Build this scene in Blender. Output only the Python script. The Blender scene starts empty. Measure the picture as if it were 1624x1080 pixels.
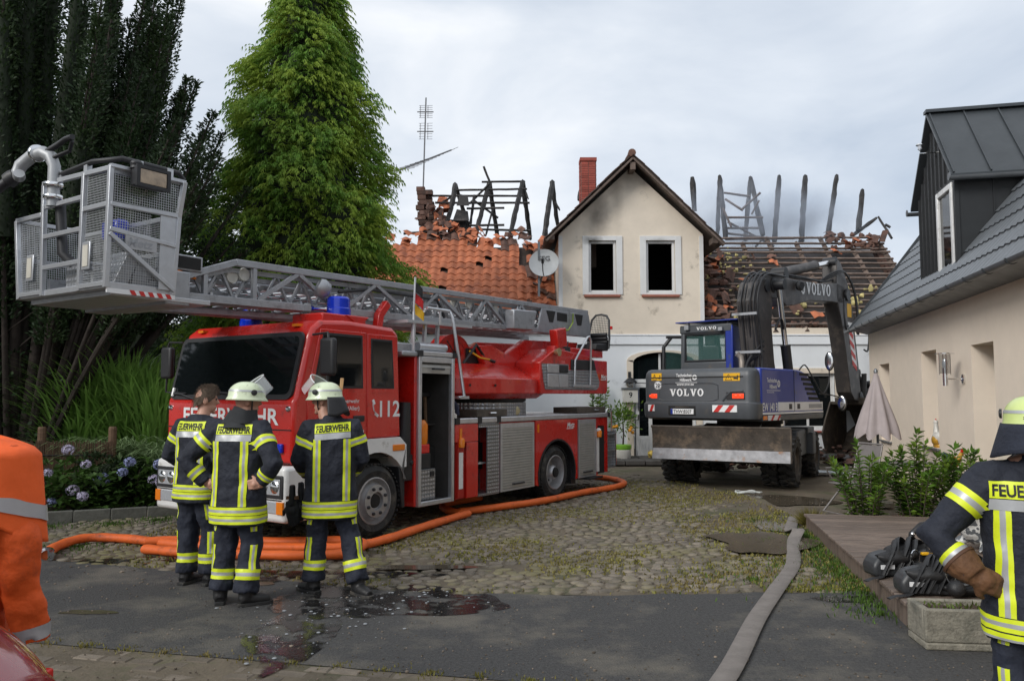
import bpy, bmesh, math, random
import numpy as np
from mathutils import Vector, Matrix
from mathutils.bvhtree import BVHTree
S = bpy.context.scene
COL = S.collection
R = random.Random(7)
NR = np.random.default_rng(11)
rad = math.radians

# ------------------------------------------------------------------ camera, sky, sun, exposure
cam = bpy.data.cameras.new('camera'); cam.sensor_width = 36; cam.lens = 36 * 1250 / 1624
cam.clip_end = 2000
co = bpy.data.objects.new('camera', cam); COL.objects.link(co); S.camera = co
co.location = (0, 0, 1.7); co.rotation_euler = (rad(90) + math.atan(88 / 1250), 0, 0)

SUN_EL, SUN_AZ = rad(32), rad(228)          # azimuth clockwise from +Y: light comes from behind the camera, left
w = bpy.data.worlds.new('World'); S.world = w; w.use_nodes = True
nt = w.node_tree; nt.nodes.clear(); N = nt.nodes.new; L = nt.links.new
out = N('ShaderNodeOutputWorld'); sky = N('ShaderNodeTexSky'); sky.sky_type = 'NISHITA'; sky.sun_disc = False
sky.sun_elevation = SUN_EL; sky.sun_rotation = SUN_AZ
bg1 = N('ShaderNodeBackground'); bg1.inputs[1].default_value = .1; L(sky.outputs[0], bg1.inputs[0])
tc = N('ShaderNodeTexCoord'); mp = N('ShaderNodeMapping'); mp.inputs['Scale'].default_value = (1, 1, 2.6)
mp.inputs['Location'].default_value = (.35, 0, .2)
L(tc.outputs['Generated'], mp.inputs[0])
n1 = N('ShaderNodeTexNoise'); n1.inputs['Scale'].default_value = 2.1; n1.inputs['Detail'].default_value = 6; n1.inputs['Roughness'].default_value = .52
n1.inputs['Distortion'].default_value = .35
L(mp.outputs[0], n1.inputs[0])
cr = N('ShaderNodeValToRGB'); e = cr.color_ramp.elements
e[0].position = .30; e[0].color = (.375, .43, .51, 1); e[1].position = .68; e[1].color = (.74, .75, .765, 1)
k = e.new(.5); k.color = (.545, .585, .64, 1)
L(n1.outputs[0], cr.inputs[0])
bg2 = N('ShaderNodeBackground'); bg2.inputs[1].default_value = 1.0; L(cr.outputs[0], bg2.inputs[0])
mx = N('ShaderNodeMixShader'); mx.inputs[0].default_value = .93
L(bg1.outputs[0], mx.inputs[1]); L(bg2.outputs[0], mx.inputs[2]); L(mx.outputs[0], out.inputs[0])
sl = bpy.data.lights.new('sun', 'SUN'); sl.energy = 1.5; sl.angle = rad(25); sl.color = (1, .97, .92)
so = bpy.data.objects.new('sun', sl); COL.objects.link(so); so.location = (-6, -6, 20)
sd = Vector((math.sin(SUN_AZ) * math.cos(SUN_EL), math.cos(SUN_AZ) * math.cos(SUN_EL), math.sin(SUN_EL)))
so.rotation_euler = sd.to_track_quat('Z', 'Y').to_euler()
S.view_settings.view_transform = 'Standard'; S.view_settings.look = 'None'
S.view_settings.exposure = .56; S.view_settings.gamma = 1; S.view_settings.use_curve_mapping = False

# ------------------------------------------------------------------ materials
def mat(name, col, r=.6, m=0, var=.12, vs=5, bump=0, bs=40, rnd=0, isl=0, vor=0, dirt=None, spec=.5, trans=0, coat=0, alpha=1, stretch=None):
    """principled material; var/vs: colour noise, rnd: per object, isl: per loose piece, dirt: (colour, amount 0..1, scale)"""
    M_ = bpy.data.materials.new(name); M_.use_nodes = True
    t = M_.node_tree; n = t.nodes.new; l = t.links.new
    b = t.nodes['Principled BSDF']
    b.inputs['Roughness'].default_value = r; b.inputs['Metallic'].default_value = m
    b.inputs['Specular IOR Level'].default_value = spec; b.inputs['Coat Weight'].default_value = coat
    b.inputs['Coat Roughness'].default_value = .05
    if alpha < 1: b.inputs['Alpha'].default_value = alpha
    geo = n('ShaderNodeNewGeometry'); pos = geo.outputs['Position']
    if stretch:
        q = n('ShaderNodeMapping'); q.inputs['Scale'].default_value = stretch; l(pos, q.inputs[0]); pos = q.outputs[0]
    c = n('ShaderNodeRGB'); c.outputs[0].default_value = (*col, 1); cur = c.outputs[0]
    def mul(cur, val, lo, hi):
        mr = n('ShaderNodeMapRange'); l(val, mr.inputs[0]); mr.inputs[3].default_value = lo; mr.inputs[4].default_value = hi
        x = n('ShaderNodeMix'); x.data_type = 'RGBA'; x.blend_type = 'MULTIPLY'; x.inputs[0].default_value = 1
        l(cur, x.inputs[6]); l(mr.outputs[0], x.inputs[7]); return x.outputs[2]
    if var:
        z = n('ShaderNodeTexNoise'); z.inputs['Scale'].default_value = vs; z.inputs['Detail'].default_value = 5; z.inputs['Roughness'].default_value = .65
        l(pos, z.inputs[0]); mr = z.outputs[0]
        cur = mul(cur, mr, max(.05, 1 - 3.2 * var), 1 + 3.2 * var)
        if r > .15:
            q = n('ShaderNodeMapRange'); l(mr, q.inputs[0]); q.inputs[3].default_value = min(1, r + .12); q.inputs[4].default_value = max(.02, r - .12)
            l(q.outputs[0], b.inputs['Roughness'])
    if rnd:
        o = n('ShaderNodeObjectInfo'); cur = mul(cur, o.outputs['Random'], 1 - rnd, 1 + rnd)
    if isl: cur = mul(cur, geo.outputs['Random Per Island'], 1 - isl, 1 + isl)
    if vor:
        v = n('ShaderNodeTexVoronoi'); v.inputs['Scale'].default_value = vor; l(pos, v.inputs[0])
        s = n('ShaderNodeSeparateColor'); l(v.outputs['Color'], s.inputs[0]); cur = mul(cur, s.outputs[0], .7, 1.3)
    if dirt:
        z = n('ShaderNodeTexNoise'); z.inputs['Scale'].default_value = dirt[2]; z.inputs['Detail'].default_value = 8; z.inputs['Roughness'].default_value = .7
        l(pos, z.inputs[0]); mr = n('ShaderNodeMapRange'); l(z.outputs[0], mr.inputs[0])
        mr.inputs[1].default_value = .62 - .35 * dirt[1]; mr.inputs[2].default_value = .72 - .2 * dirt[1]; mr.inputs[4].default_value = .9
        x = n('ShaderNodeMix'); x.data_type = 'RGBA'; l(mr.outputs[0], x.inputs[0]); l(cur, x.inputs[6]); x.inputs[7].default_value = (*dirt[0], 1)
        cur = x.outputs[2]
    l(cur, b.inputs['Base Color'])
    if trans: b.inputs['Transmission Weight'].default_value = trans
    if bump:
        z = n('ShaderNodeTexNoise'); z.inputs['Scale'].default_value = bs; z.inputs['Detail'].default_value = 4
        l(pos, z.inputs[0]); bp = n('ShaderNodeBump'); bp.inputs['Strength'].default_value = bump; bp.inputs['Distance'].default_value = .02
        l(z.outputs[0], bp.inputs['Height']); l(bp.outputs[0], b.inputs['Normal'])
    M_['nodes_ready'] = True
    return M_

def leafmat(name, col, isl=.35, tr=.25, col2=None, vs=1.2, r=.55):
    M_ = mat(name, col, r=r, var=.0, isl=isl, spec=.3)
    t = M_.node_tree; n = t.nodes.new; l = t.links.new; b = t.nodes['Principled BSDF']
    src = b.inputs['Base Color'].links[0].from_socket
    if col2:
        g = n('ShaderNodeNewGeometry'); z = n('ShaderNodeTexNoise'); z.inputs['Scale'].default_value = vs; z.inputs['Detail'].default_value = 3
        l(g.outputs['Position'], z.inputs[0]); mr = n('ShaderNodeMapRange'); l(z.outputs[0], mr.inputs[0]); mr.inputs[1].default_value = .42; mr.inputs[2].default_value = .6
        x = n('ShaderNodeMix'); x.data_type = 'RGBA'; l(mr.outputs[0], x.inputs[0]); l(src, x.inputs[6]); x.inputs[7].default_value = (*col2, 1)
        l(x.outputs[2], b.inputs['Base Color']); src = x.outputs[2]
    d = n('ShaderNodeBsdfTranslucent'); l(src, d.inputs[0]); k = n('ShaderNodeMixShader'); k.inputs[0].default_value = tr
    o = t.nodes['Material Output']; l(b.outputs[0], k.inputs[1]); l(d.outputs[0], k.inputs[2]); l(k.outputs[0], o.inputs[0])
    return M_

def tinted(name, col, alpha, r=.05):       # clear pane: part mirror, part see-through
    M_ = bpy.data.materials.new(name); M_.use_nodes = True; t = M_.node_tree; n = t.nodes.new; l = t.links.new
    b = t.nodes['Principled BSDF']; b.inputs['Base Color'].default_value = (*col, 1); b.inputs['Roughness'].default_value = r
    b.inputs['Alpha'].default_value = alpha; return M_

def glow(name, col, s):
    M_ = mat(name, col, r=.3, var=0); b = M_.node_tree.nodes['Principled BSDF']
    b.inputs['Emission Color'].default_value = (*col, 1); b.inputs['Emission Strength'].default_value = s; return M_

def meshmat(name, col, cell, open_):       # wire grille: square holes cut by alpha
    M_ = mat(name, col, r=.4, m=.6, var=.05); t = M_.node_tree; n = t.nodes.new; l = t.links.new; b = t.nodes['Principled BSDF']
    u = n('ShaderNodeUVMap'); s = n('ShaderNodeSeparateXYZ'); l(u.outputs[0], s.inputs[0]); res = None
    for k in (0, 1):
        a = n('ShaderNodeMath'); a.operation = 'MULTIPLY'; a.inputs[1].default_value = 1 / cell; l(s.outputs[k], a.inputs[0])
        f = n('ShaderNodeMath'); f.operation = 'FRACT'; l(a.outputs[0], f.inputs[0])
        g = n('ShaderNodeMath'); g.operation = 'LESS_THAN'; g.inputs[1].default_value = 1 - open_; l(f.outputs[0], g.inputs[0])
        if res is None: res = g.outputs[0]
        else:
            h = n('ShaderNodeMath'); h.operation = 'MAXIMUM'; l(res, h.inputs[0]); l(g.outputs[0], h.inputs[1]); res = h.outputs[0]
    l(res, b.inputs['Alpha']); return M_

# ------------------------------------------------------------------ mesh builder
def frame_of(d, up=(0, 0, 1)):
    d = Vector(d).normalized(); u = Vector(up)
    if abs(d.dot(u.normalized())) > .98: u = Vector((1, 0, 0)) if abs(d.x) < .9 else Vector((0, 1, 0))
    x = d.cross(u).normalized(); return x, x.cross(d).normalized() * 1.0, d

class M:
    def __init__(s): s.v = []; s.f = []; s.mi = []; s.c = 0; s.uv = {}
    def add(s, vs, fs):
        o = len(s.v); s.v += [tuple(v) for v in vs]
        for f in fs: s.f.append([i + o for i in f]); s.mi.append(s.c)
        return s
    def use(s, i): s.c = i; return s
    def box(s, a, b):
        (x0, y0, z0), (x1, y1, z1) = a, b
        return s.add([(x0, y0, z0), (x1, y0, z0), (x1, y1, z0), (x0, y1, z0), (x0, y0, z1), (x1, y0, z1), (x1, y1, z1), (x0, y1, z1)],
                     [(0, 3, 2, 1), (4, 5, 6, 7), (0, 1, 5, 4), (1, 2, 6, 5), (2, 3, 7, 6), (3, 0, 4, 7)])
    def bar(s, p, q, w, h=None, up=(0, 0, 1)):
        h = h or w; p = Vector(p); q = Vector(q); x, y, d = frame_of(q - p, up)
        x = x * w / 2; y = y * h / 2
        return s.add([p - x - y, p + x - y, p + x + y, p - x + y, q - x - y, q + x - y, q + x + y, q - x + y],
                     [(0, 3, 2, 1), (4, 5, 6, 7), (0, 1, 5, 4), (1, 2, 6, 5), (2, 3, 7, 6), (3, 0, 4, 7)])
    def tube(s, pts, r, n=8, sy=1, caps=True, up=(0, 0, 1)):
        P = [Vector(p) for p in pts]; k = len(P); r = r if hasattr(r, '__len__') else [r] * k
        vs = []; x = None
        for i in range(k):
            d = (P[min(i + 1, k - 1)] - P[max(i - 1, 0)])
            if d.length < 1e-9: d = Vector((0, 0, 1))
            d.normalize()
            if x is None: x, y, _ = frame_of(d, up)
            else:
                x = (x - d * x.dot(d))
                x = x.normalized() if x.length > 1e-6 else frame_of(d, up)[0]
                y = x.cross(d)
            for j in range(n):
                a = 2 * math.pi * j / n
                vs.append(P[i] + x * (r[i] * math.cos(a)) + y * (r[i] * sy * math.sin(a)))
        fs = [(i * n + j, i * n + (j + 1) % n, (i + 1) * n + (j + 1) % n, (i + 1) * n + j) for i in range(k - 1) for j in range(n)]
        if caps: fs += [tuple(range(n))[::-1], tuple((k - 1) * n + j for j in range(n))]
        return s.add(vs, fs)
    def cyl(s, p, q, r, n=16, r2=None): return s.tube([p, q], [r, r if r2 is None else r2], n)
    def lathe(s, prof, n=24, o=(0, 0, 0), ax=(0, 0, 1), caps=True):
        x, y, d = frame_of(ax); o = Vector(o); vs = []
        for (r, h) in prof:
            for j in range(n):
                a = 2 * math.pi * j / n; vs.append(o + d * h + x * (r * math.cos(a)) + y * (r * math.sin(a)))
        k = len(prof)
        fs = [(i * n + j, i * n + (j + 1) % n, (i + 1) * n + (j + 1) % n, (i + 1) * n + j) for i in range(k - 1) for j in range(n)]
        if caps: fs += [tuple(range(n))[::-1], tuple((k - 1) * n + j for j in range(n))]
        return s.add(vs, fs)
    def prism(s, poly, fn, a, b):
        n = len(poly); vs = [fn(u, v, a) for u, v in poly] + [fn(u, v, b) for u, v in poly]
        return s.add(vs, [tuple(range(n))[::-1], tuple(range(n, 2 * n))] + [(i, (i + 1) % n, n + (i + 1) % n, n + i) for i in range(n)])
    def grid(s, fn, nu, nv, cu=False):
        vs = [fn(i / (nu if cu else nu - 1), j / (nv - 1)) for j in range(nv) for i in range(nu)]
        return s.add(vs, [(j * nu + i, j * nu + (i + 1) % nu, (j + 1) * nu + (i + 1) % nu, (j + 1) * nu + i) for j in range(nv - 1) for i in range(nu if cu else nu - 1)])
    def ell(s, c, rr, n=12, k=8, fn=None):
        def g(u, v):
            a = 2 * math.pi * u; b = math.pi * (v * .998 + .001)
            p = Vector((math.sin(b) * math.cos(a), math.sin(b) * math.sin(a), -math.cos(b)))
            if fn: p = fn(p)
            return (c[0] + rr[0] * p[0], c[1] + rr[1] * p[1], c[2] + rr[2] * p[2])
        o = len(s.v); s.grid(g, n, k, True)
        s.f += [list(range(o, o + n))[::-1], list(range(o + (k - 1) * n, o + k * n))]; s.mi += [s.c] * 2
        return s
    def quad(s, *p): return s.add(p, [tuple(range(len(p)))])
    def text(s, t, fn, h, w=None, bold=0, x=0, y=0, align='l'):
        vs, fs, tw = TEXT(t, bold); k = h / .729; kx = k if w is None else w / tw
        ox = x - (tw * kx / 2 if align == 'c' else tw * kx if align == 'r' else 0)
        return s.add([fn(ox + a * kx, y + b * k) for a, b in vs], fs)
    def mesh(s, name, recalc=True):
        me = bpy.data.meshes.new(name); me.from_pydata(s.v, [], s.f); me.polygons.foreach_set('material_index', s.mi)
        if recalc:
            b = bmesh.new(); b.from_mesh(me); bmesh.ops.recalc_face_normals(b, faces=b.faces); b.to_mesh(me); b.free()
        return me
    def build(s, name, mats, parent=None, smooth=0, bevel=0, seg=2, recalc=True, uv=None):
        me = s.mesh(name, recalc)
        if uv:
            L_ = me.uv_layers.new(name='UVMap')
            for lp in me.loops: L_.data[lp.index].uv = uv(me.vertices[lp.vertex_index].co)
        return link(name, me, mats, parent, smooth, bevel, seg)

def link(name, me, mats, parent=None, smooth=0, bevel=0, seg=2):
    mats = mats if isinstance(mats, (list, tuple)) else [mats]
    for m_ in mats: me.materials.append(m_)
    if smooth:
        me.polygons.foreach_set('use_smooth', [True] * len(me.polygons)); me.set_sharp_from_angle(angle=rad(smooth))
    o = bpy.data.objects.new(name, me); COL.objects.link(o)
    if parent: o.parent = parent
    if bevel:
        b = o.modifiers.new('bevel', 'BEVEL'); b.width = bevel; b.segments = seg; b.limit_method = 'ANGLE'; b.angle_limit = rad(38)
        b.harden_normals = False
        if not smooth: me.polygons.foreach_set('use_smooth', [True] * len(me.polygons)); me.set_sharp_from_angle(angle=rad(30))
    return o

def tag(o, label=None, cat=None, group=None, kind=None):
    if label: o['label'] = label
    if cat: o['category'] = cat
    if group: o['group'] = group
    if kind: o['kind'] = kind
    return o
def thing(name, label, cat, loc=(0, 0, 0), rz=0, group=None):
    o = bpy.data.objects.new(name, None); COL.objects.link(o); o.location = loc; o.rotation_euler = (0, 0, rz); o.empty_display_size = .2
    return tag(o, label, cat, group)
def piece(name, me, parent, loc, rot=(0, 0, 0), sc=(1, 1, 1)):
    o = bpy.data.objects.new(name, me); COL.objects.link(o); o.parent = parent; o.location = loc; o.rotation_euler = rot; o.scale = sc; return o
def dup(o, loc, rz=None, label=None, parent=None, sc=None):
    c = o.copy(); COL.objects.link(c)
    if parent: c.parent = parent
    else:
        c.location = loc
        if rz is not None: c.rotation_euler = (0, 0, rz)
        if sc: c.scale = (sc, sc, sc)
        if label: c['label'] = label
    for ch in o.children: dup(ch, None, parent=c)
    return c

_T = {}
def TEXT(t, bold=0):
    k = (t, bold)
    if k in _T: return _T[k]
    cu = bpy.data.curves.new('t', 'FONT'); cu.body = t; cu.size = 1; cu.offset = bold; cu.resolution_u = 3
    o = bpy.data.objects.new('t', cu); COL.objects.link(o)
    me = bpy.data.meshes.new_from_object(o.evaluated_get(bpy.context.evaluated_depsgraph_get()))
    vs = [(v.co.x, v.co.y) for v in me.vertices]; fs = [tuple(p.vertices) for p in me.polygons]
    x0 = min(v[0] for v in vs); vs = [(a - x0, b) for a, b in vs]
    _T[k] = (vs, fs, max(v[0] for v in vs))
    bpy.data.objects.remove(o); bpy.data.curves.remove(cu); bpy.data.meshes.remove(me); return _T[k]
for t_ in ('FEUERWEHR', '112', 'VOLVO', 'EW 140 B', 'Technisches', 'Hilfswerk', 'Metz', 'SEG', 'THW:8507', '20', 'www.thw.de', '9'): TEXT(t_, .018)
for t_ in ('Freiwillige Feuerwehr', 'Stadt Verden (Aller)', 'Verden', 'Bundesanstalt'): TEXT(t_, .01)

def remesh(m, name, vox, smooth=2, disp=0, ds=.1):
    """union of overlapping closed pieces -> one smooth skin"""
    me = m.mesh(name); o = bpy.data.objects.new(name, me); COL.objects.link(o)
    q = o.modifiers.new('r', 'REMESH'); q.mode = 'VOXEL'; q.voxel_size = vox
    if smooth: q = o.modifiers.new('s', 'SMOOTH'); q.iterations = smooth; q.factor = .5
    if disp:
        tx = bpy.data.textures.new('wrinkle', 'CLOUDS'); tx.noise_scale = ds; tx.noise_depth = 3
        q = o.modifiers.new('d', 'DISPLACE'); q.texture = tx; q.strength = disp; q.mid_level = .5; q.texture_coords = 'LOCAL'
    r = bpy.data.meshes.new_from_object(o.evaluated_get(bpy.context.evaluated_depsgraph_get())); r.name = name
    bpy.data.objects.remove(o); bpy.data.meshes.remove(me); return r

def npmesh(name, V, F, mats, parent=None, smooth=False):
    V = np.asarray(V, np.float32).reshape(-1, 3); F = np.asarray(F, np.int32); k = F.shape[1]
    me = bpy.data.meshes.new(name); me.vertices.add(len(V)); me.vertices.foreach_set('co', V.ravel())
    me.loops.add(F.size); me.loops.foreach_set('vertex_index', F.ravel()); me.polygons.add(len(F))
    me.polygons.foreach_set('loop_start', np.arange(0, F.size, k, dtype=np.int32)); me.update(calc_edges=True); me.validate()
    if smooth: me.polygons.foreach_set('use_smooth', [True] * len(me.polygons))
    return link(name, me, mats, parent)
def unit(a): return a / np.maximum(np.linalg.norm(a, axis=-1, keepdims=True), 1e-9)
def leaves(name, P, Dr, ln, wd, mats, parent=None, droop=0, up=None):
    """P base points, Dr directions; each leaf a folded lozenge of two triangles pairs"""
    P = np.asarray(P, float); Dr = unit(np.asarray(Dr, float)); n = len(P)
    rnd = NR.normal(size=(n, 3)) if up is None else np.asarray(up, float) + NR.normal(size=(n, 3)) * .25
    s = unit(np.cross(Dr, rnd)); ln = np.broadcast_to(np.asarray(ln, float), (n,))[:, None] * NR.uniform(.7, 1.25, (n, 1)); wd = np.broadcast_to(np.asarray(wd, float), (n,))[:, None]
    mid = P + Dr * ln * .45; tip = P + Dr * ln + np.array([0, 0, -1.]) * ln * droop
    nrm = np.cross(s, Dr); V = np.stack([P, mid + s * wd / 2 + nrm * wd * .15, tip, mid - s * wd / 2 + nrm * wd * .15], 1)
    i = np.arange(n)[:, None] * 4
    F = np.concatenate([i + [[0, 1, 2]], i + [[0, 2, 3]]], 1).reshape(-1, 3)
    return npmesh(name, V.reshape(-1, 3), F, mats, parent)

# palette
RED = mat('fire_red', (.54, .016, .010), r=.28, var=.03, vs=3, coat=.5, dirt=((.2, .02, .015), .12, 5))
REDD = mat('dull_dark_red', (.36, .014, .01), r=.4, var=.08)  # darker, rougher red without clear coat
WHITE = mat('white_enamel', (.72, .72, .71), r=.35, var=.05, coat=.3, dirt=((.35, .33, .3), .15, 6))
BLACKP = mat('black_plastic', (.018, .018, .02), r=.5, var=.15)
DARK = mat('underbody_black', (.012, .012, .012), r=.8, var=.2)
RUBBER = mat('tyre_rubber', (.022, .022, .022), r=.8, var=.25, vs=12, dirt=((.09, .08, .065), .3, 6), bump=.2)
ALU = mat('brushed_aluminium', (.55, .56, .58), r=.38, m=.7, var=.08, vs=8, bump=.05, bs=120)
ALUG = mat('grey_aluminium', (.36, .37, .39), r=.45, m=.55, var=.1, vs=6, dirt=((.2, .2, .2), .2, 5))
STEEL = mat('wheel_steel', (.42, .42, .43), r=.4, m=.6, var=.12, vs=15)
SHUT = mat('shutter_grey', (.42, .41, .385), r=.42, m=.35, var=.08, vs=7)
GLASS = mat('dark_glass', (.006, .008, .009), r=.04, var=0, spec=.6)
CLEAR = tinted('clear_glass', (.02, .03, .03), .3)
CHROME = mat('chrome', (.75, .75, .75), r=.12, m=1, var=0)
BLUEL = mat('blue_lens', (.004, .03, .5), r=.12, var=.05, coat=.5)
AMBER = mat('amber_lens', (.75, .2, .01), r=.2, var=.05)
REDL = mat('red_lens', (.6, .02, .015), r=.2, var=.05)
LENS = mat('lamp_lens', (.55, .57, .6), r=.08, m=.4, var=.1, vs=40)
YELLOW = mat('yellow_reflective', (.68, .78, .02), r=.5, var=.08, vs=9)
SILVER = mat('silver_reflective', (.42, .43, .44), r=.4, m=.2, var=.08, vs=9)
INK = mat('print_black', (.012, .012, .014), r=.6, var=0)
PRW = mat('print_white', (.78, .78, .78), r=.5, var=.03)
PRR = mat('print_red', (.55, .025, .02), r=.5, var=.05)
PRY = mat('print_yellow', (.78, .42, .01), r=.5, var=.05)
WOOD = mat('brown_wood', (.13, .075, .04), r=.7, var=.25, vs=6, stretch=(1, 1, 6), bump=.2)
# ------------------------------------------------------------------ ground
def poly_sheet(name, pts, z, m, kind='structure', cell=.25):
    """flat sheet in an outline"""
    b = bmesh.new(); vs = [b.verts.new((x, y, z)) for x, y in pts]; b.faces.new(vs); bmesh.ops.triangulate(b, faces=b.faces[:])
    me = bpy.data.meshes.new(name); b.to_mesh(me); b.free(); o = link(name, me, m); return tag(o, kind=kind)
def inside(x, y, P):
    c = False; j = len(P) - 1
    for i in range(len(P)):
        if (P[i][1] > y) != (P[j][1] > y) and x < (P[j][0] - P[i][0]) * (y - P[i][1]) / (P[j][1] - P[i][1]) + P[i][0]: c = not c
        j = i
    return c
def wob(pts, amp, step=.3, closed=True):
    o = []
    for i in range(len(pts) if closed else len(pts) - 1):
        a = Vector(pts[i]); b = Vector(pts[(i + 1) % len(pts)]); k = max(1, int((b - a).length / step))
        for j in range(k):
            p = a.lerp(b, j / k); o.append((p.x + R.uniform(-amp, amp), p.y + R.uniform(-amp, amp)))
    return o
EARTH = mat('yard_earth', (.115, .093, .064), r=.85, var=.3, vs=1.4, bump=.6, bs=25, dirt=((.05, .062, .02), .32, 1.1))
ASPH = mat('old_asphalt', (.054, .053, .052), r=.85, var=.30, vs=42, bump=.8, bs=70, dirt=((.135, .122, .10), .36, 1.1))
WET = mat('wet_asphalt', (.018, .017, .017), r=.12, var=.2, vs=3, bump=.05, bs=60)
PUD = mat('puddle_water', (.095, .078, .056), r=.1, var=.1, vs=2)
STONE = mat('field_stone', (.158, .134, .104), r=.72, var=.2, vs=14, isl=.32, rnd=.0, bump=.25, bs=60, dirt=((.15, .135, .055), .42, 1.0))
STONEO = mat('field_stone_single', (.158, .134, .104), r=.72, var=.2, vs=14, rnd=.32, bump=.25, bs=60, dirt=((.15, .135, .055), .42, 1.0))
for m_, lo in ((WET, .44), (PUD, .27)):            # wet film breaks up where the ground drains
    t = m_.node_tree; n = t.nodes.new; l = t.links.new; g = n('ShaderNodeNewGeometry'); z = n('ShaderNodeTexNoise'); z.inputs['Scale'].default_value = 4.2; z.inputs['Detail'].default_value = 8; z.inputs['Roughness'].default_value = .62; l(g.outputs['Position'], z.inputs[0]); q = n('ShaderNodeMapRange'); l(z.outputs[0], q.inputs[0]); q.inputs[1].default_value = lo; q.inputs[2].default_value = lo + .09; l(q.outputs[0], t.nodes['Principled BSDF'].inputs['Alpha'])
MOSS = leafmat('moss_blades', (.20, .19, .045), isl=.45, tr=.2, col2=(.22, .18, .06))
GRASS = leafmat('grass_blades', (.07, .13, .02), isl=.45, tr=.25)
PAVE = mat('brick_paver', (.175, .145, .112), r=.85, var=.2, vs=6, rnd=.18, bump=.3, bs=70, dirt=((.10, .082, .06), .6, 1.4))
tag(poly_sheet('ground', [(-120, -60), (120, -60), (120, 160), (-120, 160)], -.035, EARTH), kind='structure')
front = [(-9, 10.6), (-6.2, 9.9), (-4.8, 8.32), (-3.6, 7.95), (-2.4, 7.55), (-1.4, 7.15), (-.6, 6.95), (.8, 6.9), (1.9, 6.96), (2.8, 7.0), (3.6, 7.0)]
edge = wob(front, .035, .16, False) + [front[-1]]
asph_pts = edge + [(9, 7.0), (9, 5.6), (9, 2.6), (-.05, 4.86), (-3.23, 5.57), (-9, 6.8)]
road = poly_sheet('road', asph_pts, 0, ASPH)
tag(poly_sheet('road', wob([(-12, 6.55), (-3.4, 4.92), (0, 4.2), (9, 2.2), (9, -25), (-12, -25)], .02), 0, ASPH), kind='structure')
# brick-paved strip
strip = tag(poly_sheet('paved_strip', [(-11, 7.22), (-3.23, 5.57), (-.05, 4.86), (9, 2.6), (9, 2.2), (0, 4.18), (-3.4, 4.9), (-11, 6.4)], -.004, EARTH), kind='structure')
def paver_mesh(k):
    m = M(); m.box((-.098, -.048, -.03), (.098, .048, .0)); o = m.mesh('brick'); b = bmesh.new(); b.from_mesh(o)
    bmesh.ops.bevel(b, geom=[e_ for e_ in b.edges if all(v.co.z > -.01 for v in e_.verts)], offset=.008, segments=1, affect='EDGES')
    for v in b.verts: v.co.z += .004 * math.sin(k * 3 + v.co.x * 9)
    b.to_mesh(o); b.free(); o.materials.append(PAVE); return o
pms = [paver_mesh(k) for k in range(4)]
sd_ = Vector((3.18, -.71)).normalized(); sn_ = Vector((-sd_.y, sd_.x)); cnt = 0
for row in range(6):
    for k in range(-12, 32):
        p = Vector((-3.23, 5.57)) + sd_ * (k * .206 + (row % 2) * .1) - sn_ * (row * .108 + .06)
        if R.random() < .16 + .05 * row or p.x < -3.7 or p.x > 2.6: continue
        piece('brick', R.choice(pms), strip, (p.x, p.y, R.uniform(-.010, .003)), (R.uniform(-.05, .05), R.uniform(-.035, .035), math.atan2(sd_.y, sd_.x) + R.uniform(-.04, .04)))
# cobbled yard
yard_pts = front[1:] + [(3.75, 8), (3.85, 9.5), (4.0, 11.5), (4.2, 13.2), (3.6, 15.2), (2.6, 17.5), (1.8, 19.2), (-2, 19.2), (-5.5, 12.2)]
yard = tag(poly_sheet('cobbled_yard', wob(yard_pts, .03), -.006, EARTH), kind='structure')
def cobble(seed, big=1):
    r_ = random.Random(seed); n = 8; m = M(); ph = r_.uniform(0, 1)
    rr = [r_.uniform(.85, 1.12) for _ in range(n)]
    def ring(s, z): return [(.5 * s * rr[j] * math.cos(2 * math.pi * (j + ph) / n), .5 * s * rr[j] * math.sin(2 * math.pi * (j + ph) / n), z + r_.uniform(-.01, .01) * (z > 0)) for j in range(n)]
    vs = ring(1, -.3) + ring(.98, .04) + ring(.8, .2) + [(0, 0, .235)]
    fs = [(a * n + j, a * n + (j + 1) % n, (a + 1) * n + (j + 1) % n, (a + 1) * n + j) for a in (0, 1) for j in range(n)] + [(2 * n + j, 2 * n + (j + 1) % n, 3 * n) for j in range(n)]
    return m.add(vs, fs)
cms = []
for k in range(7):
    me_ = cobble(k).mesh('cobblestone'); me_.polygons.foreach_set('use_smooth', [True] * len(me_.polygons)); me_.materials.append(STONEO); cms.append(me_)
cpts = []
y_ = 6.9
while y_ < 19:
    x_ = -6
    dy = .118 + .012 * math.sin(y_ * 5)
    while x_ < 4.4:
        wd_ = R.uniform(.105, .175)
        yy = y_ + .18 * math.sin(x_ * .9) + R.uniform(-.022, .022)
        if inside(x_, yy, yard_pts) and R.random() < (.95 if yy < 12.5 else .8 if yy < 15 else .55) and not (x_ > 2.1 and R.random() < (x_ - 2.1) * .75):
            cpts.append((x_, yy, wd_, dy * R.uniform(.85, 1.02)))
        x_ += wd_ + R.uniform(.006, .022)
    y_ += dy + .012
cpts.sort(key=lambda p: p[1] + (3 if p[0] < -1.3 else 0))
jm = M(); proto_c = [cobble(k) for k in range(7)]
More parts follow.
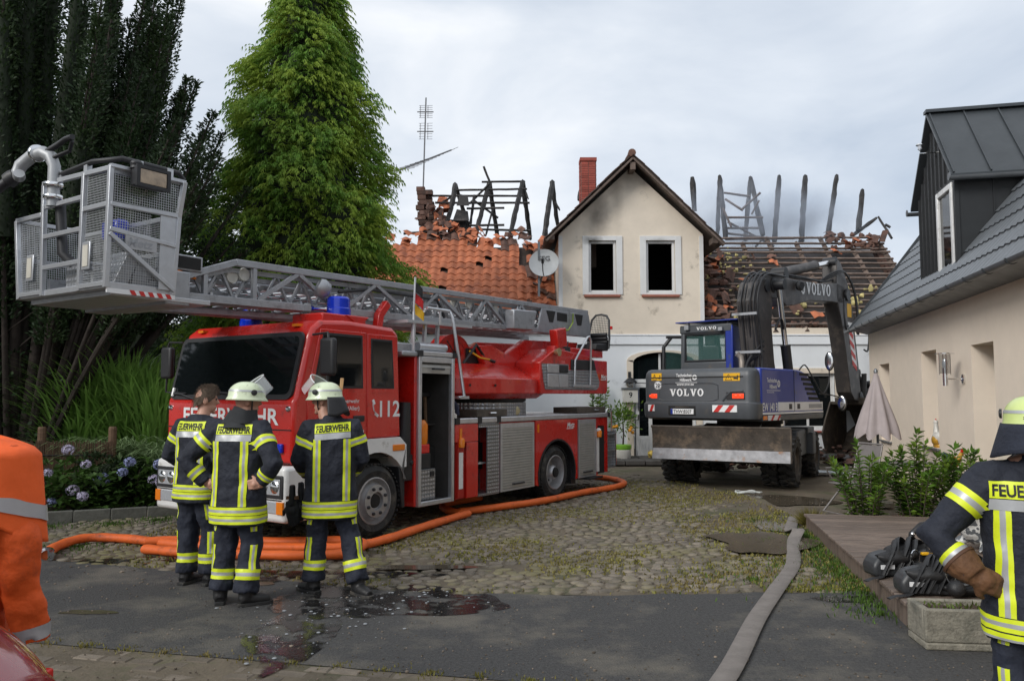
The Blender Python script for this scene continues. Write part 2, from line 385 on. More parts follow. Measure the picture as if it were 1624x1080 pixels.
for i, (x, y, a, b) in enumerate(cpts):
    ax_ = R.uniform(-.5, .5); tl = (R.uniform(-.12, .12), R.uniform(-.12, .12)); zz = R.uniform(-.012, .002)
    if i < 300: piece('cobblestone', R.choice(cms), yard, (x, y, zz), (*tl, ax_ * .4), (a * 1.0, b * 1.02, .062))
    else:
        q = R.choice(proto_c); ca, sa = math.cos(ax_ * .4), math.sin(ax_ * .4)
        jm.add([(x + ca * v[0] * a * 1.02 - sa * v[1] * b * 1.05, y + sa * v[0] * a * 1.02 + ca * v[1] * b * 1.05, zz + v[2] * .062 + (v[0] * tl[1] * a + v[1] * tl[0] * b)) for v in q.v], q.f)
tag(jm.build('cobblestones', STONE, yard, smooth=60), kind='stuff')
# moss and grass in the joints, denser to the right
gp = []; gd = []
for _ in range(52000):
    y = 6.9 + 9 * R.random() ** 1.5; x = R.uniform(-4.5, 4.0)
    if not inside(x, y, yard_pts): continue
    v = math.sin(x * 1.7 + 3 * math.sin(y * .8)) + math.sin(y * 2.3 + x * .6) + .9 * math.sin(x * 4.1 - y * 3.3) + (1.6 if x > 2.2 else 0)
    if v + R.gauss(0, .8) < .6: continue
    gp.append((x, y, -.008)); gd.append((R.gauss(0, .6), R.gauss(0, .6), 1))
tag(leaves('joint_grass', gp, gd, .04, .018, MOSS), kind='stuff')
def tuft(name, area, n, ln, m_, wd=.012):
    P = []; D = []
    for _ in range(n):
        c = R.choice(area); a = R.uniform(0, 6.28); q = abs(R.gauss(0, c[2]))
        P.append((c[0] + math.cos(a) * q, c[1] + math.sin(a) * q * .8, c[3] if len(c) > 3 else -.01)); D.append((R.gauss(0, .35), R.gauss(0, .35), 1))
    return tag(leaves(name, P, D, ln, wd, m_), kind='stuff')
tuft('grass', [(3.62 - .2 * k + R.uniform(-.06, .04), 10 - k, .2) for k in [i * .22 for i in range(18)]] + [(2.6, 8, .5), (3, 9.4, .4), (2.2, 7.4, .4), (3.3, 10.9, .5)], 2600, .055, GRASS)
tuft('grass', [(-5.3 + k * .45, 10.6 + .32 * k - (k > 4) * .4, .25) for k in range(7)] + [(-6, 10.4, .4), (-4.9, 9, .4)], 2600, .05, GRASS)
tuft('grass', [(-3.2 + k * .3, 5.58 - k * .067, .07) for k in range(14)], 700, .03, MOSS, .01)
# puddles
def puddle(x, y, rx, ry, m_, z, s=1, name='puddle'):
    P = [(x + rx * math.cos(a) * (1 + .2 * math.sin(3 * a + s) + .12 * math.sin(5 * a + 2 * s) + .05 * math.sin(11 * a)), y + ry * math.sin(a) * (1 + .2 * math.sin(2 * a + s) + .1 * math.sin(7 * a))) for a in [i * math.pi / 24 for i in range(48)]]
    return poly_sheet(name, P, z, m_)
puddle(-1.15, 6.75, .95, .62, WET, .004, 2); puddle(-1.55, 5.95, .3, .85, WET, .0045, 4); puddle(-2.0, 7.6, 1.1, .25, WET, .012, 1)
puddle(-2.5, 7.35, .33, .14, PUD, .005, 3); puddle(-3.9, 8.32, .8, .16, WET, .006, 5); 0
puddle(2.85, 9.2, .55, .75, PUD, .03, 1); puddle(3.45, 10.4, .28, .5, PUD, .012, 3); puddle(4.3, 13.3, .9, .8, PUD, -.02, 2); puddle(2.9, 6.75, .5, .1, WET, .004, 6)
puddle(-3.35, 6.35, .22, .07, PUD, .004, 2); puddle(-.9, 7.9, .5, .12, PUD, .022, 1)
FOAM = mat('foam', (.27, .285, .30), r=.6, var=.1)
fm = M()
for _ in range(230):
    if R.random() < .75: x, y = R.gauss(-1.15, .45), R.gauss(6.75, .42)
    else: x, y = R.gauss(-1.6, .25), R.gauss(5.9, .5)
    s_ = .004 + .014 * R.random() ** 4; a0 = R.uniform(0, 6)
    fm.lathe([(s_, 0), (s_ * .7, s_ * .25)], 7, (x, y, .007))
tag(fm.build('foam', FOAM, smooth=60), kind='stuff')
# loose leaves, crumbs, grit
gr = M()
for _ in range(3200):
    x, y = R.uniform(-4.5, 5), 4.6 + 10 * R.random() ** 2; s_ = R.uniform(.003, .009) * (1.8 if R.random() < .06 else 1)
    if y > 7: s_ *= 1.6
    gr.ell((x, y, .004), (s_, s_ * R.uniform(.6, 1), s_ * .6), 5, 4)
tag(gr.build('grit', mat('grit', (.16, .13, .1), isl=.6, r=.9)), kind='stuff')
kerb = thing('garden_kerb', 'low grey concrete kerb edging the hydrangea bed', 'kerb', (-6.2, 10.75, 0))
for k in range(7):
    m = M(); a = Vector((k * .42 - .6, k * .53 * .42 / .5 * .4 - .25, 0)); m.bar((a.x, a.y, .02), (a.x + .41, a.y + .186, .02), .09, .26); m.build('kerb_stone', mat('kerb_concrete', (.1, .1, .085), r=.9, var=.25, bump=.4) if k == 0 else bpy.data.materials['kerb_concrete'], kerb, bevel=.012)

# ------------------------------------------------------------------ burnt farmhouse (facade Y = 21.5)
CREAM = mat('cream_render', (.74, .65, .535), r=.85, var=.045, vs=2.2, bump=.12, bs=90, dirt=((.40, .34, .27), .1, 1.7))
def soot(m_, spots):
    t = m_.node_tree; n = t.nodes.new; l = t.links.new; b = t.nodes['Principled BSDF']; cur = b.inputs['Base Color'].links[0].from_socket
    g = n('ShaderNodeNewGeometry'); z = n('ShaderNodeTexNoise'); z.inputs['Scale'].default_value = 3; z.inputs['Detail'].default_value = 7; l(g.outputs['Position'], z.inputs[0])
    for (c, s, amt, col) in spots:
        mp_ = n('ShaderNodeMapping'); mp_.vector_type = 'POINT'; mp_.inputs['Location'].default_value = [-c[i] / s[i] for i in range(3)]; mp_.inputs['Scale'].default_value = [1 / k_ for k_ in s]
        l(g.outputs['Position'], mp_.inputs[0]); ln = n('ShaderNodeVectorMath'); ln.operation = 'LENGTH'; l(mp_.outputs[0], ln.inputs[0])
        ad = n('ShaderNodeMath'); ad.operation = 'ADD'; l(ln.outputs['Value'], ad.inputs[0]); l(z.outputs[0], ad.inputs[1])
        mr = n('ShaderNodeMapRange'); l(ad.outputs[0], mr.inputs[0]); mr.inputs[1].default_value = .55; mr.inputs[2].default_value = 1.5; mr.inputs[3].default_value = amt; mr.inputs[4].default_value = 0
        x = n('ShaderNodeMix'); x.data_type = 'RGBA'; l(mr.outputs[0], x.inputs[0]); l(cur, x.inputs[6]); x.inputs[7].default_value = (*col, 1); cur = x.outputs[2]
    l(cur, b.inputs['Base Color'])
soot(CREAM, [((2.35, 21.5, 6.7), (.5, 5, 1.0), .75, (.12, .10, .085)), ((3.2, 21.5, 7.7), (1.0, 5, .5), .55, (.13, .11, .09)), ((2.9, 21.5, 7.2), (.25, 5, 1.2), .4, (.2, .16, .12))])
FWHITE = mat('white_render', (.80, .825, .85), r=.85, var=.035, vs=1.5, bump=.08, bs=80, dirt=((.48, .5, .52), .12, 1.3))
TRIM = mat('white_trim', (.68, .68, .67), r=.6, var=.05, vs=3)
soot(TRIM, [((2.25, 21.4, 5.98), (.35, 1, .16), .9, (.03, .028, .025)), ((4.05, 21.4, 5.95), (.4, 1, .1), .5, (.05, .045, .04))])
CHAR = mat('charred_wood', (.02, .018, .017), r=.75, var=.4, vs=7, bump=.6, bs=30, dirt=((.075, .065, .06), .25, 4))
CHARB = mat('scorched_batten', (.125, .092, .075), r=.85, var=.35, vs=5, isl=.3, rnd=.25, bump=.4, bs=30)
VOID = mat('burnt_interior', (.008, .008, .008), r=.95, var=.2)
TILE = mat('clay_tile', (.40, .125, .055), r=.75, var=.14, vs=3, rnd=.2, isl=.12, bump=.15, dirt=((.19, .06, .035), .22, 1.6))
TILED = mat('sooty_tile', (.12, .062, .045), r=.85, var=.25, vs=4, rnd=.3, isl=.3, bump=.2, dirt=((.05, .035, .03), .35, 3))
BRICK = mat('red_brick', (.30, .065, .045), r=.8, var=.12, vs=8, rnd=.2)
GEL = mat('insulation', (.42, .36, .16), r=.95, var=.3, vs=10, isl=.4)
H = thing('farmhouse', 'burnt cream and white farmhouse with collapsed tiled roof and gable', 'house', (0, 21.5, 0))
fx = lambda u, v, w_: (u, w_, v)                     # facade prism: u = X, v = Z, w = depth from facade
def col(m, x0, x1, z0, z1, y0=0, y1=.35): m.box((x0, y0, z0), (x1, y1, z1))
m = M()
for a in [(-6, 3.3, 0, 3.1), (5.0, 7.36, 0, 3.1), (7.36, 8.79, 0, .81), (7.36, 8.79, 2.32, 3.1), (8.79, 11.4, 0, 3.1)]: col(m, *a)
arc = [(3.3 + .85 + .85 * math.cos(t) * 1.0, 2.62 + .28 * math.sin(t)) for t in [math.pi * i / 12 for i in range(13)]]
m.prism(arc[::-1] + [(5.0, 3.1), (3.3, 3.1)], fx, 0, .35)
m.box((-6, .35, 0), (-5.65, 11, 3.4)); m.box((11.05, .35, 0), (11.4, 11, 3.4)); m.box((-6, 10.65, 0), (11.4, 11, 3.4))
lw = m.build('wall', FWHITE, H)
m = M(); m.box((-6, -.05, 3.1), (11.4, .35, 3.36)); m.box((-6, -.07, 3.34), (11.4, -.05, 3.38)); m.build('cornice_band', FWHITE, H, bevel=.01)
m = M(); m.box((5.36, .0, 3.38), (11.4, .35, 3.56)); m.build('wall_top', CREAM, H); m = M(); m.box((-6, 0, 3.38), (1.2, .35, 3.5)); m.build('wall_top', CREAM, H)
m = M()
def ar(r, z): return [(4.15 + r * math.cos(t), z + .28 * math.sin(t)) for t in [math.pi * i / 12 for i in range(13)]]
m.prism(ar(1.02, 2.67) + ar(.85, 2.615)[::-1], fx, -.03, .04); m.box((3.13, -.03, 0), (3.3, .04, 2.67)); m.box((5.0, -.03, 0), (5.17, .04, 2.67)); m.build('door_surround', CREAM, H)
m = M(); m.box((3.05, -.02, 0), (3.35, .01, .28)); m.box((4.95, -.02, 0), (7, .01, .28)); m.box((7.0, -.02, 0), (11.3, .01, .25)); m.build('plinth', mat('dark_plinth', (.07, .065, .06), r=.85, var=.2), H)
# entrance: open leaf, transom, dark hall behind
m = M(); m.box((3.0, .36, 0), (5.3, 3.5, .02)); m.box((3.0, 3.4, 0), (5.3, 3.5, 3.05)); m.box((3.0, .36, 3.0), (5.3, 3.4, 3.05)); m.box((2.9, .36, 0), (3.0, 3.5, 3.05)); m.box((5.3, .36, 0), (5.4, 3.5, 3.05)); m.build('hall', VOID, H)
m = M(); m.box((3.3, .1, 2.06), (5.0, .18, 2.16)); m.box((4.02, .1, 2.16), (4.08, .17, 2.86)); m.box((3.3, .1, 0), (3.36, .2, 2.06)); m.box((4.94, .1, 0), (5.0, .2, 2.06)); df = m.build('door_frame', TRIM, H, bevel=.008)
m = M(); m.quad((3.3, .14, 2.16), (5.0, .14, 2.16), (5.0, .14, 2.62), (4.15, .14, 2.9), (3.3, .14, 2.62)); m.build('transom_pane', GLASS, df)
m = M(); m.box((3.37, .06, .02), (3.47, .1, 2.04)); m.box((3.72, .06, .02), (3.82, .1, 2.04)); m.box((3.47, .06, .02), (3.72, .1, .62)); m.box((3.47, .06, 1.93), (3.72, .1, 2.04))
for k in range(3): m.box((3.49 + k * .08, .05, .1), (3.545 + k * .08, .062, .56))
dl = m.build('door', TRIM, H, bevel=.006)
m = M(); m.box((3.47, .075, .62), (3.72, .085, 1.93)); m.build('door_pane', GLASS, dl); m = M(); m.box((3.44, .045, 1.3), (3.46, .058, 1.9)); m.box((3.42, .04, 1.05), (3.46, .055, 1.2)); m.build('handle', CHROME, dl)
# window right of the digger
m = M(); m.box((7.2, -.03, .76), (7.36, .03, 2.46)); m.box((8.79, -.03, .76), (8.95, .03, 2.46)); m.box((7.36, -.03, 2.32), (8.79, .03, 2.46)); m.build('window_surround', CREAM, H)
m = M()
for a in [(7.36, 7.44, .81, 2.32), (8.71, 8.79, .81, 2.32), (7.44, 8.71, .81, .89), (7.44, 8.71, 2.24, 2.32), (8.04, 8.1, .89, 2.24)]: col(m, *a, y0=.08, y1=.16)
wf = m.build('window', TRIM, H, bevel=.006)
m = M(); m.box((7.44, .11, .89), (8.71, .125, 2.24)); m.build('pane', GLASS, wf)
m = M(); m.box((7.2, -.08, .72), (8.95, .08, .76)); m.build('sill', BRICK, wf, bevel=.005)
# gable
wins = [(2.11, 2.87, 4.53, 5.97), (3.69, 4.49, 4.53, 5.97)]
def roofz(x): return 8.02 - abs(x - 3.28) * .945
m = M()
def gcol(x0, x1, z0):
    xs = [x0] + ([3.28] if x0 < 3.28 < x1 else []) + [x1]
    m.prism([(x0, z0), (x1, z0)] + [(x, roofz(x)) for x in xs[::-1]], fx, 0, .3)
gcol(1.29, 2.11, 3.36)
for (a, b, z0, z1) in wins: col(m, a, b, 3.36, z0, 0, .3); gcol(a, b, z1)
gcol(2.87, 3.69, 3.36); gcol(4.49, 5.26, 3.36)
m.box((1.29, .3, 3.36), (1.55, 6, 6.1)); m.box((5.0, .3, 3.36), (5.26, 6, 6.1)); m.build('gable_wall', CREAM, H)
m = M()
for x in (1.28, 5.16): m = M(); m.box((x, -.025, 3.38), (x + .11, .01, 6.1)); m.build('corner_trim', TRIM, H)
for (a, b, z0, z1) in wins:
    m = M(); q = .17
    for c_ in [(a - q, a, z0 - .06, z1 + .13), (b, b + q, z0 - .06, z1 + .13), (a, b, z1, z1 + .13), (a, b, z0 - .06, z0)]: col(m, *c_, y0=-.035, y1=.02)
    wo = m.build('window', TRIM, H, bevel=.006)
    m = M()
    for c_ in [(a, a + .07, z0, z1), (b - .07, b, z0, z1), (a + .07, b - .07, z0, z0 + .07), (a + .07, b - .07, z1 - .07, z1)]: col(m, *c_, y0=.05, y1=.13)
    m.build('frame', TRIM, wo, bevel=.01)
    m = M(); col(m, a - .13, b + .1, z0 - .13, z0 - .062, -.09, .0); m.build('sill', mat('clay_sill', (.33, .12, .08), r=.8) if a < 3 else bpy.data.materials['clay_sill'], wo, bevel=.012)
m = M(); m.box((1.56, 3.2, 3.4), (4.99, 3.3, 6.6)); m.box((1.56, .31, 3.4), (4.99, 3.2, 3.45)); m.box((1.56, .31, 3.45), (1.6, 3.2, 6.5)); m.box((4.95, .31, 3.45), (4.99, 3.2, 6.5)); m.build('burnt_room', VOID, H)
# gable roof: boarding, verge tiles, ridge tiles, purlin ends
EL, ER, AP = (.92, 5.92), (5.72, 5.80), (3.28, 8.22)
m = M()
for (x, z) in (EL, ER):
    v = Vector((x - AP[0], z - AP[1])); n_ = Vector((-v.y, v.x)).normalized() * (.06 if x > 3 else -.06)
    m.prism([AP, (x, z), (x + n_.x, z + n_.y), (AP[0], AP[1] + .085)], fx, -.45, 5.4)
gr_ = m.build('gable_roof', mat('weathered_board', (.075, .06, .05), r=.85, var=.3, vs=4), H)
m = M()
for (x, z) in (EL, ER): m.bar((AP[0], -.46, AP[1] - .08), (x, -.46, z - .05), .05, .17, up=(0, -1, 0))
m.bar((3.28, -.5, 7.93), (3.28, .0, 7.93), .14, .2); m.bar((1.08, -.45, 6.0), (1.08, .0, 6.0), .14, .16); m.bar((5.5, -.45, 5.9), (5.5, .0, 5.9), .14, .16)
m.build('barge_board', CHARB, gr_)
def pan(wd=.27, ln=.42, n=7):
    m = M(); A = []; B = []
    for i in range(n):
        u = i / (n - 1); x = (u - .5) * wd * 1.12; z = .032 * math.sin(u * 2 * math.pi - .6) + .01
        A.append((x, 0, z)); B.append((x, ln, z + .0))
    lip = [(a[0], 0, a[2] - .02) for a in A]; k = n
    return m.add(A + B + lip, [(i, i + 1, k + i + 1, k + i) for i in range(n - 1)] + [(2 * k + i, 2 * k + i + 1, i + 1, i) for i in range(n - 1)])
def pmesh(mt, **k):
    me_ = pan(**k).mesh('roof_tile', False); me_.polygons.foreach_set('use_smooth', [True] * len(me_.polygons)); me_.set_sharp_from_angle(angle=rad(50)); me_.materials.append(mt); return me_
TM, TDM = pmesh(TILE), pmesh(TILED)
def half(mt, sd):                                    # broken half of a tile
    r_ = random.Random(sd); m = pan(); me_ = m.mesh('roof_tile', False); b = bmesh.new(); b.from_mesh(me_)
    bmesh.ops.bisect_plane(b, geom=b.verts[:] + b.edges[:] + b.faces[:], plane_co=(0, .2, 0), plane_no=(r_.uniform(-.6, .6), 1, 0), clear_outer=True); b.to_mesh(me_); b.free(); me_.materials.append(mt); return me_
HM = [half(TILE, k) for k in range(3)] + [half(TILED, 9), half(TILED, 4)]
for s_, (x, z) in ((-1, EL), (1, ER)):
    v = Vector((x - AP[0], 0, z - AP[1])); ln = v.length; ang = math.atan2(-v.z, abs(v.x))
    for k in range(int(ln / .29)):
        for j in range(6):
            p = Vector((AP[0], -.38 + j * .27, AP[1] + .07)) + v.normalized() * (k * .29 + .44 + R.uniform(-.012, .012))
            if k == 0 and j == 1: continue
            Rm = Matrix.Rotation(rad(90) * -s_, 4, 'Z') @ Matrix.Identity(4)
            o = piece('roof_tile', TDM, gr_, p); up_ = (-v).normalized(); xx = Vector((0, 1, 0)) * (-s_ if s_ < 0 else -s_); xx = Vector((0, 1.0, 0)) if s_ < 0 else Vector((0, -1.0, 0))
            nz = xx.cross(up_); 
            if nz.z < 0: xx = -xx; nz = -nz
            rm = Matrix((xx, up_, nz)).transposed(); o.rotation_euler = (rm @ Matrix.Rotation(R.uniform(-.05, .05), 3, 'X') @ Matrix.Rotation(-.06, 3, 'X')).to_euler()
rt = M(); rt.tube([(0, 0, 0), (0, .4, .01)], [.11, .1], 10); rme = rt.mesh('ridge_tile'); rme.materials.append(TILED)
for k in range(7): piece('ridge_tile', rme, gr_, (AP[0] + R.uniform(-.02, .02), -.5 + k * .36, AP[1] + .07 - .02 * k * R.random()), (R.uniform(-.05, .05), 0, R.uniform(-.06, .06)))
# left roof: 45 degree slope from the eave, tiles
rl = M(); rl.prism([(-.1, 3.42), (3.0, 6.35), (3.06, 6.29), (-.04, 3.36)], lambda u, v, w_: (w_, u, v), -5.8, 1.27); roofl = rl.build('roof', mat('roof_boards', (.05, .035, .028), r=.9, var=.3), H)
stuffed = M(); tot = 0
sq = math.sqrt(.5); topd = lambda x: 3.12 + .16 * math.sin(x * 2.1) + .1 * math.sin(x * 6.3) - (.55 if x > .35 else 0) * .8 - .1 * (x > -1)
for c in range(27):
    X = -5.7 + c * .262
    for r_ in range(17):
        d_ = -.15 + r_ * .3 * sq
        if d_ > topd(X) or X > 1.12: continue
        near = d_ > topd(X) - .3
        if near and R.random() < .4: continue
        if X > .1 and d_ > 1.9 and R.random() < .4: continue
        if R.random() < .012: continue
        p = Vector((X + R.uniform(-.008, .008), d_, 3.56 + d_))
        rz = R.uniform(-.02, .02) + (R.uniform(-.3, .3) if near and R.random() < .5 else 0) + (R.uniform(-.2, .2) if X > .3 and R.random() < .4 else 0)
        rot = (rad(45) - .07 + R.uniform(-.03, .03), 0, rz)
        if X > -3.4 and d_ > .5: piece('roof_tile', TDM if (R.random() < (.5 if near else .1 if X > .4 else 0)) else TM, roofl, p + Vector((0, 0, .03 * R.random() if near else 0)), rot)
        else:
            q = pan(); mt_ = Matrix.Translation(p) @ Matrix.Rotation(rot[0], 4, 'X'); stuffed.add([mt_ @ Vector(v) for v in q.v], q.f)
tag(stuffed.build('roof_tiles', TILE, roofl, smooth=50, recalc=False), kind='stuff')
for k in range(42):                                  # slipped and broken tiles along the torn upper edge
    X = R.uniform(-3.4, 1.1); d_ = topd(X) + R.uniform(-.15, .3)
    piece('roof_tile', R.choice(HM), roofl, (X, d_, 3.62 + d_ + R.uniform(0, .1)), (rad(45) + R.uniform(-.6, .4), R.uniform(-.4, .4), R.uniform(-1.2, 1.2)))
for k in range(16):
    X = R.uniform(.3, 1.1); d_ = R.uniform(.5, 2.8); piece('roof_tile', R.choice(HM), roofl, (X, d_, 3.66 + d_), (rad(45) + R.uniform(-.4, .4), R.uniform(-.3, .3), R.uniform(-1.2, 1.2)))
for k in range(9):
    X = -2.35 + R.uniform(-.25, .25); d_ = 3.1 + k * .17; piece('roof_tile', TM if R.random() < .6 else TDM, roofl, (X, d_, 3.66 + d_), (rad(45), R.uniform(-.1, .1), R.uniform(-.2, .2)))

def beam(name, p, q, w_, mt, parent, h=None, jag=.3):
    p = Vector(p); q = Vector(q); n_ = max(4, int((q - p).length / .22)); pts = []; rr = []
    for i in range(n_ + 1):
        t = i / n_; pts.append(p.lerp(q, t) + Vector((R.uniform(-1, 1), R.uniform(-1, 1), R.uniform(-1, 1))) * w_ * .06)
        rr.append(w_ * .54 * (1 + R.uniform(-jag, jag) * .45) * (.7 if i == n_ and jag > .2 else 1))
    return M().tube(pts, rr, 4).build(name, mt, parent)
def at(px, py, Y):                                   # a place in the ruin: bearing and height read off at distance Y
    a_ = math.atan(88 / 1250); x = (px - 812) / 1250; y = -(py - 540) / 1250
    r_ = Vector((x, math.cos(a_) - y * math.sin(a_), math.sin(a_) + y * math.cos(a_))); return Vector((0, -21.5, 1.7)) + r_ * (Y / r_.y)
# charred rafters and battens, left wing
for (a, b, Ya, Yb, w_) in [((722, 292), (716, 330), 26.5, 25.6, .15), ((716, 330), (700, 378), 25.6, 24.7, .15), ((722, 292), (748, 378), 26.5, 28.2, .14), ((776, 290), (753, 378), 26.5, 24.7, .15), ((776, 290), (790, 382), 26.5, 28.5, .14),
        ((829, 288), (808, 376), 26.5, 24.7, .15), ((829, 288), (841, 380), 26.5, 28.5, .14), ((876, 288), (863, 378), 26.5, 24.7, .15), ((876, 290), (884, 358), 26.5, 28, .14), ((924, 288), (918, 318), 26.5, 25.8, .14),
        ((767, 264), (778, 292), 26.4, 26.5, .07), ((752, 310), (744, 372), 26, 25.2, .08), ((782, 330), (770, 375), 26, 25, .06), ((832, 300), (838, 316), 26.5, 26, .06), ((880, 320), (888, 334), 26.5, 26.4, .06)]:
    beam('rafter', at(*a, Ya), at(*b, Yb), w_ * 1.05, CHAR, H)
for (x0, y0, x1, y1, Y) in [(764, 289, 832, 288, 26.5), (724, 302, 836, 300, 26.2), (672, 311, 830, 311, 26), (690, 322, 840, 322, 25.8), (740, 331, 800, 330, 25.6), (744, 358, 800, 357, 25.1), (752, 364, 842, 366, 25), (700, 322, 722, 309, 26), (744, 324, 776, 292, 26.2), (640, 371, 700, 366, 24.8), (750, 317, 790, 346, 26)]:
    beam('batten', at(x0, y0, Y), at(x1, y1, Y), .07, CHAR, H, jag=.15)
m = M()
for (x0, y0, x1, y1) in [(712, 348, 744, 380), (722, 332, 742, 350), (728, 308, 742, 326)]:
    P = [at(x0 + R.uniform(-3, 3), y0, 25.6), at(x1, y0 + R.uniform(-3, 6), 25.6), at(x1 + 2, y1, 25.2), at(x0 - 4, y1, 25.2)]
    m.add([*P, *[p + Vector((0, .05, 0)) for p in P]], [(0, 1, 2, 3), (7, 6, 5, 4), (0, 4, 5, 1), (1, 5, 6, 2), (2, 6, 7, 3), (3, 7, 4, 0)])
m.build('charred_board', CHAR, H)
m = M()                                             # broken chimney stack at the left end
for k in range(11):
    for j in range(4):
        if k > 7 and R.random() < .4: continue
        c_ = at(672 + R.uniform(-4, 4) + (10 - k) * .9, 378 - k * 8, 25.6) + Vector((j % 2 * .24 - .12, j // 2 * .24, 0)); a_ = R.uniform(-.2, .2)
        m.bar(c_ - Vector((.14, .05 * a_, 0)), c_ + Vector((.14, .05 * a_, .0)), .22, .155)
sbk = m.build('broken_stack', TILED, H, bevel=.01)
for k in range(18): piece('roof_tile', R.choice(HM[3:]), H, at(R.uniform(655, 705), R.uniform(330, 385), 25.2), (R.uniform(0, 1.4), R.uniform(-.5, .5), R.uniform(-2, 2)))
# right wing: bare battens over a dark loft
m = M(); m.prism([(-.02, 3.42), (3.2, 6.62), (3.3, 6.5), (.1, 3.32)], lambda u, v, w_: (w_, u + .35, v - .25), 5.3, 11.55); loft = m.build('loft_boards', mat('sooty_boards', (.042, .036, .034), r=.9, var=.3, vs=2.5), H)
for k in range(17):
    d_ = .05 + k * .187; z = 3.6 + d_; x1 = 11.62; segs = [(5.28, x1)]
    if k in (2, 3, 5): segs = [(5.28, 6.4 + R.random()), (7.6, x1)]
    if k in (1,): segs = [(5.28, 8.4), (10, x1)]
    for (a, b) in segs: beam('batten', (a, d_ + R.uniform(-.02, .02), z), (b, d_ + R.uniform(-.02, .02), z + R.uniform(-.04, .04)), .068, CHARB, loft, jag=.12)
for k in range(8): beam('rafter', (5.5 + k * .86, 0, 3.45), (5.5 + k * .86 + R.uniform(-.04, .04), 3.05 + (.2 if k in (3, 5) else 0), 6.5 + (.2 if k in (3, 5) else 0)), .15, CHARB, loft, jag=.15)
for (a, b, Ya, Yb, w_) in [((1098, 281), (1101, 335), 26.5, 26.5, .17), ((1141, 279), (1138, 372), 26.5, 26, .14), ((1141, 279), (1151, 378), 26.5, 25.2, .15), ((1190, 281), (1182, 382), 26.5, 26.2, .14), ((1190, 281), (1210, 374), 26.5, 25.2, .15),
        ((1236, 279), (1228, 384), 26.5, 25.2, .15), ((1277, 279), (1271, 383), 26.5, 25.2, .17), ((1327, 278), (1312, 382), 26.5, 25.2, .15), ((1368, 301), (1361, 365), 26, 25.2, .16), ((1390, 346), (1352, 374), 25.8, 25.2, .12), ((1393, 344), (1414, 378), 25.8, 25, .1), ((1404, 356), (1412, 361), 25.5, 25.4, .08)]:
    beam('rafter', at(*b, Yb), at(*a, Ya), w_, CHAR, H)
for (x0, y0, x1, y1) in [(1148, 306, 1190, 312), (1150, 316, 1178, 334), (1152, 345, 1210, 345), (1153, 362, 1204, 362), (1150, 370, 1226, 379), (1176, 333, 1206, 306), (1192, 340, 1204, 318), (1154, 352, 1228, 391), (1198, 392, 1212, 376), (1146, 330, 1160, 360), (1150, 380, 1260, 378)]:
    beam('batten', at(x0, y0, 25.5), at(x1, y1, 25.3), .07, CHARB, H, jag=.15)
for k in range(62):
    zone = R.random()
    if zone < .6: X, d_ = 5.4 + abs(R.gauss(0, .6)), R.uniform(.1, 2.3)
    elif zone < .75: X, d_ = R.uniform(6.2, 8), R.uniform(.3, 2.2)
    elif zone < .9: X, d_ = R.uniform(9.8, 11.5), R.uniform(2.3, 3.05)
    else: X, d_ = R.uniform(5.4, 11), R.uniform(.1, .5)
    if X > 11.5: continue
    piece('roof_tile', R.choice(HM[:3] + HM[3:] + [TDM]), loft, (X, d_, 3.7 + d_ + R.uniform(0, .08)), (rad(45) + R.uniform(-.6, .4), R.uniform(-.5, .5), R.uniform(-1.5, 1.5)))
def clods(m, pts, s0, s1):
    for p in pts:
        s_ = R.uniform(s0, s1); q = [R.uniform(.6, 1.3) for _ in range(3)]; ph = [R.uniform(0, 6) for _ in range(3)]
        m.ell(p, (s_ * q[0], s_ * q[1], s_ * q[2] * .7), 7, 5, lambda v: v * (1 + .25 * math.sin(4 * v.x + ph[0]) + .2 * math.sin(5 * v.y + ph[1])))
m = M(); clods(m, [(R.choice([7, 8.5, 10, 10.8]) + R.gauss(0, .5), d_, 3.68 + d_) for d_ in [R.uniform(.1, 1.2) for _ in range(70)]], .03, .11); clods(m, [(6.4 + R.gauss(0, .5), d_, 3.68 + d_) for d_ in [R.uniform(1.4, 2.6) for _ in range(35)]], .03, .09); tag(m.build('insulation_scraps', GEL, loft, smooth=60), kind='stuff')
m = M(); clods(m, [(R.uniform(5.3, 11.3), R.uniform(.02, .35), 3.58 + R.uniform(0, .14)) for _ in range(200)], .03, .09); tag(m.build('roof_rubble', TILED, loft, smooth=40), kind='stuff')
m = M(); clods(m, [(R.uniform(9.9, 11.4), d_, 3.66 + d_) for d_ in [R.uniform(2.6, 3.15) for _ in range(60)]], .03, .1); clods(m, [(5.45 + abs(R.gauss(0, .3)), d_, 3.75 + d_) for d_ in [R.uniform(.2, 2.4) for _ in range(70)]], .05, .15); tag(m.build('roof_rubble', TILED, loft, smooth=40), kind='stuff')
m = M(); m.prism([(-.05, 3.45), (3.05, 6.5), (3.2, 6.4), (.1, 3.3)], lambda u, v, w_: (w_ + (u * .0), u, v), 11.3, 11.65); m.build('verge', TILED, H)
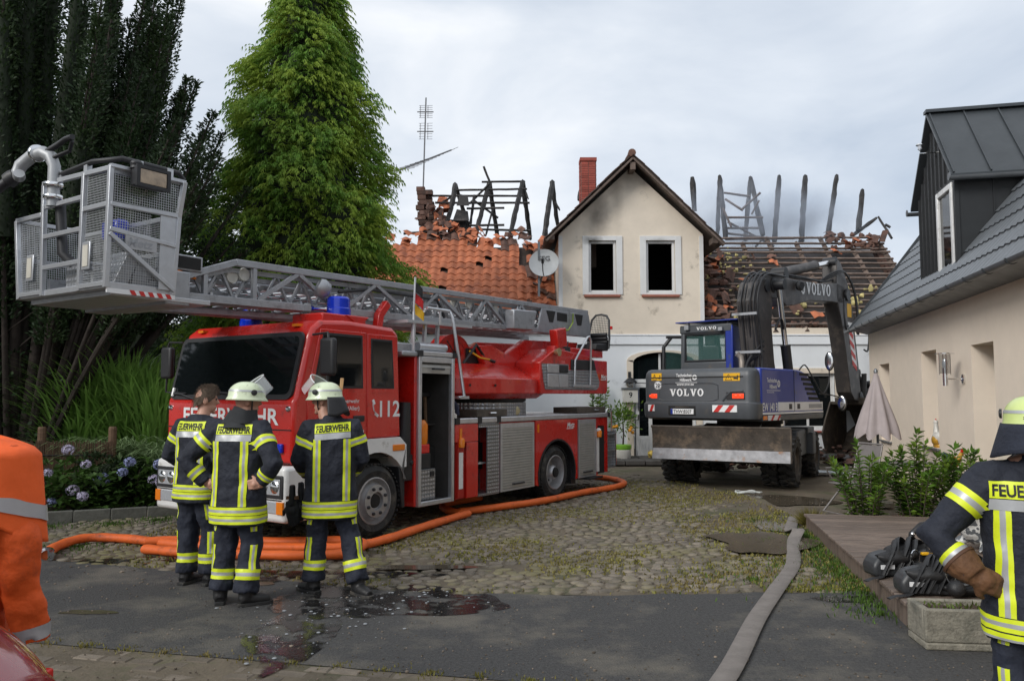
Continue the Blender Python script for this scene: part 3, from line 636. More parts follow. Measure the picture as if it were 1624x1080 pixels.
# chimney of single bricks
cy_ = 1.6; cm = M(); cm.box((2.06, cy_ + .02, 5.5), (2.5, cy_ + .43, 8.72)); chim = cm.build('chimney', mat('mortar', (.2, .16, .14), r=.9), H)
bm_ = M(); bm_.box((-.102, -.055, -.03), (.102, .055, .03)); bme = bm_.mesh('brick'); bme.materials.append(BRICK)
for k in range(36):
    z = 6.25 + k * .07
    for j in range(2):
        piece('brick', bme, chim, (2.17 + j * .218, cy_ + .06, z), (0, 0, 0))
    if k % 2:
        for x in (2.0, 2.0): pass
    for sx in (2.105, 2.455):
        for j in range(2): piece('brick', bme, chim, (sx - .012 if sx < 2.3 else sx + .012, cy_ + .18 + j * .22 - (k % 2) * .03, z), (0, 0, rad(90)))
for z in (8.79,):
    m = M(); m.box((2.03, cy_ - .02, 8.7), (2.53, cy_ + .46, 8.8)); m.build('chimney_cap', BRICK, chim)
# doorstep of dark slabs
porch = thing('doorstep', 'dark slab doorstep in front of the burnt house entrance', 'step', (2.3, 19.6, 0))
for i in range(5):
    for j in range(3):
        m = M(); m.box((i * .5 + .01, j * .6 + .01, 0), (i * .5 + .49, j * .6 + .59, .1 + R.uniform(-.01, .01))); m.build('slab', bpy.data.materials['dark_plinth'], porch, bevel=.01)
# smoke drifting out of the ruin
sm = bpy.data.materials.new('smoke'); sm.use_nodes = True; t = sm.node_tree; t.nodes.clear(); n = t.nodes.new; l = t.links.new
o_ = n('ShaderNodeOutputMaterial'); pv = n('ShaderNodeVolumePrincipled'); pv.inputs['Color'].default_value = (.8, .87, 1, 1); pv.inputs['Anisotropy'].default_value = .2
g = n('ShaderNodeTexCoord'); z_ = n('ShaderNodeTexNoise'); z_.inputs['Scale'].default_value = 1.1; z_.inputs['Detail'].default_value = 3; l(g.outputs['Object'], z_.inputs[0])
ln = n('ShaderNodeVectorMath'); ln.operation = 'LENGTH'; mp_ = n('ShaderNodeMapping'); mp_.inputs['Scale'].default_value = (1 / 3.4, 1 / 1.6, 1 / 1.9); l(g.outputs['Object'], mp_.inputs[0]); l(mp_.outputs[0], ln.inputs[0])
mr = n('ShaderNodeMapRange'); l(ln.outputs['Value'], mr.inputs[0]); mr.inputs[1].default_value = .2; mr.inputs[2].default_value = 1; mr.inputs[3].default_value = 1; mr.inputs[4].default_value = 0
m2 = n('ShaderNodeMapRange'); l(z_.outputs[0], m2.inputs[0]); m2.inputs[1].default_value = .35; m2.inputs[2].default_value = .7; m2.inputs[4].default_value = 1.3
ml = n('ShaderNodeMath'); ml.operation = 'MULTIPLY'; l(mr.outputs[0], ml.inputs[0]); l(m2.outputs[0], ml.inputs[1]); l(ml.outputs[0], pv.inputs['Density']); l(pv.outputs[0], o_.inputs[1])
so_ = M().ell((0, 0, 0), (3.4, 1.6, 1.9), 20, 12).build('smoke', sm); so_.location = (8.2, 25.2, 7.1); tag(so_, kind='stuff')
# ------------------------------------------------------------------ neighbouring house on the right
CREAM2 = mat('peach_render', (.80, .69, .57), r=.88, var=.03, vs=3, bump=.22, bs=130)
ZINC = mat('zinc', (.17, .18, .19), r=.42, m=.55, var=.12, vs=4)
SHEET = mat('grey_roof_sheet', (.115, .125, .135), r=.42, m=.0, var=.08, vs=4, coat=.1)
SEAM = mat('anthracite_sheet', (.055, .062, .068), r=.4, m=.3, var=.06, vs=3)
CLAD = mat('black_cladding', (.018, .02, .022), r=.5, var=.1)
HW = rad(76.64)
N2 = thing('neighbour_house', 'peach rendered house with grey metal roof and black dormer', 'house', (3.87, 0, 0), HW)
wx = lambda u, v, w_: (u, w_, v)
m = M(); ops = [(10.62, 11.5, 0, 2.42), (13.2, 14.1, .85, 2.46), (16.5, 17.4, .78, 2.37)]; x = -4
for (a, b, z0, z1) in ops:
    m.box((x, -.45, 0), (a, 0, 3.3)); m.box((a, -.45, z1), (b, 0, 3.3))
    if z0: m.box((a, -.45, 0), (b, 0, z0))
    x = b
m.box((x, -.45, 0), (18.4, 0, 3.3)); m.box((18.0, -6, 0), (18.4, -.45, 3.3)); m.prism([(-.45, 3.3), (-3.2, 7.0), (-6, 3.3)], lambda u, v, w_: (w_, u, v), 18.05, 18.4)
m.build('wall', CREAM2, N2)
for (a, b, z0, z1) in ops:
    m = M()
    for c_ in [(a, a + .07, z0, z1), (b - .07, b, z0, z1), (a + .07, b - .07, z0 + .0, z0 + .07), (a + .07, b - .07, z1 - .07, z1)]: m.box((c_[0], -.42, c_[2]), (c_[1], -.36, c_[3]))
    wi = m.build('window' if z0 else 'door', TRIM, N2, bevel=.006); m = M(); m.box((a + .07, -.4, z0 + .07), (b - .07, -.39, z1 - .07)); m.build('pane', GLASS, wi)
    if z0: m = M(); m.box((a - .03, -.36, z0 - .035), (b + .03, .05, z0 - .004)); m.build('sill', ZINC, wi, bevel=.005)
TP = math.tan(rad(53)); sl_ = lambda y: 3.22 + (.35 - y) * TP        # roof height over wall-frame y
me_u = np.arange(0, 22.6, .05); rows = []; nrow = 11; st = .36
for k in range(nrow):
    for (s, lift) in ((k * st, .028), (k * st + st, .004)): rows.append((s, lift))
V = []; cs, sn = math.cos(rad(53)), math.sin(rad(53))
for (s, lift) in rows:
    y = .35 - s * cs; z = 3.22 + s * sn
    h = lift + .012 * np.cos(me_u / .2 * 2 * np.pi); V.append(np.stack([me_u - 4, np.full_like(me_u, y) + h * sn, z + h * cs], 1))
V = np.concatenate(V); nu = len(me_u); i = np.arange((len(rows) - 1) * nu).reshape(-1, nu)[:, :-1].ravel()
F = np.stack([i, i + 1, i + 1 + nu, i + nu], 1); npmesh('roof', V, F, SHEET, N2, True).data.set_sharp_from_angle(angle=rad(40))
m = M(); s = nrow * st; m.prism([(.34, 3.2), (.34 - s * cs, 3.2 + s * sn), (.34 - s * cs - .2, 3.2 + s * sn - .1), (.0, 3.1)], lambda u, v, w_: (w_, u, v), -4, 18.55); m.build('roof_deck', ZINC, N2)
m = M(); m.bar((18.6, .36, 3.2), (18.6, .36 - s * cs, 3.24 + s * sn), .04, .12, up=(0, 1, 1)); m.build('verge_trim', SEAM, N2)
m = M(); g_ = [(.06 * math.cos(t), .06 * math.sin(t)) for t in [math.pi + math.pi * i / 8 for i in range(9)]]; g2 = [(.052 * math.cos(t), .052 * math.sin(t)) for t in [2 * math.pi - math.pi * i / 8 for i in range(9)]]
m.prism(g_ + g2, lambda u, v, w_: (w_, .42 + u, 3.2 + v), -4, 18.7); gut = m.build('gutter', ZINC, N2, smooth=30)
m = M(); m.tube([(18.7, .42 + .06 * math.cos(t), 3.2 + .06 * math.sin(t)) for t in [math.pi + math.pi * i / 6 for i in range(7)]], .006, 5)
for k_ in [6.5 + .72 * q for q in range(17)]:
    m = M(); m.prism([(a * 1.2, b * 1.2) for a, b in g_] + [(a * 1.0, b * 1.0) for a, b in g_[::-1]], lambda u, v, w_: (k_ + w_, .42 + u, 3.205 + v), 0, .035); m.build('gutter_bracket', SEAM, N2)
# dormer: front in the wall plane, ridge runs into the house
d0, d1, za, ze = 11.88, 13.9, 6.30, 5.02; dm = (d0 + d1) / 2
m = M()
wz0, wz1 = 3.5, 4.92; wa, wb = 12.02, 12.82
for a in [(d0, wa, 3.3, ze), (wb, d1, 3.3, ze), (wa, wb, 3.3, wz0), (wa, wb, wz1, ze)]: m.box((a[0], -.12, a[2]), (a[1], .0, a[3]))
m.prism([(d0, ze), (d1, ze), (dm, ze + (d1 - d0) / 2 * 1.08)], wx, -.12, 0)
m.prism([(-.12, 3.75), (-.12, ze), (-2.0, ze), (-1.4, 5.2)], lambda u, v, w_: (w_, u, v), d0, d0 + .1); m.prism([(-.12, 3.75), (-.12, ze), (-2.0, ze), (-1.4, 5.2)], lambda u, v, w_: (w_, u, v), d1 - .1, d1)
dor = m.build('dormer', CLAD, N2)
m = M()
for k in range(10):
    x = d0 + .06 + k * .21; zt = ze + (d1 - d0) / 2 * 1.08 - abs(x - dm) * 1.08
    m = M(); m.box((x - .012, 0, wz1 + .06 if wa - .05 < x < wb + .05 else 3.35), (x + .012, .025, zt - .02)); m.build('cladding_batten', CLAD, dor)
m = M()
for y in (-.5,): m.box((d0 - .02, y - .01, 4.2 + (-y - .5) * .9), (d0, y + .01, ze))
m.build('cladding_batten', CLAD, dor); m = M(); m.box((d0 - .03, -.03, 3.3), (d0 + .05, .03, ze)); m.build('corner_trim', CLAD, dor)
m = M()
for a in [(wa, wa + .09, wz0, wz1), (wb - .09, wb, wz0, wz1), (wa + .09, wb - .09, wz0, wz0 + .09), (wa + .09, wb - .09, wz1 - .09, wz1)]: m.box((a[0], -.06, a[2]), (a[1], .03, a[3]))
dw = m.build('window', WHITE, dor, bevel=.01); m = M(); m.box((wa + .09, -.02, wz0 + .09), (wb - .09, -.01, wz1 - .09)); m.build('pane', GLASS, dw)
roofs = M(); SEAMS = []
for s_, xe in ((-1, d0 - .14), (1, d1 + .14)):
    zb = za - abs(xe - dm) * 1.15
    roofs.prism([(dm, za), (xe, zb), (xe, zb - .05), (dm, za - .06)], wx, .1, -4.2)
    for k in range(9):
        y = .06 - k * .5; seams = M(); seams.bar((dm, y, za + .015), (xe, y, zb + .015), .02, .035, up=(0, 0, 1)); SEAMS.append(seams)
roofs.bar((dm, .12, za + .01), (dm, -4.2, za + .01), .16, .05); rr_ = roofs.build('dormer_roof', SEAM, dor); [q_s.build('standing_seam', SEAM, dor) for q_s in SEAMS]
for xe in (d0 - .20, d1 + .20):
    zb = za - 1.15 * 1.15 - .06
    m = M(); m.prism(g_ + g2, lambda u, v, w_: (xe + u, w_, zb + v), .14, -3.2); m.lathe([(.06, 0), (.06, .012)], 12, (xe, .14, zb), (0, 1, 0)); m.build('gutter', ZINC, dor, smooth=30)
m = M(); m.box((d0 - .5, .02, 3.24), (d1 + .3, .3, 3.3)); m.build('apron_flashing', ZINC, dor)
# lights on the house are things of their own
def W(u, y, z): 
    c_, s_ = math.cos(HW), math.sin(HW); return (3.87 + c_ * u - s_ * y, s_ * u + c_ * y, z)
t_ = thing('dormer_lamp', 'small steel and glass lamp under the dormer gable', 'lamp', W(12.7, .26, 5.66), HW); t_.scale = (.65, .65, .65)
m = M(); m.lathe([(.03, 0), (.03, .03)], 12, (0, 0, -.05)); m.tube([(0, 0, -.06), (0, 0, -.12), (0, -.4, -.12)], .014, 7); m.build('bracket', CHROME, t_); m = M(); m.lathe([(.05, 0), (.05, .1)], 14, (0, 0, -.02)); m.build('lamp_glass', LENS, t_); m = M(); m.lathe([(.09, .08), (.085, .11), (.03, .13)], 16, (0, 0, 0)); m.build('lamp_cap', CHROME, t_)
t_ = thing('wall_lamp', 'stainless steel wall lantern with glass cylinder beside the deep doorway', 'lamp', W(11.85, .0, 1.95), HW)
m = M(); m.lathe([(.07, 0), (.07, .025), (.03, .04)], 16, (0, 0, 0), (0, 1, 0)); m.cyl((0, .02, 0), (0, .25, 0), .012); m.build('bracket', CHROME, t_, smooth=40)
m = M(); m.lathe([(.035, -.1), (.035, .16)], 14, (0, .25, 0)); m.build('stem', CHROME, t_, smooth=40); m = M(); m.lathe([(.075, .08), (.075, .36)], 18, (0, .25, 0), caps=False); m.build('lamp_glass', CLEAR, t_, smooth=40)
m = M(); m.lathe([(.03, .16), (.04, .24), (.02, .3)], 12, (0, .25, 0)); m.build('bulb', LENS, t_, smooth=60); m = M(); m.lathe([(.13, .365), (.13, .375), (.04, .39)], 20, (0, .25, 0)); [m.cyl((.075 * math.cos(q), .25 + .075 * math.sin(q), .06), (.075 * math.cos(q), .25 + .075 * math.sin(q), .37), .006, 6) for q in (0, 1.57, 3.14, 4.71)]; m.build('lamp_cap', CHROME, t_, smooth=40)

# ------------------------------------------------------------------ wooden deck
PLANK = mat('deck_plank', (.165, .125, .10), r=.7, var=.16, vs=4, rnd=.22, stretch=(1.2, 9, 1), bump=.15, dirt=((.075, .055, .045), .35, 1.8))
DK = rad(78.7); deck = thing('deck', 'low weathered brown timber deck with puddled grass along its edge', 'deck', (2.88, 5.75, 0), DK)   # local x runs away along the edge, +y left
for k in range(33):
    m = M(); x = k * .14; m.box((x, -2.75, .165), (x + .128, .03, .195)); m.build('plank', PLANK, deck, bevel=.004, seg=1).location.z = R.uniform(-.003, .003)
m = M(); m.box((0, -.03, 0), (2.6, .0, .163)); m.build('fascia_board', PLANK, deck); m = M(); m.box((2.61, -.03, 0), (4.62, .0, .163)); m.build('fascia_board', PLANK, deck)
m = M(); m.box((.02, -2.7, 0), (4.6, -.1, .16)); m.build('substructure', DARK, deck)
CONC = mat('washed_concrete', (.22, .205, .165), r=.9, var=.22, vs=18, bump=.5, bs=60, dirt=((.1, .1, .08), .25, 3))
tr = thing('concrete_trough', 'mossy concrete plant trough in front of the deck', 'planter', (2.78, 5.42, 0), rad(-6))
m = M(); Lx, Wy, h = 1.25, .32, .27
m.box((0, 0, 0), (Lx, Wy, .05)); m.box((0, 0, .05), (Lx, .045, h)); m.box((0, Wy - .045, .05), (Lx, Wy, h)); m.box((0, .045, .05), (.045, Wy - .045, h)); m.box((Lx - .045, .045, .05), (Lx, Wy - .045, h)); m.build('trough_body', CONC, tr, bevel=.012)
m = M(); m.box((.045, .045, .05), (Lx - .045, Wy - .045, h - .04)); clods(m, [(R.uniform(.08, Lx - .08), R.uniform(.07, Wy - .07), h - .035) for _ in range(120)], .01, .03); m.build('soil', mat('soil', (.06, .04, .03), r=.95, var=.3, vs=20), tr, smooth=60)
P = [(R.uniform(.08, 1.1), R.uniform(.08, .25), h - .03) for _ in range(260)]; leaves('seedlings', P[:90], [(R.gauss(0, .5), R.gauss(0, .5), 1) for _ in P[:90]], .045, .02, leafmat('sprout', (.1, .14, .03)), tr)['kind'] = 'stuff'

# ------------------------------------------------------------------ plants
LAUREL = leafmat('laurel_leaf', (.085, .175, .025), isl=.35, tr=.3, col2=(.17, .26, .035), vs=5, r=.35)
BARK = mat('bark', (.06, .045, .035), r=.9, var=.3, vs=8, bump=.6, bs=25)
def laurel(loc, h, spread, n, label):
    t = thing('laurel_bush', label, 'bush', loc, 0, 'laurel bushes behind the deck'); st = M(); P = []; D = []; U = []
    for k in range(n):
        a = R.uniform(0, 6.28); q = spread * math.sqrt(R.random()); hh = h * R.uniform(.6, 1) * (1.05 - .35 * q / spread)
        b = Vector((q * .35 * math.cos(a), q * .35 * math.sin(a), 0)); tp = Vector((q * math.cos(a), q * math.sin(a), hh)); md = (b + tp) / 2 + Vector((0, 0, .06))
        pts = [b, md, tp]; st.tube(pts, [.01, .008, .004], 5); k2 = int(hh / .022)
        for j in range(k2):
            s = .14 + .86 * j / k2; p = b.lerp(md, s * 2) if s < .5 else md.lerp(tp, s * 2 - 1); an = j * 2.4 + k
            P.append(p); D.append((math.cos(an), math.sin(an), .35 + .9 * max(0, s - .6))); U.append((0, 0, 1))
        for j in range(5): P.append(tp); D.append((R.gauss(0, .4), R.gauss(0, .4), 1)); U.append((1, 0, 0))
    st.build('stem', BARK, t); leaves('leaf_mass', P, D, .125, .055, LAUREL, t, droop=.15, up=U)['kind'] = 'stuff'
laurel((4.62, 10.4, 0), 1.12, .46, 20, 'tall bright laurel bush on the left, behind the deck by the garden chair')
laurel((5.25, 10.35, 0), 1.22, .4, 22, 'upright laurel bush in the middle, behind the deck')
laurel((5.85, 10.4, 0), 1.1, .55, 32, 'broad dense laurel bush beside the wall with deep doorway')
HEA = leafmat('heather', (.11, .045, .04), isl=.5, tr=.1); 
for i, (x, y, s, lb, mt_) in enumerate([(4.22, 10.3, .12, 'small reddish heather at the left end of the planting row', HEA), (4.95, 10.18, .13, 'small reddish heather between two laurel bushes', HEA), (3.92, 10.5, .16, 'yellow green heather clump at the corner of the deck', leafmat('dry_heather', (.14, .12, .03), isl=.5))]):
    P = []; D = []
    for _ in range(420):
        a = R.uniform(0, 6.28); e_ = R.uniform(0, 1.4); P.append((s * R.random() * .4 * math.cos(a), s * R.random() * .4 * math.sin(a), .01)); D.append((math.cos(a) * math.cos(e_), math.sin(a) * math.cos(e_), math.sin(e_) + .15))
    o = leaves('heather', P, D, s * 1.35, .012, mt_); o.location = (x, y, .0 if i < 2 else 0); tag(o, lb, 'plant', 'heathers behind the deck')
# parasol, chair, table
CLOTH = mat('taupe_canopy', (.36, .31, .305), r=.85, var=.05, vs=6, bump=.1, bs=120)
PX, PY = 5.72, 12.4
t = thing('parasol', 'closed taupe garden parasol standing beside the neighbour house', 'parasol', (PX, PY, 0))
m = M(); m.lathe([(.2, 0), (.2, .06), (.03, .1)], 16); m.build('base', CONC, t)
m = M(); m.cyl((0, 0, .08), (0, 0, 2.08), .02, 10); m.build('pole', ZINC, t, smooth=40)
def canopy(u, v):
    a = u * 2 * math.pi; z = 2.07 - 1.0 * v - .05 * v * math.cos(8 * a) * (v > .9); r = .02 + .30 * v ** .95; f = 1 + (.16 * math.cos(8 * a) + .05 * math.sin(3 * a + 1)) * min(1, v * 1.6)
    if v > .97: r *= .97
    return (r * f * math.cos(a), r * f * math.sin(a), z)
m = M(); m.grid(canopy, 64, 16, True); m.build('canopy', CLOTH, t, smooth=80); m = M(); m.lathe([(.03, 2.06), (.032, 2.1), (.012, 2.13)], 10); m.build('finial', ZINC, t, smooth=60)
CH = mat('chair_tube', (.25, .23, .22), r=.45, m=.5, var=.1); SL = mat('chair_fabric', (.17, .155, .15), r=.8, var=.1)
def garden_chair(loc, rz, label):
    t = thing('garden_chair', label, 'chair', loc, rz, 'garden chairs beside the parasol')
    for s_ in (-.25, .25):
        m = M(); m.tube([(s_, -.32, 0), (s_, .1, .44), (s_, .24, .62)], .014, 7); m.build('leg', CH, t, smooth=60)
        m = M(); m.tube([(s_, .28, 0), (s_, -.12, .44), (s_, -.25, .64), (s_, .2, .64)], .014, 7); m.build('leg', CH, t, smooth=60)
        m = M(); m.tube([(s_, .2, .42), (s_, .34, 1.0)], .014, 7); m.build('back_frame', CH, t, smooth=60)
    m = M(); m.box((-.24, -.22, .42), (.24, .22, .435)); m.build('seat', SL, t, bevel=.005); m = M(); m.bar((0, .22, .5), (0, .34, .98), .46, .012, up=(0, -1, 0)); m.build('backrest', SL, t)
    m = M(); m.tube([(-.25, .34, 1.0), (.25, .34, 1.0)], .014, 7); m.tube([(-.25, -.32, .02), (.25, -.32, .02)], .012, 6); m.build('cross_tube', CH, t, smooth=60)
garden_chair((4.95, 11.6, 0), rad(-75), 'grey folding garden chair left of the parasol')
t = thing('garden_table', 'round taupe garden table hidden behind the laurel bushes', 'table', (5.9, 11.7, 0))
m = M(); m.lathe([(.42, .68), (.44, .7), (.42, .72)], 28); m.build('table_top', SL, t, smooth=40)
for k in range(3): m = M(); m.tube([(.3 * math.cos(k * 2.1), .3 * math.sin(k * 2.1), 0), (.1 * math.cos(k * 2.1), .1 * math.sin(k * 2.1), .35), (.3 * math.cos(k * 2.1), .3 * math.sin(k * 2.1), .68)], .014, 7); m.build('leg', CH, t, smooth=60)
# hens and cow figure
CER = mat('glazed_white', (.62, .6, .55), r=.25, var=.06); YEL = mat('glazed_ochre', (.5, .27, .03), r=.3, var=.2); GRY = mat('glazed_grey', (.16, .17, .18), r=.3)
t = thing('hen_figure', 'white and ochre ceramic hen on the window sill', 'figurine', W(13.55, -.08, .85), HW)
m = M(); m.ell((0, 0, .14), (.16, .1, .12), 14, 10, lambda v: Vector((v.x, v.y, v.z + .35 * max(0, -v.x) ** 2))); m.build('hen_body', CER, t, smooth=80)
m = M(); m.tube([(.08, 0, .2), (.11, 0, .32), (.11, 0, .4)], [.06, .04, .035], 10); m.ell((.115, 0, .41), (.045, .038, .045)); m.tube([(.15, 0, .41), (.19, 0, .4)], [.014, .003], 6); m.build('hen_head', CER, t, smooth=80)
m = M(); m.ell((-.02, .05, .12), (.11, .06, .09)); m.ell((0, 0, .03), (.12, .085, .05)); m.build('wing', YEL, t, smooth=80); m = M(); m.ell((.115, 0, .455), (.03, .008, .02)); m.build('comb', REDL, t, smooth=80)
t = thing('bird_house', 'small grey and ochre bird house leaning beside the ceramic hen', 'bird house', W(13.25, -.1, .85), HW)
m = M(); m.box((-.06, -.06, 0), (.06, .06, .2)); m.build('house_wall', YEL, t); m = M(); m.bar((-.12, 0, .17), (.02, 0, .34), .2, .015, up=(0, 1, 0)); m.bar((.12, 0, .17), (-.02, 0, .34), .2, .015, up=(0, 1, 0)); m.build('house_roof', GRY, t)
t = thing('rooster_figure', 'painted metal rooster with red comb among the laurel leaves', 'figurine', (5.98, 10.75, -.12), rad(8)); t.scale = (.75, .75, .95)
m = M(); m.cyl((0, 0, 0), (0, 0, .9), .008, 6); m.build('stake', ZINC, t); m = M(); m.ell((0, 0, .98), (.13, .04, .08), 14, 9); m.tube([(.08, 0, 1.0), (.15, 0, 1.1)], [.05, .03], 9); m.build('rooster_body', YEL, t, smooth=80)
m = M(); [m.tube([(-.08, 0, .99), (-.18, .01 * k, 1.06 + k * .02), (-.25, 0, 1.0 + k * .03)], [.03, .025, .006], 7) for k in range(3)]; m.build('tail', mat('dark_blue_paint', (.03, .05, .09), r=.4), t, smooth=80); m = M(); m.ell((.165, 0, 1.13), (.035, .012, .04)); m.ell((.18, 0, 1.08), (.015, .01, .025)); m.build('comb', REDL, t, smooth=80)
COW = mat('cow_spots', (.6, .6, .58), r=.3, var=0); tn = COW.node_tree; b = tn.nodes['Principled BSDF']; v_ = tn.nodes.new('ShaderNodeTexNoise'); v_.inputs['Scale'].default_value = 7; q = tn.nodes.new('ShaderNodeValToRGB'); q.color_ramp.interpolation = 'CONSTANT'; q.color_ramp.elements[0].color = (.62, .62, .6, 1); q.color_ramp.elements[1].position = .52; q.color_ramp.elements[1].color = (.12, .13, .14, 1); tn.links.new(v_.outputs[0], q.inputs[0]); tn.links.new(q.outputs[0], b.inputs['Base Color'])
t = thing('cow_figure', 'white and grey spotted lying cow figure on the deck', 'figurine', (4.72, 7.9, .2), rad(200))
m = M(); m.ell((0, 0, .2), (.34, .17, .19), 16, 10); m.ell((.2, 0, .25), (.17, .15, .17), 12, 8); m.tube([(.28, .02, .3), (.42, .05, .42)], [.11, .085], 10); [m.tube([(sx, sy, .08), (sx + .12, sy * 1.2, .04), (sx - .05, sy * 1.25, .035)], [.06, .045, .03], 8) for sx in (-.22, .2) for sy in (-.13, .13)]
me_ = remesh(m, 'cow_body', .016, 3); me_.polygons.foreach_set('use_smooth', [True] * len(me_.polygons)); link('cow_body', me_, COW, t)
m = M(); m.ell((.48, .06, .44), (.12, .075, .08), 12, 9, lambda v: Vector((v.x, v.y * (1 - .25 * v.x), v.z * (1 - .25 * v.x)))); m.ell((.4, .15, .48), (.03, .06, .02)); m.ell((.4, -.04, .48), (.03, .06, .02)); m.build('cow_head', COW, t, smooth=80); m = M(); m.ell((.59, .065, .41), (.035, .05, .04)); m.build('muzzle', mat('muzzle_pink', (.45, .25, .22), r=.4), t, smooth=80)
# things on the burnt house front
m_ = BLACKP; t = thing('porch_lamp', 'black lantern on the white wall above the letterbox', 'lamp', (3.2, 21.46, 2.1))
m = M(); m.box((-.04, -.0, .1), (.04, .04, .26)); m.tube([(0, 0, .2), (0, -.12, .24), (0, -.14, .1)], .014, 7); m.build('bracket', BLACKP, t); m = M(); m.lathe([(.2, -.04), (.1, .06), (.03, .1)], 16, (0, -.14, 0)); m.build('lamp_shade', BLACKP, t, smooth=40); m = M(); m.ell((0, -.14, -.08), (.06, .06, .07)); m.build('bulb', LENS, t, smooth=80)
t = thing('letterbox', 'white letterbox with number under the porch lamp', 'letterbox', (3.2, 21.4, 1.52))
m = M(); m.box((-.2, -.1, 0), (.2, .09, .36)); m.build('box_body', CER, t, bevel=.01); m = M(); m.box((-.24, -.14, .36), (.24, .09, .41)); m.build('box_lid', GRY, t, bevel=.01); m = M(); m.text('9', lambda u, v: (u, -.103, v), .15, bold=.018, x=0, y=.14, align='c'); m.build('house_number', INK, t)
t = thing('door_bell', 'dark metal bell and pull below the letterbox', 'bell', (3.17, 21.42, 1.0))
m = M(); m.box((-.12, 0, .1), (.06, .07, .32)); m.lathe([(.09, 0), (.06, .1), (.02, .16)], 14, (.1, -.08, .12)); m.build('bell_body', BLACKP, t, smooth=40); m = M(); m.cyl((.12, -.06, -.35), (.12, -.06, .12), .008, 6); m.ell((.12, -.06, -.38), (.025, .025, .04)); m.build('bell_pull', CER, t, smooth=60)
t = thing('orange_tree', 'small potted citrus tree with orange fruit by the front door', 'potted plant', (2.88, 20.6, 0))
m = M(); m.lathe([(.12, 0), (.2, .1), (.21, .3), (.19, .32)], 18); m.build('pot', CER, t, smooth=40); m = M(); m.lathe([(.2, .32), (.22, .36), (.22, .44), (.18, .45)], 18); m.build('pot_sleeve', mat('lime_plastic', (.2, .45, .04), r=.4), t, smooth=40)
m = M(); m.tube([(0, 0, .4), (.02, 0, .75), (0, 0, 1.0)], [.025, .02, .015], 7); m.build('trunk', BARK, t)
P = [(R.gauss(0, .15), R.gauss(0, .13), R.gauss(1.15, .16)) for _ in range(420)]; leaves('crown', P, [(p[0] + R.gauss(0, .1), p[1] + R.gauss(0, .1), p[2] - .95) for p in P], .11, .045, LAUREL, t)
for q in [(-.18, -.16, .92), (.2, -.14, .88), (.16, -.18, .82), (.24, -.1, .76), (-.24, -.1, .9)]: m = M(); m.ell(q, (.045, .045, .045)); m.build('orange', mat('orange_fruit', (.75, .3, .01), r=.5) if 'orange_fruit' not in bpy.data.materials else bpy.data.materials['orange_fruit'], t, smooth=80)
t = thing('climbing_shrub', 'tall slender green shrub against the white house wall', 'bush', (2.3, 21.1, 0)); st = M(); P = []; D = []
for k in range(7):
    a = R.uniform(-.25, .25); h = R.uniform(1.3, 2.25); st.tube([(a * .3, 0, 0), (a, R.uniform(-.1, .1), h)], [.015, .005], 5)
    for j in range(90): s = R.uniform(.15, 1); P.append((a * (.3 + .7 * s), 0, h * s)); D.append((R.gauss(0, 1), R.gauss(0, 1), .4))
st.build('stem', BARK, t); leaves('leaf_mass', P, D, .13, .05, LAUREL, t)['kind'] = 'stuff'
# satellite dish and aerial
t = thing('satellite_dish', 'pale grey round satellite dish beside the gable', 'satellite dish', (.86, 21.05, 5.28))
DG = mat('dish_grey', (.47, .48, .48), r=.5, var=.05); ax = Vector((-.12, -1, .28)).normalized(); xx = ax.cross(Vector((0, 0, 1))).normalized() * -1; yy = ax.cross(xx) * 1
if yy.z < 0: yy = -yy
m = M(); m.lathe([(.01, -.07), (.2, -.055), (.34, -.02), (.40, .012), (.405, .0), (.34, -.04), (.2, -.08), (.01, -.1)], 36, (0, 0, 0), ax); dd = m.build('reflector', DG, t, smooth=50)
m = M(); m.text('SEG', lambda u, v: ax * (-.03) + xx * u + yy * v, .14, bold=.018, y=.08, align='c'); m.build('lettering', mat('print_grey', (.1, .1, .1)), dd)
m = M(); m.tube([yy * -.38 - ax * .02, yy * -.36 + ax * .25, yy * -.18 + ax * .42], .014, 7); m.build('feed_arm', BLACKP, t); m = M(); m.cyl(yy * -.2 + ax * .38, yy * -.1 + ax * .46, .035); m.build('receiver', BLACKP, t); m = M(); m.tube([-ax * .08, -ax * .2 - yy * .1, (-.1, .45, -.5)], .03, 8); m.box((-.16, .1, -.9), (-.1, .16, .6)); m.build('mount', ZINC, t)
t = thing('tv_antenna', 'tall thin television aerial rising over the burnt roof', 'antenna', (-3.05, 26.4, 0)); AN = mat('aerial_metal', (.16, .16, .165), r=.5, m=.5)
m = M(); m.cyl((0, 0, 7.5), (.1, 0, 11.9), .025, 7); m.build('mast', AN, t)
m = M()
for z0, h in ((11.2, .42), (10.45, .55)):
    for sx in (-.13, .13):
        for k in range(7): m.cyl((sx - .1 + .1, 0, z0 + k * h / 6), (sx + .1 + .1, -.02, z0 + k * h / 6), .007, 4)
        m.cyl((sx + .04, 0, z0), (sx + .04, 0, z0 + h), .009, 4)
    m.bar((-.2, .02, z0 + h / 2), (.36, .02, z0 + h / 2), .03)
m.build('panel_array', AN, t); m = M(); a, b = Vector((-.75, -.3, 9.28)), Vector((.95, .4, 10.2)); m.bar(a, b, .045)
for k in range(13): p = a.lerp(b, k / 12); L_ = .55 - .025 * k; m.cyl(p - Vector((L_, -.25, .02)), p + Vector((L_, -.25, .02)), .009, 4)
m.cyl(a + Vector((-.1, 0, -.35)), a + Vector((-.1, 0, .2)), .012, 4); m.build('yagi_array', AN, t)
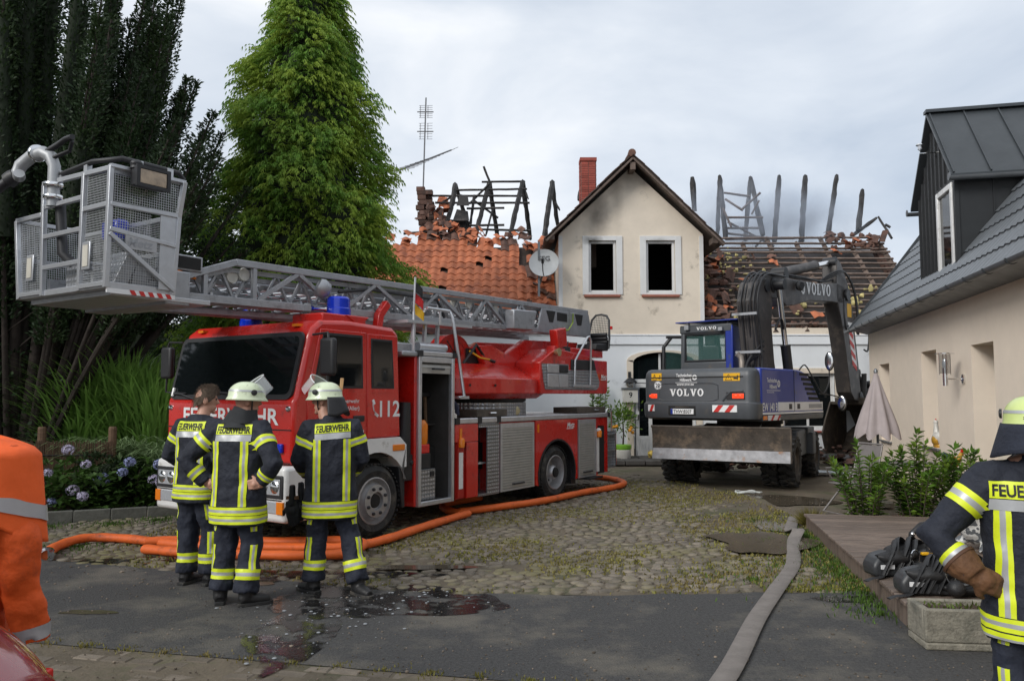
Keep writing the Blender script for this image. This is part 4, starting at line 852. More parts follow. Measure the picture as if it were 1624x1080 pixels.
# rubble by the door and behind the digger
def rubble(x, y, n, s, lab, cols):
    t = thing('rubble_heap', lab, 'rubble', (x, y, 0)); m = M(); clods(m, [(R.gauss(0, s), R.gauss(0, s * .5), abs(R.gauss(0, s * .25))) for _ in range(n)], .03, .1); o = m.build('rubble', TILED, t, smooth=40); o['kind'] = 'stuff'
    for k in range(n // 4): piece('roof_tile', R.choice(HM[3:] + HM[:1]), t, (R.gauss(0, s), R.gauss(0, s * .6), abs(R.gauss(.08, s * .25))), (R.uniform(-.8, .8), R.uniform(-.6, .6), R.uniform(-3, 3)))
rubble(8.2, 20.2, 70, .8, 'heap of broken tiles under the digger bucket', 0); rubble(5.6, 18.6, 30, .6, 'scatter of broken tiles behind the digger wheels', 0)
m = M(); clods(m, [(R.gauss(0, .16), R.gauss(0, .1), abs(R.gauss(.08, .08))) for _ in range(26)], .04, .1); o = m.build('insulation_heap', mat('yellow_wool', (.5, .36, .08), r=.95, var=.3), smooth=50); o.location = (3.9, 20.7, .1); tag(o, 'yellow insulation scraps piled by the open front door', 'rubble')
m = M(); m.grid(lambda u, v: (u * 1.9 - .95, v * .5 - .25 + .1 * math.sin(u * 6), .02 + .02 * math.sin(u * 9 + v * 5)), 20, 5); o = m.build('plastic_sheet', mat('white_film', (.62, .68, .72), r=.3), smooth=60); o.location = (7.15, 17.4, .02); o.rotation_euler.z = .15; tag(o, 'white plastic sheet lying on the ground behind the digger wheel', 'plastic sheet')
m = M(); m.tube([(.17 * math.cos(q), .1 * math.sin(q) * (1 + .2 * math.sin(2 * q)), .012 + .012 * math.sin(3 * q)) for q in [6.28 * k / 24 for k in range(25)]], .02, 6); m.tube([(.17, 0, .012), (.24, -.06, .012), (.28, -.03, .012)], .015, 6); o = m.build('strap_loop', mat('pale_strap', (.5, .52, .5), r=.6), smooth=60); o.location = (4.1, 14.0, .01); tag(o, 'pale looped strap lying on the ground behind the digger', 'strap')
# ------------------------------------------------------------------ trees and beds on the left
YEW = leafmat('yew_needles', (.020, .040, .014), isl=.45, tr=.12, col2=(.030, .055, .016), vs=.8)
CORE = mat('crown_shade', (.012, .02, .008), r=.95, var=.3)  # near-black fill: the shade inside the crowns put into a colour
TRUNK = mat('yew_bark', (.03, .022, .017), r=.9, var=.35, vs=5, bump=.7, bs=18)
yew = thing('yew_tree', 'huge dark fan shaped yew with many upright stems beside the basket', 'tree', (-8.5, 13.6, 0))
P = []; D = []; U = []; tm = M(); cm_ = M()
base = Vector((0, 0, 0))
for k in range(104):
    fx_ = R.uniform(-1, 1) if k > 28 else (k - 3) / 3.2 if k < 7 else R.uniform(.25, 1)
    fy_ = R.uniform(-1, 1); tx_ = 3.55 * fx_ - .2; ty = 1.9 * fy_
    hz = 10.8 - 2.1 * max(0, fx_) ** 2 * 1.6 + R.uniform(-1.3, .6) - .9 * abs(fy_)
    if fx_ > .55: hz -= 1.6 * (fx_ - .55) / .45 + .3
    b = Vector((tx_ * .12, ty * .15, R.uniform(0, .3))); md = Vector((tx_ * .62, ty * .7, 3.0 + R.uniform(-.3, .4))); tp = Vector((tx_ * 1.02 + R.uniform(-.2, .25), ty * 1.0, hz))
    pts = [b.lerp(md, s).lerp(md.lerp(tp, s), s) for s in [i / 9 for i in range(10)]]
    tm.tube(pts, [.12 - .011 * i if k < 22 else .06 - .005 * i for i in range(10)], 6)
    z0 = 2.9 - .3 * abs(fx_) + R.uniform(-.2, .8)
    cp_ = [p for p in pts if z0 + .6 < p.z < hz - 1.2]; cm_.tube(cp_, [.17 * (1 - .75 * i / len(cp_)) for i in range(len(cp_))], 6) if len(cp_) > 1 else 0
    n_ = int(470 * (hz - z0)); rad_ = R.uniform(.26, .40)
    for j in range(n_):
        s = (z0 + (hz - z0) * R.random()); 
        # parameter along curve by height
        i = next((q for q in range(9) if pts[q + 1].z >= s), 8); f_ = (s - pts[i].z) / max(.01, pts[i + 1].z - pts[i].z); c = pts[i].lerp(pts[i + 1], min(1, f_))
        tt = (s - z0) / (hz - z0); rr = rad_ * (1 - .8 * max(0, tt - .35) / .65) * (.55 + .45 * min(1, tt * 3)) * (1 + .35 * math.sin(s * 3.1 + k * 2)); a = R.uniform(0, 6.283); q = rr * R.random() ** .5
        P.append(c + Vector((math.cos(a) * q, math.sin(a) * q, 0))); D.append((math.cos(a) + R.gauss(0, .4), math.sin(a) + R.gauss(0, .4), .75 + R.gauss(0, .5)))
for k in range(26):                                   # low bare twigs under the crown
    a = R.uniform(0, 6.28); z = R.uniform(1.2, 3); b = Vector((math.cos(a) * .5, math.sin(a) * .4, z)); tm.tube([b, b * 1.7 + Vector((R.uniform(0, .8), -.2, .4)), b * 2.2 + Vector((R.uniform(0, 1.5), -.3, .2))], [.025, .018, .006], 5)
tm.build('trunk', TRUNK, yew, smooth=60); cm_.build('shade_core', CORE, yew, smooth=60)  # dark tubes in the plumes stand in for inner shade and block the sky
leaves('crown', P, D, .08, .034, YEW, yew)['kind'] = 'stuff'
# trailing ivy over the stems
P = [(R.gauss(.1, .5), R.uniform(-.8, -.2), R.uniform(.2, 2.6)) for _ in range(1500)]; leaves('ivy', P, [(R.gauss(0, 1), -1, R.gauss(-.3, .6)) for _ in P], .09, .07, YEW, yew)['kind'] = 'stuff'

GOLD = leafmat('golden_cypress', (.125, .245, .035), isl=.55, tr=.38, col2=(.28, .38, .05), vs=1.6, r=.6)
con = thing('golden_cypress', 'tall golden green cypress with drooping sprays behind the ladder', 'tree', (-4.72, 17.6, 0))
m = M(); m.tube([(0, 0, 0), (0, 0, 5), (.05, 0, 12.2)], [.28, .17, .02], 9); m.build('trunk', TRUNK, con, smooth=60)
def crad(z):                                          # crown half width by height
    t = (z - 1.0) / 12.0; return 2.6 * max(0.0, 1 - t ** 1.3) ** .78 * (.82 + .18 * min(1, t * 5)) + .03
m = M(); m.lathe([(max(.02, crad(z) * .72 - .14), z) for z in [1 + .51 * i for i in range(21)]], 18); m.build('crown_shade_core', CORE, con, smooth=60)  # solid dark cone stands in for the shaded inside of the crown
m = M(); P = []; D = []; LN = []; WD = []
for _ in range(22000):
    z = 1.1 + 11.7 * R.random()
    if R.random() > .22 + crad(z) / 3.1: continue
    a = R.uniform(0, 6.283)
    lump = .98 + .15 * math.sin(3 * a + z * 1.9) + .13 * math.sin(5 * a - z * 2.7) + .09 * math.sin(z * 5 + 2 * a)
    r0 = crad(z) * lump; o = Vector((math.cos(a), math.sin(a), 0)); sd_2 = Vector((-o.y, o.x, 0)); k0 = R.uniform(.8, 1.03); st = o * (r0 * k0 - .35) + Vector((0, 0, z + .1)); L0 = R.uniform(.3, .6) * (1.0 if z < 9.5 else .75); sw = R.uniform(-.7, .7); R0 = R.uniform(.1, .5)
    prev = st
    for j in range(6):
        s = (j + 1) / 6; p = st + (o + sd_2 * sw) * (L0 * s * .85) + Vector((0, 0, R0 * math.sin(s * 2.2) * L0 - .5 * L0 * s * s)); d = p - prev
        for q in (-1, 1):
            P.append(prev); D.append(d.normalized() + sd_2 * q * .75 + Vector((0, 0, -.25 - .4 * s))); LN.append(.125 * (1.15 - s * .5)); WD.append(.026)
        P.append(prev); D.append(d); LN.append(.1); WD.append(.024); prev = p
leaves('crown', P, D, LN, WD, GOLD, con, droop=.25)['kind'] = 'stuff'

def bush(name, loc, rr, n, ln, wd, mt, label, cat='bush', group=None, trunk=None, core=.72):
    t = thing(name, label, cat, loc, 0, group); P = []; D = []; ph = [R.uniform(0, 6) for _ in range(3)]
    for _ in range(n):
        v = Vector((R.gauss(0, 1), R.gauss(0, 1), R.gauss(0, 1))).normalized(); l_ = 1 + .2 * math.sin(4 * v.x + ph[0]) + .18 * math.sin(5 * v.z + ph[1]) + .12 * math.sin(7 * v.y + ph[2]); q = R.uniform(.72, 1.03) * l_
        P.append((v.x * rr[0] * q, v.y * rr[1] * q, max(.02, rr[2] + v.z * rr[2] * q + (trunk or 0)))); D.append((v.x + R.gauss(0, .5), v.y + R.gauss(0, .5), v.z + R.gauss(0, .5)))
    m = M(); m.tube([(0, 0, 0), (0, 0, rr[2] + (trunk or 0))], [.1, .04], 6); m.build('trunk' if trunk else 'stem', TRUNK, t)
    m = M(); m.ell((0, 0, rr[2] + (trunk or 0)), tuple(core * c for c in rr), 14, 9); m.build('shade_core', CORE, t, smooth=80)  # dark ball stands in for the shade within the leaves
    leaves('crown' if trunk else 'leaf_mass', P, D, ln, wd, mt, t)['kind'] = 'stuff'; return t
DKG = leafmat('dark_shrub_leaf', (.022, .045, .014), isl=.4, tr=.2); MID = leafmat('mid_shrub_leaf', (.05, .09, .02), isl=.4, tr=.25)
bush('dark_shrub', (-7.4, 19.2, 0), (1.7, 1.2, 2.2), 5200, .13, .06, DKG, 'dark evergreen shrub filling the gap behind the truck cab', group='shrubs behind the truck')
bush('dark_shrub', (-9.6, 19.8, 0), (2.0, 1.3, 2.3), 5200, .13, .06, DKG, 'dark shrub beyond the tall grasses left of the cab', group='shrubs behind the truck')
bush('dark_shrub', (-5.6, 19.6, 0), (1.5, 1.0, 1.9), 4200, .13, .06, MID, 'green shrub at the foot of the golden cypress', group='shrubs behind the truck')
bush('broadleaf_tree', (-13.5, 23, 0), (3.2, 2.5, 3.4), 7000, .2, .1, DKG, 'dark broad tree far behind the yew at the left edge', 'tree', trunk=2.2)
for i, (x, y, h) in enumerate([(-15.5, 4.5, 7), (-16.5, 9.0, 8.5), (-18, 13.5, 8), (-13.5, .5, 6)]):   # across the lane, mirrored in the truck windscreen
    bush('street_tree', (x, y, 0), (2.6, 2.4, h * .36), 3200, .3, .14, DKG, ('small dark tree left of the camera', 'tall dark tree left of the truck', 'dark tree beside the yew out of the picture', 'low dark tree behind the orange worker')[i], 'tree', 'trees across the lane', trunk=h * .28)
# miscanthus
REED = leafmat('miscanthus_blade', (.20, .35, .08), isl=.35, tr=.35, r=.45); REED2 = leafmat('striped_grass_blade', (.27, .37, .18), isl=.4, tr=.3, r=.45)
def grassclump(loc, n, h, spread, wd, mt, label, arch=.5):
    t = thing('ornamental_grass', label, 'grass clump', loc, 0, 'tall ornamental grasses behind the reed fence'); V = []; F = []; K = 7
    for b in range(n):
        a = R.uniform(0, 6.283); q = spread * .35 * math.sqrt(R.random()); hh = h * R.uniform(.55, 1.05); out_ = R.uniform(.25, 1) * spread; az = Vector((math.cos(a), math.sin(a), 0)); sd_ = Vector((-az.y, az.x, 0)); p0 = az * q + Vector((R.gauss(0, .1), R.gauss(0, .1), 0)); i0 = len(V)
        for k in range(K):
            s = k / (K - 1); z = hh * (s * 1.3 - arch * .95 * s ** 2.4); p = p0 + az * out_ * (s ** 2.2) + Vector((0, 0, z)); w_ = wd * (1 - s ** 2.5) * .5 + .001
            V += [p - sd_ * w_, p + sd_ * w_]
        F += [(i0 + 2 * k, i0 + 2 * k + 1, i0 + 2 * k + 3, i0 + 2 * k + 2) for k in range(K - 1)]
    npmesh('blades', [tuple(v) for v in V], F, mt, t, True)['kind'] = 'stuff'
for i, (x, y, h, lb) in enumerate([(-7.35, 13.7, 2.75, 'tall bright green grass clump rearmost left'), (-6.75, 13.8, 3.0, 'tallest bright grass clump behind the truck mirror'), (-6.2, 13.7, 2.6, 'arching bright grass clump nearest the truck'), (-7.6, 13.8, 2.25, 'bright grass clump under the yew branches')]): grassclump((x, y, 0), 820, h, 1.15, .05, REED, lb)
for i, (x, y, h, lb) in enumerate([(-7.15, 13.0, 1.55, 'pale striped grass clump above the reed fence'), (-6.4, 13.05, 1.65, 'pale striped grass clump in the middle of the row'), (-5.75, 13.0, 1.55, 'pale striped grass clump beside the truck bumper')]): grassclump((x, y, 0), 700, h, 1.0, .034, REED2, lb, .75)
# reed fence
fe = thing('reed_fence', 'brown reed screen fence with a wooden post behind hydrangeas', 'fence', (-9.2, 11.95, 0), rad(4)); m = M()
for k in range(230): x = k * .0135; h = 1.0 + R.uniform(-.03, .03); m.tube([(x, R.uniform(-.006, .006), 0), (x + R.uniform(-.01, .01), 0, h)], .007, 4, caps=False)
REEDM = mat('reed_stalk', (.10, .06, .035), r=.85, isl=.4, var=.1); m.build('reed_stalks', REEDM, fe)['kind'] = 'stuff'
for z in (.25, .8): m = M(); m.tube([(0, -.015, z), (3.1, -.015, z)], .008, 5); m.build('binding_wire', DARK, fe)
for x in (.1, 2.0, 3.05): m = M(); m.lathe([(.06, 0), (.06, 1.2), (.05, 1.23)], 10, (x, .07, 0)); m.build('post', WOOD, fe)
# hydrangeas
HLEAF = leafmat('hydrangea_leaf', (.055, .11, .022), isl=.35, tr=.25); FLB = mat('blue_florets', (.24, .27, .46), r=.7, isl=.35, var=.1); FLM = mat('mauve_florets', (.38, .35, .46), r=.7, isl=.35, var=.1)
def hydrangea(loc, rr, n, fl, label):
    t = thing('hydrangea', label, 'bush', loc, 0, 'hydrangeas in the bed'); P = []; D = []; st = M()
    for _ in range(n):
        v = Vector((R.gauss(0, 1), R.gauss(0, 1), abs(R.gauss(0, 1)))).normalized(); q = R.uniform(.35, 1.0); P.append((v.x * rr[0] * q, v.y * rr[1] * q, .05 + v.z * rr[2] * q)); D.append((v.x + R.gauss(0, .4), v.y + R.gauss(0, .4), .25 + R.gauss(0, .3)))
    for k in range(9): a = R.uniform(0, 6.28); st.tube([(0, 0, 0), (rr[0] * .6 * math.cos(a), rr[1] * .6 * math.sin(a), rr[2] * .8)], [.012, .006], 5)
    st.build('stem', BARK, t); leaves('leaf_mass', P, D, .15, .09, HLEAF, t, droop=.15, up=[(0, 0, 1)] * len(P))['kind'] = 'stuff'
    for (x, y, z, s, mt_) in fl:
        pp = []; dd = []; uu = []
        for _ in range(110):
            v = Vector((R.gauss(0, 1), R.gauss(0, 1), R.gauss(.25, 1))).normalized(); pp.append((x + v.x * s, y + v.y * s, z + v.z * s * .8)); dd.append(Vector((R.gauss(0, 1), R.gauss(0, 1), R.gauss(0, 1))).cross(v)); uu.append(v)
        leaves('flower_head', pp, dd, s * .48, s * .42, mt_, t, up=uu)
hydrangea((-6.55, 11.55, 0), (.85, .5, .75), 900, [(R.uniform(-.62, .62), -.42 + R.uniform(-.05, .1), z, R.uniform(.06, .088), R.choice([FLB, FLM, FLM])) for z in [.2, .95, .88, .75, .6, .42, .62, .5, .38, .3, .22, .9, .66, .45, .3]], 'mauve and pale blue hydrangea full of flower heads by the reed fence')
hydrangea((-5.75, 12.15, 0), (.62, .45, .75), 700, [(-.5, -.3, .42, .1, FLM), (-.3, -.4, .48, .1, FLB), (.05, -.3, .72, .08, FLB), (.48, -.25, .68, .09, FLB), (.55, -.3, .42, .1, FLM), (.42, -.3, .46, .08, FLM), (0, -.4, .58, .07, FLB)], 'bright leaved hydrangea with few blue heads beside the truck')
bush('box_shrub', (-6.15, 12.2, 0), (.45, .35, .4), 2600, .06, .035, DKG, 'small dark shrub between the reed fence and the grasses')
bush('bed_shrub', (-5.0, 13.2, 0), (.6, .5, .6), 2000, .07, .04, DKG, 'small dark shrub behind the truck bumper corner')

# ------------------------------------------------------------------ hoses
HOSE = mat('orange_hose', (.72, .13, .02), r=.6, var=.1, vs=6, bump=.1, dirt=((.25, .05, .015), .2, 3)); HOSEG = mat('grey_canvas_hose', (.19, .17, .155), r=.85, var=.12, vs=8, bump=.3, bs=120)
def smoothpath(pts, k=8):
    P = [Vector(p) for p in pts]; o = []
    for i in range(len(P) - 1):
        a, b, c, d = P[max(i - 1, 0)], P[i], P[i + 1], P[min(i + 2, len(P) - 1)]
        for j in range(k):
            t = j / k; o.append(.5 * ((2 * b) + (c - a) * t + (2 * a - 5 * b + 4 * c - d) * t * t + (3 * b - a - 3 * c + d) * t ** 3))
    return o + [P[-1]]
def hose(pts, r, flat, mt, label, name='fire_hose', coup=None, grp=None):
    t = thing(name, label, 'hose', (0, 0, 0), 0, grp); q = smoothpath([(x, y, z) for x, y, z in pts]); m = M(); m.tube(q, [r * (1 + .05 * math.sin(i * 1.3)) for i in range(len(q))], 10, sy=flat, up=(0, 0, 1)); m.build('hose_body', mt, t, smooth=70)
    if coup:
        a = Vector(pts[0]); d = (a - Vector(pts[1])).normalized(); m = M(); m.lathe([(r * .9, -.05), (r * 1.05, -.04), (r * 1.05, .02), (r * 1.25, .025), (r * 1.25, .07), (r * .8, .075), (r * .75, .0)], 18, a, d); m.build('coupling', CHROME, t, smooth=40)
    return t
hr = .062
hose([(-4.84, 8.35, .06), (-4.98, 8.75, .06), (-4.92, 9.2, .07), (-4.5, 9.25, .06), (-3.6, 8.85, .06), (-2.9, 8.75, .06), (-2.2, 8.7, .06), (-1.75, 8.75, .06), (-1.45, 9.2, .06), (-1.1, 10.1, .06), (-.62, 11.2, .06)], hr, .8, HOSE, 'orange hose with open metal coupling lying at far left', coup=1, grp='orange hoses along the truck')
hose([(-3.95, 8.62, .06), (-3.4, 8.38, .07), (-2.7, 8.32, .06), (-2.1, 8.28, .06), (-1.72, 8.35, .07), (-1.62, 8.7, .1), (-1.9, 9.0, .08), (-2.6, 9.05, .06), (-3.5, 9.15, .06), (-4.1, 8.95, .08)], hr, .8, HOSE, 'orange hose folded in a flat loop behind the firefighters legs', grp='orange hoses along the truck')
hose([(-.75, 11.35, .06), (-.3, 11.75, .06), (.5, 12.55, .06), (1.2, 13.6, .06), (1.85, 14.4, .06), (2.12, 15.1, .06), (1.95, 15.9, .06), (1.5, 16.3, .06), (.9, 16.5, .08), (.4, 16.8, .2)], hr, .85, HOSE, 'orange hose curving round the rear wheel of the ladder truck', grp='orange hoses along the truck')
hose([(-.7, 11.2, .06), (-.95, 11.5, .07), (-1.0, 12.1, .07), (-.5, 12.6, .1)], hr, .8, HOSE, 'short orange hose running under the truck body', grp='orange hoses along the truck')
# flat grey canvas hose: a limp band with thickness
def band(pts, w_, label):
    t = thing('flat_hose', label, 'hose'); q = smoothpath(pts, 7); m = M(); n = len(q); vs = []
    for i, p in enumerate(q):
        d = q[min(i + 1, n - 1)] - q[max(i - 1, 0)]; s = Vector((-d.y, d.x, 0)).normalized(); 
        for (a, h) in ((-1, 0), (-.8, .012), (.8, .012), (1, 0), (.8, -.008), (-.8, -.008)): vs.append(p + s * a * w_ / 2 + Vector((0, 0, h + .012)))
    m.add(vs, [(i * 6 + j, i * 6 + (j + 1) % 6, (i + 1) * 6 + (j + 1) % 6, (i + 1) * 6 + j) for i in range(n - 1) for j in range(6)] + [(0, 1, 2, 3, 4, 5), tuple((n - 1) * 6 + j for j in range(6))]); m.build('hose_body', HOSEG, t, smooth=40)
band([(3.92, 11.1, .01), (3.68, 10.5, .02), (3.45, 9.9, .02), (3.42, 9.55, .1), (3.3, 9.35, .03), (3.12, 8.9, .01), (2.8, 8.0, .01), (2.3, 7.0, .01), (1.85, 6.1, .01), (1.3, 4.9, .01), (.8, 4.0, .01), (.2, 3, .01)], .145, 'flat grey canvas hose running from the deck corner to the road')
0 and band([(2.85, 7.6, .02), (2.7, 7.15, .01), (2.75, 6.95, .02), (3.2, 6.85, .01), (3.35, 6.86, .02)], .1, 'short bend of grey hose by the deck edge')
# ------------------------------------------------------------------ turntable ladder fire truck; local x: front to rear, -y: near side
DIA = mat('chequer_plate', (.50, .51, .53), r=.33, m=.75, var=.08, vs=6); t = DIA.node_tree; n = t.nodes.new; l = t.links.new
v_ = n('ShaderNodeTexVoronoi'); v_.inputs['Scale'].default_value = 19; v_.inputs['Randomness'].default_value = .1; g_o = n('ShaderNodeTexCoord'); l(g_o.outputs['Object'], v_.inputs[0]); bp = n('ShaderNodeBump'); bp.inputs['Strength'].default_value = .8; bp.inputs['Distance'].default_value = .02; l(v_.outputs['Distance'], bp.inputs['Height']); l(bp.outputs[0], t.nodes['Principled BSDF'].inputs['Normal'])
q_ = n('ShaderNodeMapRange'); l(v_.outputs['Distance'], q_.inputs[0]); q_.inputs[2].default_value = .5; q_.inputs[3].default_value = 1.25; q_.inputs[4].default_value = .6
mx_ = n('ShaderNodeMix'); mx_.data_type = 'RGBA'; mx_.blend_type = 'MULTIPLY'; mx_.inputs[0].default_value = 1; b_ = t.nodes['Principled BSDF']; l(b_.inputs['Base Color'].links[0].from_socket, mx_.inputs[6]); l(q_.outputs[0], mx_.inputs[7]); l(mx_.outputs[2], b_.inputs['Base Color'])
FT = thing('fire_truck', 'red turntable ladder fire truck with grey ladder and rescue basket', 'fire truck', (-2.339, 8.572, 0), rad(56.2))
TW = 2.36
side = lambda u, v, w_: (u, w_, v)
frt = lambda u, v, w_=0: (w_, u, v)
def T(name, m, mt, p=None, **k): return m.build(name, mt, p or FT, **k)
m = M(); m.box((.3, .5, .4), (7.3, .75, .62)); m.box((.3, 1.6, .4), (7.3, 1.85, .62)); m.box((.35, .3, .62), (7.2, 2.06, 1.0)); m.box((2.8, .7, .35), (3.6, 2.2, .6)); m.box((1.05, .3, .35), (1.4, 2.1, .5)); m.box((5.3, .3, .35), (5.6, 2.1, .5)); T('chassis', m, DARK)
# cab shell
prof = [(-.02, .95), (-.02, 1.66), (.02, 1.70), (.19, 2.36), (.24, 2.47), (.36, 2.56), (.8, 2.585), (1.55, 2.555), (1.66, 2.48), (1.70, 1.18), (1.6, 1.17), (.5, 1.17), (.3, .95)]
m = M(); m.prism(prof, side, .02, TW - .02); cab = T('cab', m, RED, bevel=.05, seg=3)
m = M()                                               # windscreen on the sloped front
def ws(u, v, w_): s = (v - 1.68) / .7; return (.012 + .165 * s - .018 - w_, u, v)
rr = lambda y0, y1, z0, z1, r: [(y0 + r + r * math.cos(a), z0 + r + r * math.sin(a)) if k == 0 else (y1 - r + r * math.cos(a), z0 + r + r * math.sin(a)) if k == 1 else (y1 - r + r * math.cos(a), z1 - r + r * math.sin(a)) if k == 2 else (y0 + r + r * math.cos(a), z1 - r + r * math.sin(a)) for k, a0 in ((0, math.pi), (1, 1.5 * math.pi), (2, 0), (3, .5 * math.pi)) for a in [a0 + math.pi / 2 * j / 4 for j in range(5)]]
m.prism(rr(.07, 2.30, 1.66, 2.42, .09), ws, -.02, .012); wsf = T('windscreen_frame', m, BLACKP, cab)
m = M(); m.prism(rr(.12, 2.25, 1.72, 2.37, .07), ws, .0, .017); T('windscreen', m, GLASS)
for y in (.75, 1.75):
    m = M(); m.tube([ws(y, 1.66, .04), ws(y + .28, 1.72, .035), ws(y + .55, 1.74, .03)], .012, 6); m.bar(ws(y + .2, 1.735, .03), ws(y + .62, 1.75, .025), .02, .012); T('wiper', m, BLACKP)
m = M(); m.tube([ws(2.22, 1.7, .03), ws(2.22, 1.8, .03)], .02, 8); T('marker_stub', m, WHITE)
m = M(); m.text('FEUERWEHR', lambda u, v: (-.026, 1.99 - u, v), .185, 1.74, .02, y=1.385); T('front_lettering', m, PRW)
m = M(); m.box((-.03, .05, 1.325), (-.021, 2.31, 1.335)); m.box((-.03, .05, .965), (-.021, 2.31, .975)); T('grille_seam', m, DARK)
for y in (.29, 2.03): m = M(); m.box((-.06, y - .13, 1.08), (-.02, y + .13, 1.18)); T('front_blue_light', m, BLUEL, bevel=.012)
for y in (.10, 2.26): m = M(); m.lathe([(.035, 0), (.03, .015), (.01, .02)], 14, (-.02, y, 1.56), (-1, 0, 0)); T('cab_lock', m, CHROME)
# doors
dpl = lambda u, v, w_: (u, .02 - w_, v)
def wedge(x0, x1, z0, z1, fx0=0): return [(x0, z0), (x1, z0), (x1, z1), (x0 + fx0, z1)]
for sgn in (0, 1):
    pl = (lambda u, v, w_: (u, .02 - w_, v)) if not sgn else (lambda u, v, w_: (u, TW - .02 + w_, v))
    m = M(); m.prism([(.16, 1.22), (1.075, 1.22), (1.065, 2.46), (.34, 2.46), (.17, 1.75)], pl, -.005, .012); d1 = T('door', m, RED, bevel=.01)
    m = M(); m.prism([(.24, 1.78), (1.02, 1.79), (1.0, 2.42), (.38, 2.42)], pl, .012, .017); wfm = m.build('window_frame', BLACKP, d1, bevel=.02); m = M(); m.prism([(.27, 1.81), (.99, 1.82), (.975, 2.39), (.39, 2.39)], pl, .0175, .02); m.build('window', GLASS, d1)
    m = M(); m.prism([(.86, 1.4), (1.04, 1.4), (1.04, 1.47), (.86, 1.47)], pl, .013, .03); m.build('door_handle', BLACKP, d1, bevel=.012)
    m = M(); m.prism([(1.10, 1.20), (1.68, 1.20), (1.62, 2.45), (1.09, 2.45)], pl, -.005, .012); d2 = T('crew_door', m, RED, bevel=.012)
    m = M(); m.prism([(1.16, 1.79), (1.565, 1.79), (1.52, 2.395), (1.14, 2.395)], pl, .012, .017); m.build('window_frame', BLACKP, d2, bevel=.02); m = M(); m.prism([(1.19, 1.82), (1.535, 1.82), (1.5, 2.37), (1.17, 2.37)], pl, .0175, .02); m.build('window', GLASS, d2)
    m = M(); m.prism([(1.17, 1.74), (1.55, 1.74), (1.53, 1.77), (1.19, 1.77)], pl, .012, .018); m.build('window_lip', RED, d2)
m = M(); f_ = lambda u, v: (u, .004, v); m.text('112', f_, .2, .36, .02, x=1.31, y=1.45); m.tube([(1.2, .004, 1.65), (1.185, .004, 1.6), (1.2, .004, 1.53), (1.25, .004, 1.47)], [.02, .014, .014, .02], 6, sy=.2); m.bar((1.185, .003, 1.655), (1.215, .003, 1.6), .035, .006, up=(0, 1, 0)); m.bar((1.225, .003, 1.49), (1.28, .003, 1.455), .035, .006, up=(0, 1, 0)); T('emergency_number', m, PRW)
m = M(); m.text('Freiwillige Feuerwehr', f_, .05, .62, .01, x=.34, y=1.62); m.text('Stadt Verden (Aller)', f_, .05, .6, .01, x=.36, y=1.535); m.text('Verden', f_, .045, .2, .01, x=.84, y=1.27); T('door_lettering', m, PRW)
# roof gear
m = M(); m.box((.45, .1, 2.56), (1.15, .62, 2.66)); m.prism([(.8, 2.66), (1.2, 2.66), (1.02, 2.53)], side, .08, .14); T('lamp_console', m, RED, bevel=.015)
def beacon(x, y, z): 
    m = M(); m.lathe([(.15, 0), (.15, .09), (.14, .1), (.14, .21), (.12, .235), (.0, .24)], 22, (x, y, z)); T('blue_beacon', m, BLUEL, smooth=35)
beacon(.94, .36, 2.665); beacon(.94, 2.0, 2.6)
for dx, dy in ((0, 0), (.06, .12)): m = M(); m.lathe([(.075, 0), (.06, .03), (.025, .09), (.018, .25), (.03, .28)], 16, (.5 + dx, .42 + dy, 2.73), (1, 0, 0.05)); T('horn', m, CHROME, smooth=50)
m = M(); m.bar((1.68, .42, 2.55), (1.72, .42, 2.78), .1, .1); m.bar((1.72, .42, 2.76), (1.86, .42, 2.92), .1, .1, up=(0, 1, 0)); T('ladder_rest', m, RED, bevel=.012); m = M(); m.bar((1.7, 1.9, 2.5), (1.72, 1.9, 2.8), .1, .1); T('ladder_rest', m, RED, bevel=.012)
for y in (.3, 2.05): m = M(); m.box((.22, y - .05, 2.49), (.3, y + .05, 2.52)); T('marker_lamp', m, AMBER)
# mirrors
for y, s in ((-.02, -1), (TW + .02, 1)):
    m = M(); m.tube([(.2, y, 2.38), (.18, y + s * .26, 2.39), (.17, y + s * .28, 2.33), (.16, y + s * .28, 1.75), (.22, y, 1.73)], .013, 7); mi = T('mirror_arm', m, BLACKP); m = M(); m.box((.13, y + s * .28 - .11, 1.92), (.21, y + s * .28 + .11, 2.33)); T('mirror', m, BLACKP, bevel=.035, seg=3); m = M(); m.box((.214, y + s * .28 - .09, 1.95), (.218, y + s * .28 + .09, 2.3)); T('mirror_glass', m, GLASS)
# bumper
m = M(); m.box((-.13, .0, .34), (.35, TW, .945)); bu = T('bumper', m, WHITE, bevel=.05, seg=3)
m = M(); m.box((-.136, .9, .44), (-.125, 1.5, .55)); m.box((-.137, .05, .58), (-.128, TW - .05, .592)); m.build('bumper_recess', BLACKP, bu)
for s in (0, 1):
    Y = lambda y: TW - y if s else y
    m = M(); m.box((-.142, min(Y(.03), Y(.5)), .60), (-.12, max(Y(.03), Y(.5)), .85)); hl = T('headlight', m, BLACKP, bevel=.015)
    m = M(); m.box((-.148, min(Y(.07), Y(.44)), .64), (-.14, max(Y(.07), Y(.44)), .81)); m.build('lamp_glass', LENS, hl, bevel=.01)
    for k in (.15, .33): m = M(); m.lathe([(.075, 0), (.06, .01), (.02, .022)], 18, (-.146, Y(k), .725), (-1, 0, 0)); m.build('reflector', CHROME, hl, smooth=60)
    m = M(); m.box((-.14, min(Y(.08), Y(.40)), .44), (-.12, max(Y(.08), Y(.40)), .57)); fl_ = T('fog_lamp', m, LENS, bevel=.01); m = M(); m.box((-.145, min(Y(.02), Y(.12)), .44), (-.12, max(Y(.02), Y(.12)), .57)); m.build('indicator', AMBER, fl_)
